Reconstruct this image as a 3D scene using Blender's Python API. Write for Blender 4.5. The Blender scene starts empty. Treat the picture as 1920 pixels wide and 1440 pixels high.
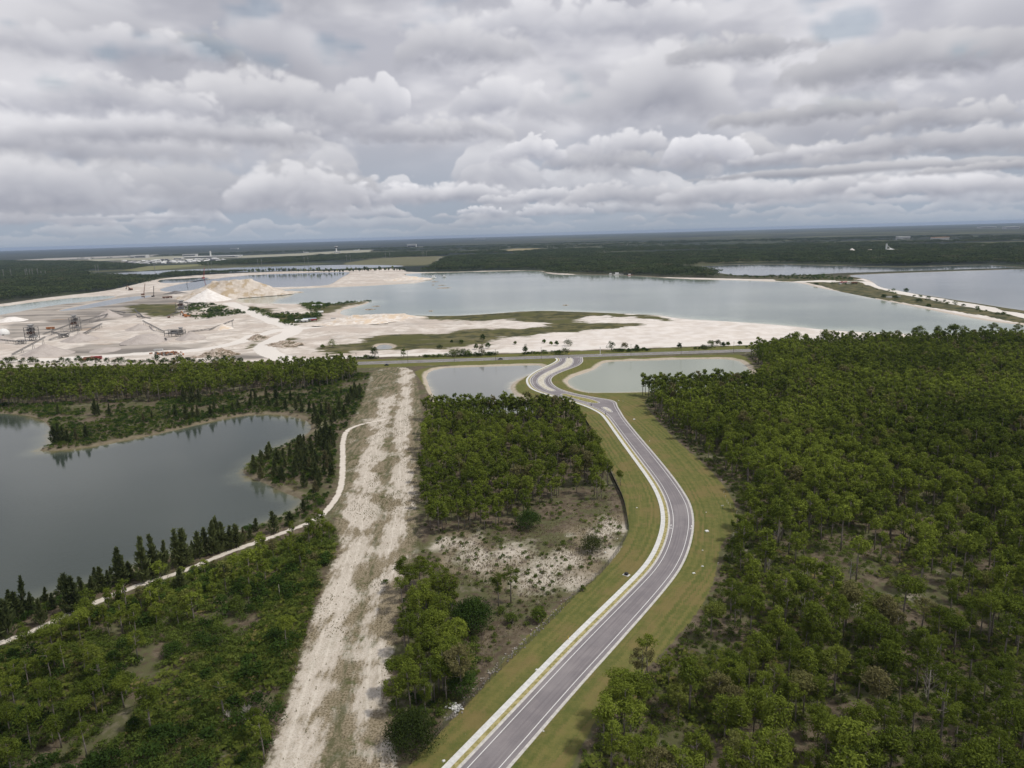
import bpy, math, random
import numpy as np
from mathutils import Vector, Matrix

# ------------------------------------------------------------------ camera, light, exposure
C = bpy.context.scene
R = math.radians
FPX, CX, CY, CAM_H = 1331.0, 960.0, 720.0, 118.0
PITCH, ROLL = R(11.9), R(1.58)
_F = np.array([0, math.cos(PITCH), -math.sin(PITCH)])
_R0 = np.array([1.0, 0, 0]); _U0 = np.array([0, math.sin(PITCH), math.cos(PITCH)])
_RR = math.cos(ROLL) * _R0 - math.sin(ROLL) * _U0
_UU = math.sin(ROLL) * _R0 + math.cos(ROLL) * _U0
cam_d = bpy.data.cameras.new('camera'); cam = bpy.data.objects.new('camera', cam_d)
C.collection.objects.link(cam); C.camera = cam
cam_d.sensor_width = 36; cam_d.lens = FPX / 1920 * 36
cam_d.clip_start = 1.0; cam_d.clip_end = 200000
cam.matrix_world = Matrix(((_RR[0], _UU[0], -_F[0], 0), (_RR[1], _UU[1], -_F[1], 0), (_RR[2], _UU[2], -_F[2], CAM_H), (0, 0, 0, 1)))
SUN_EL, SUN_AZ = 58.0, 98.0          # azimuth from +Y (view direction) towards +X
SUN_STRENGTH, SUN_ANGLE = 2.6, 4.0
SKY_GAIN = 1.06
HAZE_DENSITY = 0.000028
C.view_settings.view_transform = 'Standard'; C.view_settings.look = 'None'
C.view_settings.exposure = 0.0; C.view_settings.gamma = 1.0; C.view_settings.use_curve_mapping = False
C.cycles.max_bounces = 6; C.cycles.diffuse_bounces = 3; C.cycles.glossy_bounces = 3
C.cycles.transmission_bounces = 3; C.cycles.transparent_max_bounces = 8; C.cycles.volume_bounces = 1
C.cycles.caustics_reflective = False; C.cycles.caustics_refractive = False
C.cycles.use_denoising = True

# ------------------------------------------------------------------ small node language
class S:
    """a float or vector socket with arithmetic"""
    def __init__(s, nt, sock): s.nt, s.k = nt, sock
    def _m(s, op, *a):
        n = s.nt.nodes.new('ShaderNodeMath'); n.operation = op
        for i, v in enumerate((s,) + a):
            if isinstance(v, S): s.nt.links.new(v.k, n.inputs[i])
            else: n.inputs[i].default_value = v
        return S(s.nt, n.outputs[0])
    def __add__(s, o): return s._m('ADD', o)
    __radd__ = __add__
    def __sub__(s, o): return s._m('SUBTRACT', o)
    def __rsub__(s, o): return (s * -1.0) + o
    def __mul__(s, o): return s._m('MULTIPLY', o)
    __rmul__ = __mul__
    def __truediv__(s, o): return s._m('DIVIDE', o)
    def pw(s, o): return s._m('POWER', o)
    def mx(s, o): return s._m('MAXIMUM', o)
    def mn(s, o): return s._m('MINIMUM', o)
    def ab(s): return s._m('ABSOLUTE')
    def sin(s): return s._m('SINE')
    def sq(s): return s * s
    def gt(s, o): return s._m('GREATER_THAN', o)
def val(nt, v):
    n = nt.nodes.new('ShaderNodeValue'); n.outputs[0].default_value = v; return S(nt, n.outputs[0])
def ss(x, a, b, lo=0.0, hi=1.0):
    n = x.nt.nodes.new('ShaderNodeMapRange'); n.interpolation_type = 'SMOOTHSTEP'
    x.nt.links.new(x.k, n.inputs[0])
    flip = a > b
    if flip: a, b, lo, hi = b, a, hi, lo
    n.inputs[1].default_value, n.inputs[2].default_value, n.inputs[3].default_value, n.inputs[4].default_value = a, b, lo, hi
    return S(x.nt, n.outputs[0])
def comb(nt, x, y, z=0.0):
    n = nt.nodes.new('ShaderNodeCombineXYZ')
    for i, v in enumerate((x, y, z)):
        if isinstance(v, S): nt.links.new(v.k, n.inputs[i])
        else: n.inputs[i].default_value = v
    return S(nt, n.outputs[0])
def sep(v):
    n = v.nt.nodes.new('ShaderNodeSeparateXYZ'); v.nt.links.new(v.k, n.inputs[0])
    return [S(v.nt, o) for o in n.outputs]
def noise(v, scale, detail=3.0, rough=0.5, dist=0.0, dims='3D'):
    n = v.nt.nodes.new('ShaderNodeTexNoise'); n.noise_dimensions = dims
    v.nt.links.new(v.k, n.inputs['Vector'])
    n.inputs['Scale'].default_value = scale; n.inputs['Detail'].default_value = detail
    n.inputs['Roughness'].default_value = rough; n.inputs['Distortion'].default_value = dist
    return S(v.nt, n.outputs[0])
def voro(v, scale, feature='F1', rnd=1.0, out=0, smooth=0.3):
    n = v.nt.nodes.new('ShaderNodeTexVoronoi'); n.feature = feature
    v.nt.links.new(v.k, n.inputs['Vector']); n.inputs['Scale'].default_value = scale
    n.inputs['Randomness'].default_value = rnd
    if feature == 'SMOOTH_F1': n.inputs['Smoothness'].default_value = smooth
    return S(v.nt, n.outputs[out])
def mixc(f, a, b):
    nt = f.nt
    n = nt.nodes.new('ShaderNodeMix'); n.data_type = 'RGBA'
    nt.links.new(f.k, n.inputs[0])
    for i, c in ((6, a), (7, b)):
        if isinstance(c, S): nt.links.new(c.k, n.inputs[i])
        else: n.inputs[i].default_value = (*c, 1) if len(c) == 3 else c
    return S(nt, n.outputs[2])
def mulc(c, f):                      # colour times float
    nt = c.nt
    n = nt.nodes.new('ShaderNodeVectorMath'); n.operation = 'SCALE'
    nt.links.new(c.k, n.inputs[0])
    if isinstance(f, S): nt.links.new(f.k, n.inputs[3])
    else: n.inputs[3].default_value = f
    return S(nt, n.outputs[0])
def new_mat(name):
    m = bpy.data.materials.new(name); m.use_nodes = True
    nt = m.node_tree; b = nt.nodes['Principled BSDF']
    return m, nt, b
def geo_pos(nt):
    return S(nt, nt.nodes.new('ShaderNodeNewGeometry').outputs['Position'])
def attr(nt, name, out='Fac'):
    n = nt.nodes.new('ShaderNodeAttribute'); n.attribute_name = name; return S(nt, n.outputs[out])
def obj_rand(nt): return S(nt, nt.nodes.new('ShaderNodeObjectInfo').outputs['Random'])
def link_color(nt, c, b, key='Base Color'): nt.links.new(c.k, b.inputs[key])
def bump(nt, h, b, strength, dist):
    n = nt.nodes.new('ShaderNodeBump'); nt.links.new(h.k, n.inputs['Height'])
    n.inputs['Strength'].default_value = strength; n.inputs['Distance'].default_value = dist
    nt.links.new(n.outputs[0], b.inputs['Normal'])

# ------------------------------------------------------------------ numpy noise
def _h(ix, iy, sd):
    n = (ix.astype(np.int64) * 374761393 + iy.astype(np.int64) * 668265263 + int(sd * 1013) * 69069) & 0xffffffff
    n = ((n ^ (n >> 13)) * 1274126177) & 0xffffffff
    n = (n ^ (n >> 16))
    return (n & 0xffffff) / float(0xffffff)
def vnoise(x, y, sd=0):
    ix = np.floor(x); iy = np.floor(y); fx = x - ix; fy = y - iy
    fx = fx * fx * fx * (fx * (fx * 6 - 15) + 10); fy = fy * fy * fy * (fy * (fy * 6 - 15) + 10)
    a = _h(ix, iy, sd); b = _h(ix + 1, iy, sd); c = _h(ix, iy + 1, sd); d = _h(ix + 1, iy + 1, sd)
    return (a + (b - a) * fx) * (1 - fy) + (c + (d - c) * fx) * fy
def fbm(x, y, sd=0, octs=4, g=0.5):
    s = 0.0; a = 1.0; t = 0.0
    for o in range(octs):
        s = s + a * vnoise(x, y, sd + o * 7.3); t += a; a *= g
        x, y = x * 1.62 - y * 1.18 + 17.1, x * 1.18 + y * 1.62 + 5.3
    return s / t
def worley(x, y, sd=0):
    ix = np.floor(x); iy = np.floor(y); best = np.full(np.shape(x), 9.0)
    for dx in (-1, 0, 1):
        for dy in (-1, 0, 1):
            px = ix + dx + _h(ix + dx, iy + dy, sd); py = iy + dy + _h(ix + dx, iy + dy, sd + 3.7)
            best = np.minimum(best, (px - x) ** 2 + (py - y) ** 2)
    return np.sqrt(best)
def sst(x, a, b):
    t = np.clip((x - a) / (b - a), 0, 1); return t * t * (3 - 2 * t)
def px_dir(px, py):
    d = _F + (px - CX) / FPX * _RR - (py - CY) / FPX * _UU
    return d / np.linalg.norm(d)
# cloud picture in azimuth / elevation (degrees), computed here: r, g, b and how much it covers
def cloud_field(az, el):
    e0 = np.maximum(el, 0.0); sh = az.shape
    col = np.empty(sh + (3,)); 
    def lay(mask, c):
        col[...] = col * (1 - mask[..., None]) + np.asarray(c) * mask[..., None]
    t = sst(e0, 0.5, 10.0)[..., None]
    col[...] = np.array((0.335, 0.385, 0.46)) * (1 - t) + np.array((0.47, 0.475, 0.53)) * t
    veil = fbm(az / 11.0, e0 / 4.2, 3, 5, 0.52)
    lay(sst(veil, 0.42, 0.72) * sst(e0, 4, 9) * 0.85, (0.72, 0.715, 0.75))
    veil2 = fbm(az / 8.0, e0 / 1.1, 91, 4, 0.5)
    lay(sst(veil2, 0.52, 0.75) * sst(e0, 4.5, 1.0) * 0.6 * sst(e0, 0.2, 1.2), (0.42, 0.46, 0.53))
    def cloud(b, T, w, sd, env_f, br=1.0, dark=1.0, op=1.0, soft=0.09, far=0.0, lim=None):
        """one bank of cumulus: flat soft base at b, height T, bumps of size ~w; worked out only where it can show"""
        b_arr = b(az) if callable(b) else b
        sel = (el > -1) & (e0 > np.min(b_arr) - 0.35 * T) & (e0 < np.max(b_arr) + 2.0 * T)
        if lim is not None: sel &= np.abs(az - lim[0]) < lim[1]
        if not sel.any(): return
        A = az[sel]; E = e0[sel]; B = b(A) if callable(b) else b
        edge_env = env_f(A)
        sx = w; sy = w * 0.7
        wx = A + (fbm(A / sx * 1.3, E / sy * 1.3, sd + 11, 2) - 0.5) * w * 0.34
        wy = E + (fbm(A / sx * 1.3, E / sy * 1.3, sd + 23, 2) - 0.5) * w * 0.28
        p1 = 1 - worley(wx / sx * 1.9, wy / sy * 1.9, sd)
        p2 = 1 - worley(wx / sx * 4.6, wy / sy * 4.6, sd + 1)
        fine = fbm(wx / sx * 4, wy / sy * 4, sd + 31, 5, 0.55)
        low = fbm(wx / sx * 1.1, wy / sy * 1.1, sd + 41, 3)
        h = (E - B) / T
        edge = edge_env + (p1 - 0.55) * 0.40 + (p2 - 0.55) * 0.17 + (fine - 0.5) * 0.30
        k = edge - h
        m = sst(k, 0.0, soft) * sst(h + (fine - 0.5) * 0.35 + (low - .5) * .5, -0.2, 0.2) * sst(edge_env, 0.04, 0.35) * op
        lit = sst(k, 0.9, 0.0) * 0.45 + sst(h, -0.1, 0.85) * 0.55
        rel = (p1 - 0.5) * 0.55 + (p2 - 0.5) * 0.30 + (fine - 0.5) * 0.35 + (low - 0.5) * 0.9
        s = np.clip(lit + rel * 0.62, 0, 1)[..., None]
        dk = np.array((0.320, 0.330, 0.388)) * dark; lt = np.array((0.76, 0.755, 0.785)) * br; hz = np.array((0.375, 0.42, 0.495))
        dk = dk * (1 - far) + hz * far; lt = lt * (1 - far * .6) + hz * far * .6
        c = dk * (1 - s) + lt * s
        col[sel] = col[sel] * (1 - m[..., None]) + c * m[..., None]
    def bank(b, T, w, sd, cover, br, op, far):
        env = lambda A: (fbm(A / w / 1.1, A * 0 + sd, sd, 3) - 0.5 + cover) * 2.4 + 0.4
        bb = lambda A: b + (fbm(A / w * .7, A * 0 + sd + 9, sd, 2) - 0.5) * T * 0.6
        cloud(bb, T, w, sd, env, br, 1.0, op, 0.10 if b < 5 else 0.28, far)
    bank(0.35, 0.5, 1.8, 3, .10, .70, .5, .8); bank(0.8, 0.7, 2.4, 1, .12, .80, .65, .6); bank(1.5, 1.1, 3.0, 7, .16, .92, .85, .35)
    bank(2.3, 1.9, 4.5, 13, .30, .95, .9, .25); bank(4.2, 3.2, 6.0, 21, -.08, .9, .8, .1)
    bank(6.5, 5.0, 8.0, 31, -.06, 1., .8, .0); bank(11.5, 6.5, 12.0, 57, -.05, 1., .7, 0)
    bank(16.5, 8, 15, 71, .1, .95, .9, 0); bank(24, 13, 22, 83, .1, .95, .9, 0); bank(38, 20, 34, 97, .1, .95, .9, 0); bank(60, 30, 60, 107, .2, .95, .9, 0)
    # single clouds seen over the plain, far ones first: centre x, base y, half width, top y, then brightness of top and of base
    L = [(905, 400, 46, 382, 1.02, 1.15, .3), (610, 398, 60, 372, .95, 1.05, .3), (60, 420, 110, 392, .9, 1.0, .3), (230, 412, 140, 398, .9, 1.0, .4), (1040, 402, 70, 380, .95, 1.05, .35),
         (300, 384, 380, 268, .80, .93, .1), (90, 378, 170, 286, .85, .95, .1), (690, 380, 150, 318, 1.05, 1.05, .05), (860, 376, 150, 340, .98, 1.0, .1), (560, 384, 120, 296, .95, 1., .05), 
         (1010, 378, 120, 350, .95, 1.0, .15), (1190, 377, 130, 318, .93, .95, .1), (1420, 372, 170, 322, .98, 1.0, .1), (1600, 360, 160, 318, .96, 1.0, .05), (1820, 360, 180, 312, 1.02, .95, .05),
         (1130, 318, 110, 262, .82, .95, .05), (1180, 284, 110, 226, 1.02, 1.0, 0), (990, 300, 70, 250, 1.0, 1.05, 0), (1440, 312, 180, 240, .88, .95, 0), (1322, 305, 78, 238, 1.12, 1.15, 0),
         (1680, 322, 320, 300, .80, .86, .05), (1880, 318, 120, 296, .78, .88, .05), (1560, 296, 160, 262, .98, 1., 0),
         (820, 262, 140, 210, .9, .95, 0), (640, 262, 210, 190, .98, .98, 0), (690, 230, 75, 106, 1.03, 1.1, 0), (960, 212, 110, 130, 1.0, 1.1, 0),
         (90, 288, 260, 190, .97, .83, 0), (330, 266, 230, 196, .97, .88, 0), (480, 220, 200, 120, .95, 1.0, 0), (40, 210, 110, 118, 1.0, 1.1, 0), (250, 208, 130, 130, .96, 1.05, 0),
         (1180, 216, 190, 76, .98, .98, 0), (1500, 224, 150, 180, .78, .86, 0), (1760, 236, 110, 170, .86, .88, 0), (1790, 282, 210, 220, .92, .88, 0),
         (385, 118, 62, 48, .74, .9, 0), (880, 120, 130, 10, .9, .95, 0), (1400, 106, 130, 36, .84, .88, 0), (1800, 128, 260, 20, .82, .82, 0), (150, 100, 200, 20, 1., 1.1, 0), (1100, 60, 200, -30, 1., 1.1, 0)]
    for n, (cx, by, hw, ty, br, dk, far) in enumerate(L):
        d = px_dir(cx, by); a0 = math.degrees(math.atan2(d[0], d[1])); e1 = math.degrees(math.asin(d[2]))
        d2 = px_dir(cx, ty); T = (math.degrees(math.asin(d2[2])) - e1); ww = hw / 22.0
        env = lambda A: np.sqrt(np.clip(1 - ((A - a0) / ww) ** 2, 0, 1)) * (0.78 + 0.7 * (fbm(A / ww * 1.4, A * 0 + n, n, 3) - 0.5))
        cloud(e1, T * 1.05, max(T * 1.25, ww * .42, 1.0), 200 + n * 5, env, br, dk, .9, 0.09 if hw < 100 else 0.22, far, (a0, ww))
    # a darker slab under the clouds on the left and faint large scale unevenness of the deck
    big = 1 + (fbm(az / 16.0, e0 / 6.0, 301, 3) - 0.5) * 0.22
    col *= big[..., None]
    gap = sst(fbm(az / 6.0 + 3, e0 / 2.6, 401, 4), 0.66, 0.8) * sst(e0, 7, 11) * 0.5
    return np.concatenate([col, (1 - gap)[..., None]], -1)
def zoomup(a, ry, rx):
    H, Wd = a.shape[:2]
    yy = (np.arange(H * ry) + .5) / ry - .5; xx = (np.arange(Wd * rx) + .5) / rx - .5
    y0 = np.clip(np.floor(yy).astype(int), 0, H - 1); y1 = np.minimum(y0 + 1, H - 1); fy = np.clip(yy - y0, 0, 1)[:, None, None]
    x0 = np.floor(xx).astype(int) % Wd; x1 = (x0 + 1) % Wd; fx = (xx - np.floor(xx))[None, :, None]
    r = a[y0] * (1 - fy) + a[y1] * fy
    return r[:, x0] * (1 - fx) + r[:, x1] * fx
def cloud_panorama(H=2560):
    """equirectangular panorama, u = 0.5 looking along +Y; fine inside the part in view, the rest computed at an eighth"""
    Wd = H * 2; q = 8
    el = ((np.arange(H // q) + .5) / (H // q) - .5) * 180; az = ((np.arange(Wd // q) + .5) / (Wd // q) - .5) * 360
    A, E = np.meshgrid(az, el)
    lowf = cloud_field(A, E)
    # join the seam behind the camera
    k = sst(np.abs(A), 150, 180)[..., None] * 0.5
    lowf = lowf * (1 - k) + lowf[:, ::-1] * k
    full = zoomup(lowf.astype(np.float32), q, q)
    px = 360 / Wd
    i0, i1 = int((90 - 1.5) / px), int((90 + 21) / px); j0, j1 = int((180 - 46) / px), int((180 + 46) / px)
    A, E = np.meshgrid(((np.arange(j0, j1) + .5) * px - 180), ((np.arange(i0, i1) + .5) * px - 90))
    f = cloud_field(A, E)
    wy = np.minimum(sst(E, 21, 18.5), 1) * sst(np.abs(A), 46, 43)
    full[i0:i1, j0:j1] = full[i0:i1, j0:j1] * (1 - wy[..., None]) + f * wy[..., None]
    return full
# ------------------------------------------------------------------ world: Nishita sky seen through a computed deck of cumulus
W = bpy.data.worlds.new('World'); C.world = W; W.use_nodes = True
def build_world():
    nt = W.node_tree; nt.nodes.clear()
    out = nt.nodes.new('ShaderNodeOutputWorld'); bg = nt.nodes.new('ShaderNodeBackground')
    nt.links.new(bg.outputs[0], out.inputs[0])
    sky = nt.nodes.new('ShaderNodeTexSky'); sky.sky_type = 'NISHITA'; sky.sun_disc = False
    sky.sun_elevation = R(SUN_EL); sky.sun_rotation = R(SUN_AZ); sky.air_density = 1.3; sky.dust_density = 2.0
    H = 2048
    pano = cloud_panorama(H)
    img = bpy.data.images.new('cloud_deck', H * 2, H, alpha=True, float_buffer=True)
    img.colorspace_settings.name = 'Non-Color'
    pano4 = pano.copy(); pano4[..., 3] = 1
    img.pixels.foreach_set(np.ascontiguousarray(pano4, dtype=np.float32).ravel()); img.update()
    x, y, z = sep(S(nt, nt.nodes.new('ShaderNodeTexCoord').outputs['Generated']))
    e = nt.nodes.new('ShaderNodeTexEnvironment'); e.image = img; e.interpolation = 'Linear'
    nt.links.new(comb(nt, y, x * -1.0, z).k, e.inputs[0])
    g = bpy.data.images.new('cloud_cover', H // 2, H // 4, float_buffer=True); g.colorspace_settings.name = 'Non-Color'
    cov = np.repeat(pano[::4, ::4, 3:4], 4, axis=2); cov[..., 3] = 1
    g.pixels.foreach_set(np.ascontiguousarray(cov, dtype=np.float32).ravel()); g.update()
    e2 = nt.nodes.new('ShaderNodeTexEnvironment'); e2.image = g; nt.links.new(e.inputs[0].links[0].from_socket, e2.inputs[0])
    col = mixc(S(nt, e2.outputs['Color']), mulc(S(nt, sky.outputs[0]), 0.085), S(nt, e.outputs['Color']))
    nt.links.new(col.k, bg.inputs[0]); bg.inputs[1].default_value = SKY_GAIN
    W.cycles.sampling_method = 'MANUAL'; W.cycles.sample_map_resolution = 1024
build_world()
sun_d = bpy.data.lights.new('sun', 'SUN'); sun_d.energy = SUN_STRENGTH; sun_d.angle = R(SUN_ANGLE); sun_d.color = (1.0, 0.95, 0.87)
sun = bpy.data.objects.new('sun', sun_d); C.collection.objects.link(sun)
_sd = Vector((math.sin(R(SUN_AZ)) * math.cos(R(SUN_EL)), math.cos(R(SUN_AZ)) * math.cos(R(SUN_EL)), math.sin(R(SUN_EL))))
sun.rotation_euler = _sd.to_track_quat('Z', 'Y').to_euler()

# ------------------------------------------------------------------ places: a pixel of the photograph -> the point of the ground it shows
def G(px, py, z=0.0):
    d = px_dir(px, py); t = (CAM_H - z) / -d[2]
    return np.array((d[0] * t, d[1] * t))
def GL(pts): return np.array([G(*p) for p in pts])
def project(P):                          # world points -> pixels of the photograph
    P = np.asarray(P, float); v = P - np.array((0, 0, CAM_H))
    zc = v @ _F
    return CX + FPX * (v @ _RR) / zc, CY - FPX * (v @ _UU) / zc, zc
def chaikin(p, n=2, closed=True):
    for _ in range(n):
        q = np.roll(p, -1, 0) if closed else p[1:]
        a = p if closed else p[:-1]
        r = np.empty((len(a) * 2, 2)); r[0::2] = a * .75 + q * .25; r[1::2] = a * .25 + q * .75
        p = r if closed else np.vstack([p[:1], r, p[-1:]])
    return p
def sdf(poly, x, y, margin):
    """signed distance to a closed polygon, positive inside, clipped to +-margin"""
    out = np.full(x.shape, -margin)
    lo = poly.min(0) - margin; hi = poly.max(0) + margin
    sel = (x > lo[0]) & (x < hi[0]) & (y > lo[1]) & (y < hi[1])
    X = x[sel]; Y = y[sel]
    if not len(X): return out
    d2 = np.full(X.shape, 1e18); ins = np.zeros(X.shape, bool)
    q = np.roll(poly, -1, 0)
    for (ax, ay), (bx, by) in zip(poly, q):
        ex, ey = bx - ax, by - ay; L = ex * ex + ey * ey
        if L < 1e-9: continue
        t = np.clip(((X - ax) * ex + (Y - ay) * ey) / L, 0, 1)
        d2 = np.minimum(d2, (X - ax - t * ex) ** 2 + (Y - ay - t * ey) ** 2)
        c = ((ay > Y) != (by > Y)) & (X < ex * (Y - ay) / (ey if abs(ey) > 1e-12 else 1e-12) + ax)
        ins ^= c
    d = np.sqrt(d2); out[sel] = np.clip(np.where(ins, d, -d), -margin, margin)
    return out
def line_dist(pts, x, y, margin):
    out = np.full(x.shape, margin)
    lo = pts.min(0) - margin; hi = pts.max(0) + margin
    sel = (x > lo[0]) & (x < hi[0]) & (y > lo[1]) & (y < hi[1])
    X = x[sel]; Y = y[sel]; d2 = np.full(X.shape, margin ** 2)
    for (ax, ay), (bx, by) in zip(pts[:-1], pts[1:]):
        ex, ey = bx - ax, by - ay; L = ex * ex + ey * ey + 1e-9
        t = np.clip(((X - ax) * ex + (Y - ay) * ey) / L, 0, 1)
        d2 = np.minimum(d2, (X - ax - t * ex) ** 2 + (Y - ay - t * ey) ** 2)
    out[sel] = np.sqrt(d2); return out

WATER = {   # outlines of the waters
 'lake': [(-500, 790), (-200, 775), (0, 772), (60, 778), (85, 790), (96, 812), (94, 832), (62, 843), (100, 843), (173, 835), (207, 828), (277, 815), (367, 795), (433, 779), (500, 773), (547, 778), (578, 788), (583, 803), (560, 820), (500, 847), (470, 862), (448, 880), (466, 893), (493, 902), (533, 922), (565, 932), (560, 952), (500, 977), (450, 992), (400, 1006), (333, 1030), (233, 1068), (100, 1112), (0, 1146), (-200, 1200), (-500, 1230)],
 'quarry_lake': [(437, 563), (470, 553), (520, 542), (600, 538), (640, 537), (700, 534.5), (745, 532), (800, 528), (797, 521), (770, 517), (755, 513), (800, 511), (900, 508.5), (1000, 506.5), (1015, 508), (1030, 514.5), (1140, 514.5), (1207, 517.5), (1280, 522.5), (1447, 526), (1500, 529), (1530, 538), (1580, 547), (1680, 567), (1780, 587), (1847, 600), (1920, 608), (2000, 615), (2200, 640), (2000, 628), (1920, 620), (1840, 622), (1747, 627), (1613, 622), (1547, 617), (1447, 607), (1347, 600), (1280, 597), (1240, 590), (1207, 588), (1073, 583), (1023, 581), (973, 583), (923, 587), (840, 592), (767, 590), (700, 593), (640, 590), (640, 581), (665, 575), (700, 565), (680, 563), (640, 570), (567, 569), (467, 568)],
 'quarry_lake.001': [(293, 543), (333, 533), (383, 524), (467, 515), (560, 511.5), (655, 508.5), (650, 514), (635, 521), (620, 533), (589, 536), (520, 538.5), (483, 535), (433, 530), (383, 538), (333, 548)],
 'settling_pond': [(-120, 580), (0, 575), (60, 566), (120, 559), (200, 553), (222, 556), (150, 566), (80, 574), (0, 590), (-120, 608)],
 'settling_pond.001': [(95, 584), (170, 569), (235, 556), (293, 552), (255, 561), (165, 578)],
 'far_canal': [(167, 517), (240, 509.5), (340, 505.5), (450, 500.5), (560, 498), (640, 496), (757, 497), (750, 500), (640, 503.5), (500, 508), (340, 513), (240, 517)],
 'far_pond': [(300, 523), (345, 522), (380, 519), (395, 522), (340, 530), (300, 530)],
 'north_lake': [(1280, 503), (1300, 499), (1413, 494.3), (1563, 497), (1680, 501), (1770, 498), (1850, 495.5), (1900, 500), (1920, 500.5), (1860, 502.5), (1760, 505), (1640, 509), (1557, 512), (1500, 515), (1393, 516.5), (1353, 511.5), (1320, 505)],
 'east_lake': [(1587, 516), (1630, 513), (1780, 508), (1920, 503.5), (2150, 497), (2400, 520), (2400, 620), (2100, 600), (1920, 581), (1847, 569), (1747, 554), (1680, 543), (1650, 537), (1640, 528), (1623, 521)],
 'retention_pond': [(795, 689), (900, 685.5), (1007, 682), (1018, 685), (1007, 694), (983, 703), (963, 713), (953, 723), (960, 737), (985, 749), (1030, 762), (1000, 772), (900, 774), (830, 768), (813, 740)],
 'retention_pond.001': [(1134, 676), (1200, 674), (1280, 671.5), (1377, 670.5), (1395, 682), (1405, 693), (1406, 715), (1395, 728), (1300, 732), (1185, 733), (1112, 734.5), (1093, 731.5), (1073, 723.5), (1066.5, 715), (1068, 709), (1081, 702.5), (1104, 695.5), (1121, 688)],
 'reed_pool': [(705, 652), (712, 645), (722, 644), (735, 648), (732, 652), (718, 654)],
}
SHEET = {   # outlines of the ground covers (drawn on the bare ground)
 'quarry': [(-300, 600), (0, 571), (100, 556), (200, 546), (255, 533), (290, 524), (350, 517), (440, 512), (560, 508), (640, 508), (720, 503), (760, 505), (760, 512), (1010, 505), (1030, 513), (1290, 521), (1500, 525), (1640, 520), (1700, 535), (1930, 570), (1930, 640), (1540, 640), (1390, 648), (1280, 650), (1000, 660), (700, 670), (560, 676), (0, 690), (-300, 698)],
 'marsh_grass': [(767, 591), (790, 590), (840, 591), (923, 587), (973, 582), (1023, 580), (1073, 582), (1140, 587), (1213, 589), (1262, 598), (1258, 602), (1200, 597), (1120, 594), (1062, 602), (1100, 605), (1200, 606), (1195, 612), (1110, 621), (1000, 631), (920, 633), (918, 641), (900, 648), (860, 652), (760, 655), (640, 657), (600, 655), (610, 648), (660, 643), (700, 631), (790, 625), (900, 620), (990, 617), (1030, 613), (1028, 606), (970, 606), (965, 601), (900, 602), (800, 600)],
 'cleared_sand': [(700, 690), (690, 720), (680, 760), (655, 790), (640, 840), (636, 880), (628, 920), (622, 960), (632, 1000), (640, 1030), (612, 1080), (590, 1150), (565, 1230), (545, 1300), (520, 1370), (500, 1440), (470, 1560), (770, 1560), (742, 1440), (735, 1360), (722, 1300), (735, 1240), (745, 1180), (752, 1120), (762, 1065), (790, 1030), (785, 1000), (788, 960), (785, 900), (790, 850), (793, 780), (785, 730), (775, 687)],
 'mown_verge': [(770, 687.5), (1045, 676), (1380, 663), (1398, 668), (1418, 690), (1425, 712), (1390, 737), (1195, 738), (1232, 790), (1290, 845), (1332, 880), (1368, 925), (1384, 960), (1378, 1000), (1352, 1015), (1342, 1080), (1322, 1130), (1275, 1190), (1230, 1235), (1180, 1285), (1120, 1340), (1090, 1400), (1062, 1460), (1000, 1570), (680, 1570), (755, 1445), (830, 1370), (900, 1292), (960, 1222), (1040, 1142), (1100, 1098), (1140, 1062), (1172, 1018), (1178, 985), (1168, 930), (1148, 880), (1120, 830), (1090, 785), (1050, 764), (960, 775), (820, 778), (808, 745), (790, 715)],
 'far_verge': [(560, 693), (560, 680), (700, 674), (1000, 662), (1280, 652), (1500, 644), (1500, 655), (1280, 664), (1040, 675), (770, 687.5)],
}
GREY_MUD = [[(60, 600), (200, 585), (330, 560), (345, 566), (300, 580), (215, 600), (120, 612)], [(0, 583), (120, 566), (240, 552), (300, 547), (335, 556), (310, 575), (240, 584), (150, 590), (60, 604), (0, 606)], [(0, 610), (60, 606), (150, 604), (200, 610), (140, 625), (60, 630), (0, 640)],
            [(120, 650), (230, 640), (300, 650), (420, 638), (380, 655), (260, 668), (120, 672)], [(420, 668), (470, 660), (530, 665), (520, 672), (430, 676)]]
OLIVE = [[(228, 578), (260, 570), (300, 570), (340, 572), (345, 588), (320, 594), (270, 592), (240, 584)], [(445, 572), (500, 578), (530, 588), (600, 590), (606, 600), (560, 611), (520, 604), (480, 590), (447, 580)],
         [(560, 570), (600, 566), (660, 566), (690, 560), (702, 564), (640, 577), (600, 590), (580, 582)], [(460, 652), (470, 640), (490, 622), (492, 634), (480, 650)],
         [(510, 655), (530, 634), (545, 630), (560, 645), (540, 655)], [(640, 653), (700, 660), (620, 668), (600, 660)]]
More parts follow.
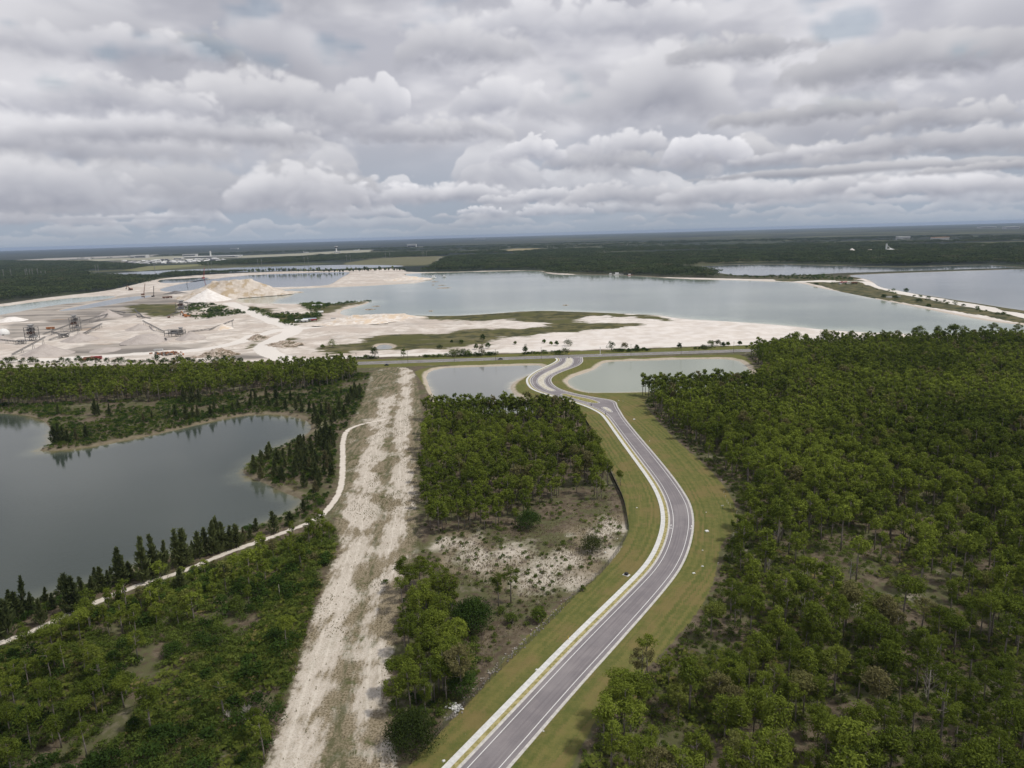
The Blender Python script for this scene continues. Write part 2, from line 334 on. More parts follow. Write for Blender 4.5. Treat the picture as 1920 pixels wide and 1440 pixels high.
FAR_FIELD = [([(222, 507), (270, 499), (380, 494.5), (470, 491), (470, 494), (380, 498.5), (260, 509)], (0.17, 0.17, 0.075)),
             ([(640, 493), (700, 485), (760, 481), (835, 480), (828, 492), (800, 497), (640, 497)], (0.13, 0.125, 0.065)),
             ([(808, 498), (826, 482), (833, 483), (820, 492), (812, 500)], (0.34, 0.34, 0.33)),
             ([(940, 470), (960, 466), (1015, 465.5), (1020, 469), (960, 473)], (0.26, 0.22, 0.12)),
             ([(0, 494), (80, 489), (220, 484), (330, 480), (460, 479), (560, 475), (640, 470), (700, 468), (700, 472), (600, 478), (470, 483), (330, 487), (200, 489), (80, 497), (0, 503)], (0.30, 0.29, 0.22)),
             ([(0, 489), (120, 483), (300, 477), (300, 480), (120, 487), (0, 493)], (0.34, 0.32, 0.29)),
             ([(1360, 484), (1408, 483), (1408, 487), (1360, 489)], (0.20, 0.25, 0.07)),
             ([(1590, 474), (1600, 472), (1642, 472), (1640, 475), (1600, 476)], (0.55, 0.53, 0.48)),
             ([(170, 492), (270, 488), (270, 491), (180, 496)], (0.22, 0.21, 0.17))]
WP = {k: chaikin(GL(v)) for k, v in WATER.items()}
SP = {k: chaikin(GL(v)) for k, v in SHEET.items()}
TRACKS = {   # worn tracks of white sand
 'lakeside': (GL([(722, 786), (700, 790), (668, 798), (648, 808), (642, 830), (643, 860), (642, 900), (634, 933), (602, 972), (533, 998), (433, 1033), (387, 1052), (327, 1077), (243, 1102), (193, 1123), (133, 1147), (67, 1180), (10, 1202), (-80, 1240)]), 1.45),
 'fenceline': (GL([(560, 676), (700, 668), (840, 662), (1000, 656), (1160, 649), (1280, 646), (1400, 640), (1560, 634)]), 7.0),
 'haul': (GL([(430, 568), (480, 590), (530, 610), (560, 618), (505, 640), (490, 660), (560, 680)]), 12.0),
 'dike': (GL([(1500, 528), (1590, 528), (1622, 527.5), (1645, 537), (1700, 551.5), (1800, 569.5), (1920, 592.5), (2100, 627)]), 12.0),
 'haul2': (GL([(0, 680), (180, 668), (330, 660), (430, 648), (500, 622), (640, 608)]), 10.0),
 'dike2': (GL([(1447, 526.5), (1500, 529), (1560, 526)]), 9.0),
}
SAND_BLOBS = GL([(1110, 1005), (1060, 1050), (1020, 1062), (960, 1040), (880, 1045), (1130, 1040), (1150, 985), (905, 1062), (860, 1020), (1085, 1085), (1000, 1090)])

# ------------------------------------------------------------------ one polar net of ground points, finer nearby and ahead
def net():
    r = [0.0, 25, 50, 75]
    x = 95.0
    while x < 3200: r.append(x); x *= 1.0062 if x > 130 else 1.012
    while x < 9000: r.append(x); x *= 1.013
    while x < 42000: r.append(x); x *= 1.05
    r = np.array(r)
    a = list(np.arange(-180, -46, 4.0)) + list(np.arange(-46, 46, 0.155)) + list(np.arange(46, 180.01, 4.0))
    return r, np.radians(np.array(a))
NR, NA = net()
RR, AA = np.meshgrid(NR, NA, indexing='ij')
GX = RR * np.sin(AA); GY = RR * np.cos(AA)
wsd = {}
for k, p in WP.items(): wsd[k] = sdf(p, GX, GY, 60.0)
ssd = {k: sdf(p, GX, GY, 60.0) for k, p in SP.items()}
allw = np.max(np.stack(list(wsd.values())), 0)
bankw = np.clip(RR * 0.004, 1.6, 25)
far_bump = 0
roll = (fbm(GX / 60, GY / 60, 5, 3) - 0.5) * 1.2 * sst(RR, 60, 200)
flat = sst(ssd['mown_verge'], 4, -10) * sst(ssd['far_verge'], 3, -8)
qm = sst(ssd['quarry'], 0, 30) * sst(allw, -2, -30)
GZ = roll * flat + qm * ((fbm(GX / 45, GY / 45, 61, 4) - 0.45) * 5.0 + (worley(GX / 28, GY / 28, 8) < 0.3) * 0.0)
GZ = GZ * sst(allw, -1, -12)
GZ = np.where(ssd['mown_verge'] > -3, 0.0 + GZ * 0.0, GZ)
dip = sst(allw / bankw, -2.2, 2.0) * 3.0
GZ = GZ - dip - 0.0
GZ[RR > 12000] = -0.5
WLEV = -1.15                                               # water level

# masks carried by the ground points (read by the ground material)
def soft(d, w): return np.clip(d / w, -1, 1) * 0.5 + 0.5
M = {}
track = np.zeros(GX.shape)
for k, (pts, w) in TRACKS.items():
    d = line_dist(chaikin(pts, 2, False), GX, GY, w + 40)
    track = np.maximum(track, soft(w - d, max(1.5, w * 0.35) + 0.001 * RR))
M['track'] = track
M['quarry'] = soft(ssd['quarry'], 10 + 0.004 * RR)
M['verge'] = np.maximum(soft(ssd['mown_verge'], 1.6), soft(ssd['far_verge'], 3.0))
M['marsh'] = soft(ssd['marsh_grass'], 26.0)
for p in OLIVE: M['marsh'] = np.maximum(M['marsh'], soft(sdf(chaikin(GL(p)), GX, GY, 60), 24.0))
M['mud'] = np.zeros(GX.shape)
for p in GREY_MUD: M['mud'] = np.maximum(M['mud'], soft(sdf(chaikin(GL(p)), GX, GY, 90), 28.0))
M['strip'] = soft(ssd['cleared_sand'], 6.0)
# the two bright strands of the cleared strip
s1 = line_dist(chaikin(GL([(763, 690), (760, 740), (754, 800), (757, 900), (745, 1000), (722, 1100), (706, 1200), (698, 1300), (705, 1440), (700, 1560)]), 2, False), GX, GY, 30)
s2 = line_dist(chaikin(GL([(735, 740), (712, 780), (690, 900), (675, 960), (665, 1030), (640, 1100), (612, 1200), (580, 1300), (540, 1440), (510, 1560)]), 2, False), GX, GY, 30)
M['strand'] = np.maximum(sst(s1, 8, 1) * (1 - .35 * sst(GY, 330, 220)), sst(s2, 9.5, 1.0) * (1 - .5 * sst(GY, 560, 660)))
M['rut'] = np.minimum(s1, s2) / 30.0
blob = np.full(GX.shape, 99.0)
for b in SAND_BLOBS: blob = np.minimum(blob, np.hypot(GX - b[0], GY - b[1]))
M['blob'] = sst(blob, 17, 2)
dike_green = line_dist(GL([(1390, 521), (1500, 524), (1560, 527), (1600, 535), (1680, 553), (1780, 572), (1860, 592), (1960, 612)]), GX, GY, 90)
M['dike'] = soft(62 - dike_green, 10.0) * (GX > 600)
M['dike'] = np.maximum(M['dike'], soft(sdf(GL([(1345, 515), (1400, 521), (1500, 524), (1560, 526), (1620, 523), (1560, 517), (1500, 515), (1420, 517)]), GX, GY, 60), 10))
M['shore'] = soft(allw + 3 + bankw * 0.6, 4.0 + bankw)
rd = line_dist(chaikin(GL([(1010, 680), (1000, 710), (1030, 735), (1110, 753), (1160, 790), (1215, 855), (1262, 925), (1272, 980), (1250, 1050), (1205, 1100), (1115, 1200), (1025, 1300), (893, 1440), (780, 1560)]), 2, False), GX, GY, 60)
M['rdist'] = rd / 60.0
fieldcol = np.zeros(GX.shape + (4,), np.float32)
for p, c in FAR_FIELD:
    P_ = GL(p); d = sdf(P_, GX, GY, 400); m = sst(d, -8, 25)
    fieldcol[..., :3] = fieldcol[..., :3] * (1 - m[..., None]) + np.array(c, np.float32) * m[..., None]
    fieldcol[..., 3] = np.maximum(fieldcol[..., 3], m)

def ground_material():
    m, nt, b = new_mat('open_ground')
    p = geo_pos(nt); A = {k: attr(nt, 'm_' + k) for k in M}
    n1 = noise(p, 0.35, 6, 0.6); n2 = noise(p, 0.06, 4, 0.55); n3 = noise(p, 1.8, 4, 0.65); n4 = noise(p, 0.012, 3, 0.5); n5 = noise(p, 0.0035, 4, 0.55)
    def edge(a, amp=0.5, n=None, w=0.10):                  # ragged threshold of a soft mask
        return ss(a + ((n or n1) - 0.5) * amp, 0.5 - w, 0.5 + w)
    # woodland floor: brown litter, dry grass, green scrub
    c = mixc(ss(n1, 0.40, 0.62), (0.090, 0.070, 0.047), (0.165, 0.132, 0.095))
    c = mixc(ss(n3, 0.50, 0.66) * 0.7, c, (0.060, 0.052, 0.030))
    c = mixc(ss(n2 + (n1 - 0.5) * 0.7, 0.44, 0.58) * 0.8, c, mixc(n3, (0.060, 0.072, 0.026), (0.105, 0.110, 0.045)))
    c = mixc(ss(n2 + (n1 - 0.5) * 0.5, 0.60, 0.72) * 0.5, c, (0.20, 0.165, 0.135))
    # far country: dark woods with paler savannah
    pos = sep(p); dist = (pos[0].sq() + pos[1].sq())._m('SQRT')
    far = ss(dist, 1500.0, 2300.0)
    n6 = noise(comb(nt, pos[0] * 0.4, pos[1], 0.0), 0.0011, 5, 0.6)
    fc = mixc(ss(n5, 0.42, 0.60), (0.014, 0.024, 0.013), (0.046, 0.058, 0.024))
    n7 = noise(comb(nt, pos[0] * 0.3, pos[1], 8.0), 0.0030, 4, 0.65)
    fc = mixc(ss(n6 + (n7 - 0.5) * 0.5, 0.50, 0.60) * 0.85, fc, (0.100, 0.100, 0.048))
    fc = mixc(ss(n6 + (n7 - 0.5) * 0.8, 0.48, 0.40), fc, (0.009, 0.016, 0.011))
    fc = mixc(ss(n7, 0.66, 0.72) * 0.6, fc, (0.19, 0.17, 0.10))
    fc = mixc(ss(pos[0], 1500.0, -2500.0) * ss(dist, 4000.0, 8000.0) * 0.6, fc, (0.014, 0.024, 0.022))
    spk = noise(p, 0.020, 2, 0.5)
    fc = mixc(ss(spk, 0.71, 0.74) * ss(n5, 0.45, 0.35) * ss(dist, 5000.0, 7000.0) * 0.8, fc, (0.45, 0.44, 0.40))
    c = mixc(far, c, fc)
    fa = nt.nodes.new('ShaderNodeAttribute'); fa.attribute_name = 'field'
    c = mixc(S(nt, fa.outputs['Alpha']) * ss(n4 + n3 * 0.3, 0.40, 0.65, 0.72, 1.0), c, S(nt, fa.outputs['Color']))
    # mown verge: yellow-green turf with brown passes of the mower that follow the road
    rdm = A['rdist'] * 60.0 + (n2 - 0.5) * 1.2
    stripe = (rdm * 2.6).sin() * 0.5 + 0.5
    stripe2 = noise(comb(nt, rdm * 0.9, pos[1] * 0.01, pos[0] * 0.01), 1.0, 3, 0.6)
    vg = mixc(ss(n1 * 0.5 + stripe * 0.09 + stripe2 * 0.45, 0.38, 0.66), (0.092, 0.106, 0.028), (0.155, 0.146, 0.046))
    vg = mixc(ss(n2 + (stripe2 - 0.5) * 0.5, 0.47, 0.66) * 0.6, vg, (0.190, 0.140, 0.060))
    vg = mixc(ss(n2 * 0.6 + n3 * 0.4, 0.44, 0.34) * 0.7, vg, (0.060, 0.088, 0.020))
    vg = mixc(ss(noise(p, 0.5, 3, 0.6) * ss(n4, 0.4, 0.6), 0.68, 0.74) * 0.6, vg, (0.42, 0.37, 0.28))
    far_v = ss(pos[1], 480.0, 640.0)
    vg = mixc(far_v * 0.6, vg, (0.120, 0.125, 0.032))
    # cleared strip and sandy clearings: pale sand between dry tufts
    sand = mixc(n1, (0.48, 0.425, 0.36), (0.66, 0.61, 0.54))
    sand = mixc(ss(n3, 0.46, 0.62) * 0.55, sand, (0.33, 0.275, 0.205))
    sand = mixc(ss(noise(p, 3.2, 3, 0.7), 0.56, 0.64) * 0.45, sand, (0.20, 0.185, 0.11))
    dry = mixc(ss(n3, 0.35, 0.6), (0.120, 0.100, 0.060), (0.270, 0.225, 0.155))
    dry = mixc(ss(n2, 0.50, 0.60) * ss(n1, 0.4, 0.6), dry, (0.085, 0.090, 0.036))
    streak = noise(comb(nt, pos[0] * 0.9, pos[1] * 0.16, 4.0), 0.5, 5, 0.62)
    mid = noise(comb(nt, pos[0], pos[1] * 0.45, 3.0), 0.11, 4, 0.6)
    sm = A['strand'] * 0.66 + (n2 - 0.5) * 1.7 + (streak - 0.5) * 1.6 + (mid - 0.5) * 3.2 + (n3 - 0.5) * 0.8
    st = mixc(ss(sm, 0.10, 0.72) * 0.94, dry, sand)
    rut = ss((A['rut'] * 30.0 - 1.1)._m('ABSOLUTE'), 0.45, 0.15) * ss(mid, 0.4, 0.6)
    st = mixc(rut * 0.5, st, (0.66, 0.61, 0.53))
    st = mixc(ss(A['strand'] + (n2 - 0.5) * 1.2, 0.30, 0.05) * ss(streak, 0.42, 0.58) * 0.8, st, (0.075, 0.078, 0.034))
    c = mixc(edge(A['strip'], 0.8), c, st)
    bl = A['blob'] * 0.72 + (n2 - 0.5) * 1.4 + (n1 - 0.5) * 0.45 + (mid - 0.5) * 1.4 + (noise(comb(nt, pos[0] * 0.35, pos[1], 9.0), 0.35, 4, 0.6) - 0.5) * 0.6
    c = mixc(ss(A['blob'] + (mid - 0.5) * 0.8, 0.0, 0.45) * 0.8, c, mixc(ss(n2 + (n3 - .5) * .4, 0.42, 0.56), dry, (0.105, 0.105, 0.045)))
    c = mixc(ss(bl, 0.22, 0.95) * 0.85, c, sand)
    # quarry: white shell rock, tan and grey stains, wheel marks
    q = mixc(ss(n2, 0.35, 0.65), (0.50, 0.44, 0.38), (0.69, 0.64, 0.58))
    q = mixc(ss(n4 + (n1 - .5) * .3, 0.47, 0.60) * 0.8, q, (0.50, 0.43, 0.37))
    lay = noise(comb(nt, pos[0] * 0.25, pos[1] * 1.6, 2.0), 0.02, 5, 0.6)
    q = mixc(ss(lay, 0.56, 0.66) * 0.45, q, (0.38, 0.335, 0.295))
    q = mixc(ss(noise(p, 0.08, 5, 0.7), 0.58, 0.66) * 0.6, q, (0.30, 0.26, 0.21))
    q = mixc(ss(noise(comb(nt, pos[0] * 0.5, pos[1] * 1.4, 6.0), 0.045, 5, 0.65), 0.54, 0.62) * ss(pos[0], 0.0, -150.0) * 0.5, q, (0.42, 0.385, 0.35))
    ruts = noise(comb(nt, pos[0] * 0.12, pos[1] * 0.9, 11.0), 0.25, 3, 0.5)
    q = mixc(ss((ruts - 0.5)._m('ABSOLUTE'), 0.03, 0.0) * 0.35, q, (0.36, 0.32, 0.28))
    q = mixc(ss(pos[0], -60.0, 60.0), q, mixc(ss(n2, 0.35, 0.65), (0.60, 0.545, 0.49), (0.71, 0.665, 0.62)))
    mud = mixc(ss(lay, 0.38, 0.62), (0.165, 0.15, 0.135), (0.40, 0.36, 0.315))
    mud = mixc(ss(noise(comb(nt, pos[0] * 0.3, pos[1] * 1.5, 7.0), 0.03, 4, 0.6), 0.60, 0.68) * 0.7, mud, (0.36, 0.24, 0.14))
    q = mixc(ss(A['mud'] + (n4 - 0.5) * 0.8, 0.40, 0.66) * 0.92, q, mud)
    mg = mixc(ss(n2, 0.40, 0.60), (0.050, 0.053, 0.020), (0.120, 0.108, 0.042))
    mg = mixc(ss(n4 + (n2 - .5) * .4, 0.50, 0.60), mg, (0.085, 0.085, 0.026))
    fray = noise(comb(nt, pos[0] * 0.45, pos[1], 13.0), 0.035, 5, 0.65)
    q = mixc(ss(A['marsh'] + (fray - 0.5) * 2.0 + (n2 - 0.5) * 0.4, 0.40, 0.60), q, mixc(ss(fray, 0.52, 0.66) * 0.5, mg, (0.21, 0.18, 0.11)))
    q = mixc(edge(A['dike'], 0.5, n2), q, mixc(ss(n2, .4, .6), (0.045, 0.052, 0.022), (0.13, 0.115, 0.055)))
    c = mixc(edge(A['quarry'], 0.35, n2), c, q)
    c = mixc(edge(A['verge'], 0.7), c, vg)
    tr = mixc(n1, (0.52, 0.46, 0.385), (0.70, 0.655, 0.59))
    tr = mixc(ss(A['quarry'], 0.4, 0.6), tr, (0.68, 0.64, 0.59))
    c = mixc(edge(A['track'], 0.6), c, tr)
    # bare wet rim at the waters
    c = mixc(ss(A['shore'] + (n2 - 0.5) * 0.5, 0.35, 0.60) * 0.85 * ss(A['dike'], 0.6, 0.3), c, mixc(ss(A['verge'], 0.4, 0.6).mx(ss(A['quarry'], 0.4, 0.6)), mixc(n1, (0.10, 0.085, 0.05), (0.26, 0.215, 0.155)), mixc(n1, (0.36, 0.30, 0.235), (0.60, 0.53, 0.45))))
    link_color(nt, c, b); b.inputs['Roughness'].default_value = 0.95; b.inputs['Specular IOR Level'].default_value = 0.15
    bump(nt, n3 * 0.35 + n1 * 0.8, b, 0.6, 0.35)
    return m
MAT_GROUND = ground_material()

def grid_mesh(name, cellmask, z, attrs, mat, smooth=True):
    """the net's cells picked by cellmask as one mesh that keeps only the points it uses"""
    nr, na = GX.shape
    i, j = np.nonzero(cellmask)
    a = i * na + j; quads = np.stack([a, a + 1, a + na + 1, a + na], 1)
    used, inv = np.unique(quads.ravel(), return_inverse=True)
    co = np.stack([GX.ravel()[used], GY.ravel()[used], z.ravel()[used]], 1).astype(np.float32)
    me = bpy.data.meshes.new(name); n = len(quads)
    me.vertices.add(len(used)); me.vertices.foreach_set('co', co.ravel())
    me.loops.add(n * 4); me.loops.foreach_set('vertex_index', inv.astype(np.int32).reshape(-1, 4)[:, ::-1].ravel().copy())
    me.polygons.add(n); me.polygons.foreach_set('loop_start', np.arange(0, n * 4, 4, dtype=np.int32))
    me.polygons.foreach_set('use_smooth', np.full(n, smooth))
    me.update()
    for k, v in attrs.items():
        if v.ndim == 3:
            at = me.attributes.new(k, 'FLOAT_COLOR', 'POINT'); at.data.foreach_set('color', v.reshape(-1, 4)[used].astype(np.float32).ravel())
        else:
            at = me.attributes.new(k, 'FLOAT', 'POINT'); at.data.foreach_set('value', v.ravel()[used].astype(np.float32))
    me.materials.append(mat)
    o = bpy.data.objects.new(name, me); C.collection.objects.link(o); return o
nr, na = GX.shape
def cells(f):                                                # mean of the four corners
    return (f[:-1, :-1] + f[1:, :-1] + f[:-1, 1:] + f[1:, 1:]) / 4
cx_, cy_ = cells(GX), cells(GY)
GA = {'m_' + k: v for k, v in M.items()}; GA['field'] = fieldcol
free = np.ones((nr - 1, na - 1), bool)
sheets = [('haul_track', (cells(M['track']) > 0.5)),
          ('mown_verge', (cells(ssd['mown_verge']) > 0) & (cells(allw) < -1)),
          ('roadside_grass', (cells(ssd['far_verge']) > 0)),
          ('cleared_sand_strip', cells(ssd['cleared_sand']) > 0),
          ('marsh_grass', (cells(M['marsh']) > 0.5) & (cells(ssd['quarry']) > 0)),
          ('quarry_ground', (cells(ssd['quarry']) > 0))]
for name, cm in sheets:
    cm = cm & free; free &= ~cm
    grid_mesh(name, cm, GZ, GA, MAT_GROUND)['kind'] = 'structure'
grid_mesh('ground', free, GZ, GA, MAT_GROUND)['kind'] = 'structure'

# ------------------------------------------------------------------ water
def water_material(name, deep, shallow, rim, rough, wave, turb=0.0, reach=18.0):
    m, nt, b = new_mat(name)
    p = geo_pos(nt); x, y, z = sep(p)
    s = attr(nt, 'shore')                                    # metres from the shore
    n = noise(p, 0.02, 4, 0.55); n2 = noise(p, 0.12, 3, 0.5)
    c = mixc(ss(s + (n - 0.5) * 26 * reach / 18, reach * 0.15, reach), shallow, deep)
    c = mixc(ss(s + (n2 - 0.5) * 10 + (n - 0.5) * reach, 0.0, reach * 0.42), rim, c)
    if turb: c = mixc(ss(noise(comb(nt, x * 0.5, y, 1.0), 0.004, 4, 0.5), 0.42, 0.62) * turb, c, shallow)
    link_color(nt, c, b); b.inputs['Roughness'].default_value = rough; b.inputs['IOR'].default_value = 1.333
    w = noise(comb(nt, x * 0.55, y, 0.0), 1.1, 4, 0.6) + noise(comb(nt, x, y * 0.7, 5.0), 0.35, 3, 0.5) * 0.6
    gust = ss(noise(comb(nt, x * 0.4, y, 3.0), 0.012, 3, 0.5), 0.35, 0.65, 0.5, 1.3)
    bump(nt, w * gust, b, wave, 0.12)
    return m
W_DARK = water_material('dark_water', (0.040, 0.052, 0.043), (0.085, 0.098, 0.075), (0.150, 0.135, 0.070), 0.05, 0.28, reach=16.0)
W_GREEN = water_material('turbid_green_water', (0.158, 0.200, 0.172), (0.29, 0.34, 0.28), (0.50, 0.50, 0.42), 0.08, 0.25, 0.5, 60.0)
W_SLATE = water_material('slate_water', (0.110, 0.138, 0.145), (0.17, 0.20, 0.20), (0.26, 0.26, 0.22), 0.06, 0.22, 0.3, 30.0)
W_POND = water_material('pond_water', (0.195, 0.205, 0.190), (0.26, 0.265, 0.225), (0.38, 0.35, 0.28), 0.06, 0.14, 0.0, 9.0)
W_POND2 = water_material('pale_green_pond_water', (0.235, 0.262, 0.200), (0.29, 0.30, 0.225), (0.40, 0.37, 0.29), 0.06, 0.14, 0.0, 9.0)
W_TURQ = water_material('turquoise_water', (0.34, 0.42, 0.38), (0.42, 0.45, 0.38), (0.5, 0.48, 0.4), 0.1, 0.2, 0.3, 20.0)
WM = {'lake': W_DARK, 'quarry_lake': W_GREEN, 'quarry_lake.001': W_SLATE, 'settling_pond': W_TURQ, 'settling_pond.001': W_SLATE, 'far_canal': W_SLATE, 'far_pond': W_SLATE,
      'north_lake': W_SLATE, 'east_lake': W_SLATE, 'retention_pond': W_POND, 'retention_pond.001': W_POND2, 'reed_pool': W_SLATE}
for k, f in wsd.items():
    mg = f.copy()
    o = grid_mesh(k.split('.')[0], cells(mg + 1.8 * bankw + 2) > 0, np.full(GX.shape, WLEV), {'shore': f + bankw}, WM[k])
    o['kind'] = 'structure'

# ------------------------------------------------------------------ mesh helpers
class MB:
    """collects shapes, links them as ONE mesh object"""
    def __init__(s): s.v, s.f = [], []
    def add(s, v, f):
        o = len(s.v); s.v += [tuple(map(float, q)) for q in v]; s.f += [tuple(i + o for i in q) for q in f]; return s
    def box(s, c, size, rz=0.0, rx=0.0, taper=1.0):
        w, d, h = size[0] / 2, size[1] / 2, size[2]
        m = Matrix.Rotation(rz, 3, 'Z') @ Matrix.Rotation(rx, 3, 'X'); c = Vector(c)
        v = [c + m @ Vector((x * w * t, y * d * t, z)) for z, t in ((0, 1), (h, taper)) for x, y in ((-1, -1), (1, -1), (1, 1), (-1, 1))]
        return s.add(v, [(3, 2, 1, 0), (4, 5, 6, 7), (0, 1, 5, 4), (1, 2, 6, 5), (2, 3, 7, 6), (3, 0, 4, 7)])
    def bar(s, a, b, w, h=None):
        """square bar from a to b"""
        a, b = Vector(a), Vector(b); h = h or w; d = (b - a).normalized()
        up = Vector((0, 0, 1)) if abs(d.z) < 0.95 else Vector((1, 0, 0))
        x = d.cross(up).normalized() * w / 2; y = x.cross(d).normalized() * h / 2
        v = [p + sx * x + sy * y for p in (a, b) for sx, sy in ((-1, -1), (1, -1), (1, 1), (-1, 1))]
        return s.add(v, [(3, 2, 1, 0), (4, 5, 6, 7), (0, 1, 5, 4), (1, 2, 6, 5), (2, 3, 7, 6), (3, 0, 4, 7)])
    def tube(s, pts, rad, n=6, cap=True):
        pts = [Vector(p) for p in pts]; rings = []; o = len(s.v)
        for i, p in enumerate(pts):
            d = (pts[min(i + 1, len(pts) - 1)] - pts[max(i - 1, 0)]).normalized()
            up = Vector((1, 0, 0)) if abs(d.x) < 0.8 else Vector((0, 1, 0))
            x = d.cross(up).normalized(); y = d.cross(x)
            r = rad[i] if hasattr(rad, '__len__') else rad
            for k in range(n):
                a = 2 * math.pi * k / n; s.v.append(tuple(p + (x * math.cos(a) + y * math.sin(a)) * r))
        for i in range(len(pts) - 1):
            for k in range(n):
                a = o + i * n + k; b = o + i * n + (k + 1) % n; s.f.append((a, b, b + n, a + n))
        if cap: s.f.append(tuple(o + k for k in range(n))[::-1]); s.f.append(tuple(o + (len(pts) - 1) * n + k for k in range(n)))
        return s
    def poly(s, pts, z):
        from mathutils.geometry import tessellate_polygon
        t = tessellate_polygon([[Vector((p[0], p[1], 0)) for p in pts]])
        fs = []
        for a, b, c in t:
            A, B, D = pts[a], pts[b], pts[c]
            cr = (B[0] - A[0]) * (D[1] - A[1]) - (B[1] - A[1]) * (D[0] - A[0])
            fs.append((a, b, c) if cr > 0 else (a, c, b))
        return s.add([(p[0], p[1], z) for p in pts], fs)
    def build(s, name, mat, parent=None, loc=None, smooth=False):
        me = bpy.data.meshes.new(name); me.from_pydata(s.v, [], s.f); me.update()
        if smooth: me.polygons.foreach_set('use_smooth', [True] * len(me.polygons))
        me.materials.append(mat)
        o = bpy.data.objects.new(name, me); C.collection.objects.link(o)
        if parent is not None: o.parent = parent
        if loc is not None: o.location = loc
        return o
def tag(o, label=None, cat=None, group=None, kind=None):
    for k, v in (('label', label), ('category', cat), ('group', group), ('kind', kind)):
        if v: o[k] = v
    return o
def empty(name, loc, rz=0.0, label=None, cat=None, group=None):
    o = bpy.data.objects.new(name, None); C.collection.objects.link(o)
    o.location = loc; o.rotation_euler = (0, 0, rz); o.empty_display_size = 0.5
    return tag(o, label, cat, group)
def copy_tree(o, parent=None):
    c = o.copy(); C.collection.objects.link(c)
    if parent is not None: c.parent = parent
    for ch in list(o.children): copy_tree(ch, c)
    return c
def smat(name, col, rough=0.8, var=0.12, scale=1.0, metal=0.0, spec=0.3, bumpd=0.0, col2=None):
    """plain surface with uneven tone"""
    m, nt, b = new_mat(name); p = S(nt, nt.nodes.new('ShaderNodeTexCoord').outputs['Object'])
    n = noise(p, scale, 5, 0.6); c2 = col2 or tuple(c * (1 - 2.2 * var) for c in col)
    link_color(nt, mixc(ss(n, 0.35, 0.65), col, c2), b)
    b.inputs['Roughness'].default_value = rough; b.inputs['Metallic'].default_value = metal; b.inputs['Specular IOR Level'].default_value = spec
    if bumpd: bump(nt, n, b, 0.6, bumpd)
    return m
def gz(x, y):
    """height of the bare ground at a point"""
    r = math.hypot(x, y); a = math.atan2(x, y)
    i = int(np.clip(np.searchsorted(NR, r) - 1, 0, len(NR) - 2)); j = int(np.clip(np.searchsorted(NA, a) - 1, 0, len(NA) - 2))
    u = (r - NR[i]) / (NR[i + 1] - NR[i]); v = (a - NA[j]) / (NA[j + 1] - NA[j])
    return float((GZ[i, j] * (1 - u) + GZ[i + 1, j] * u) * (1 - v) + (GZ[i, j + 1] * (1 - u) + GZ[i + 1, j + 1] * u) * v)
def gzv(x, y):
    r = np.hypot(x, y); a = np.arctan2(x, y)
    i = np.clip(np.searchsorted(NR, r) - 1, 0, len(NR) - 2); j = np.clip(np.searchsorted(NA, a) - 1, 0, len(NA) - 2)
    u = (r - NR[i]) / (NR[i + 1] - NR[i]); v = (a - NA[j]) / (NA[j + 1] - NA[j])
    return (GZ[i, j] * (1 - u) + GZ[i + 1, j] * u) * (1 - v) + (GZ[i, j + 1] * (1 - u) + GZ[i + 1, j + 1] * u) * v
def at(px, py, up=0.0):
    p = G(px, py); return (float(p[0]), float(p[1]), gz(p[0], p[1]) + up)
def metres(px, at_px, at_py):            # how long PX pixels of the photograph are at that point of the ground
    p = G(at_px, at_py); return px * project([p[0], p[1], 0])[2] / FPX

# ------------------------------------------------------------------ roads
def road_material():
    m, nt, b = new_mat('asphalt'); p = geo_pos(nt)
    n = noise(p, 0.15, 5, 0.6); n2 = noise(p, 3.0, 4, 0.7); lane = attr(nt, 'lane')
    x, y, z = sep(p)
    c = mixc(n2, (0.165, 0.150, 0.158), (0.245, 0.225, 0.232))
    c = mixc(ss(n, 0.42, 0.62) * 0.45, c, (0.275, 0.250, 0.250))
    c = mixc(ss(noise(comb(nt, lane * 1.6, y * 0.03, x * 0.03), 1.0, 3, 0.5), 0.45, 0.62) * 0.5, c, (0.150, 0.137, 0.145))
    la = lane._m('ABSOLUTE'); along = noise(comb(nt, lane * 0.6, y * 0.02, x * 0.02), 1.0, 4, 0.6)
    wheel = ss((la - 1.0)._m('ABSOLUTE'), 0.55, 0.1).mx(ss((la - 2.75)._m('ABSOLUTE'), 0.55, 0.1))
    c = mixc(wheel * ss(along, 0.3, 0.6) * 0.26, c, (0.150, 0.137, 0.143))
    c = mixc(ss(la, 0.16, 0.05) * ss(lane._m('ABSOLUTE') , 0.0, 0.01) * 0.22, c, (0.120, 0.110, 0.115))
    blot = noise(p, 0.9, 3, 0.6); c = mixc(ss(blot, 0.66, 0.72) * 0.5, c, (0.130, 0.120, 0.125))
    pale = noise(p, 0.045, 3, 0.5); c = mixc(ss(pale, 0.52, 0.66) * 0.35, c, (0.300, 0.278, 0.278))
    link_color(nt, c, b); b.inputs['Roughness'].default_value = 0.85; b.inputs['Specular IOR Level'].default_value = 0.25
    bump(nt, n2, b, 0.3, 0.02); return m
ASPHALT = road_material()
OLD_ASPHALT = smat('old_asphalt', (0.235, 0.225, 0.225), 0.9, 0.12, 0.12, bumpd=0.01)
CONCRETE = smat('white_concrete', (0.66, 0.66, 0.635), 0.85, 0.07, 0.7, bumpd=0.01)
KERB_M = smat('kerb_concrete', (0.58, 0.56, 0.525), 0.85, 0.10, 0.9)
SODDED = smat('dry_turf_strip', (0.40, 0.345, 0.165), 0.95, 0.2, 0.8, col2=(0.22, 0.20, 0.07))
CREAM = smat('cream_pavers', (0.60, 0.575, 0.50), 0.9, 0.12, 0.5, col2=(0.44, 0.40, 0.31))
PAINT = smat('road_paint', (0.78, 0.78, 0.76), 0.6, 0.06, 1.5)
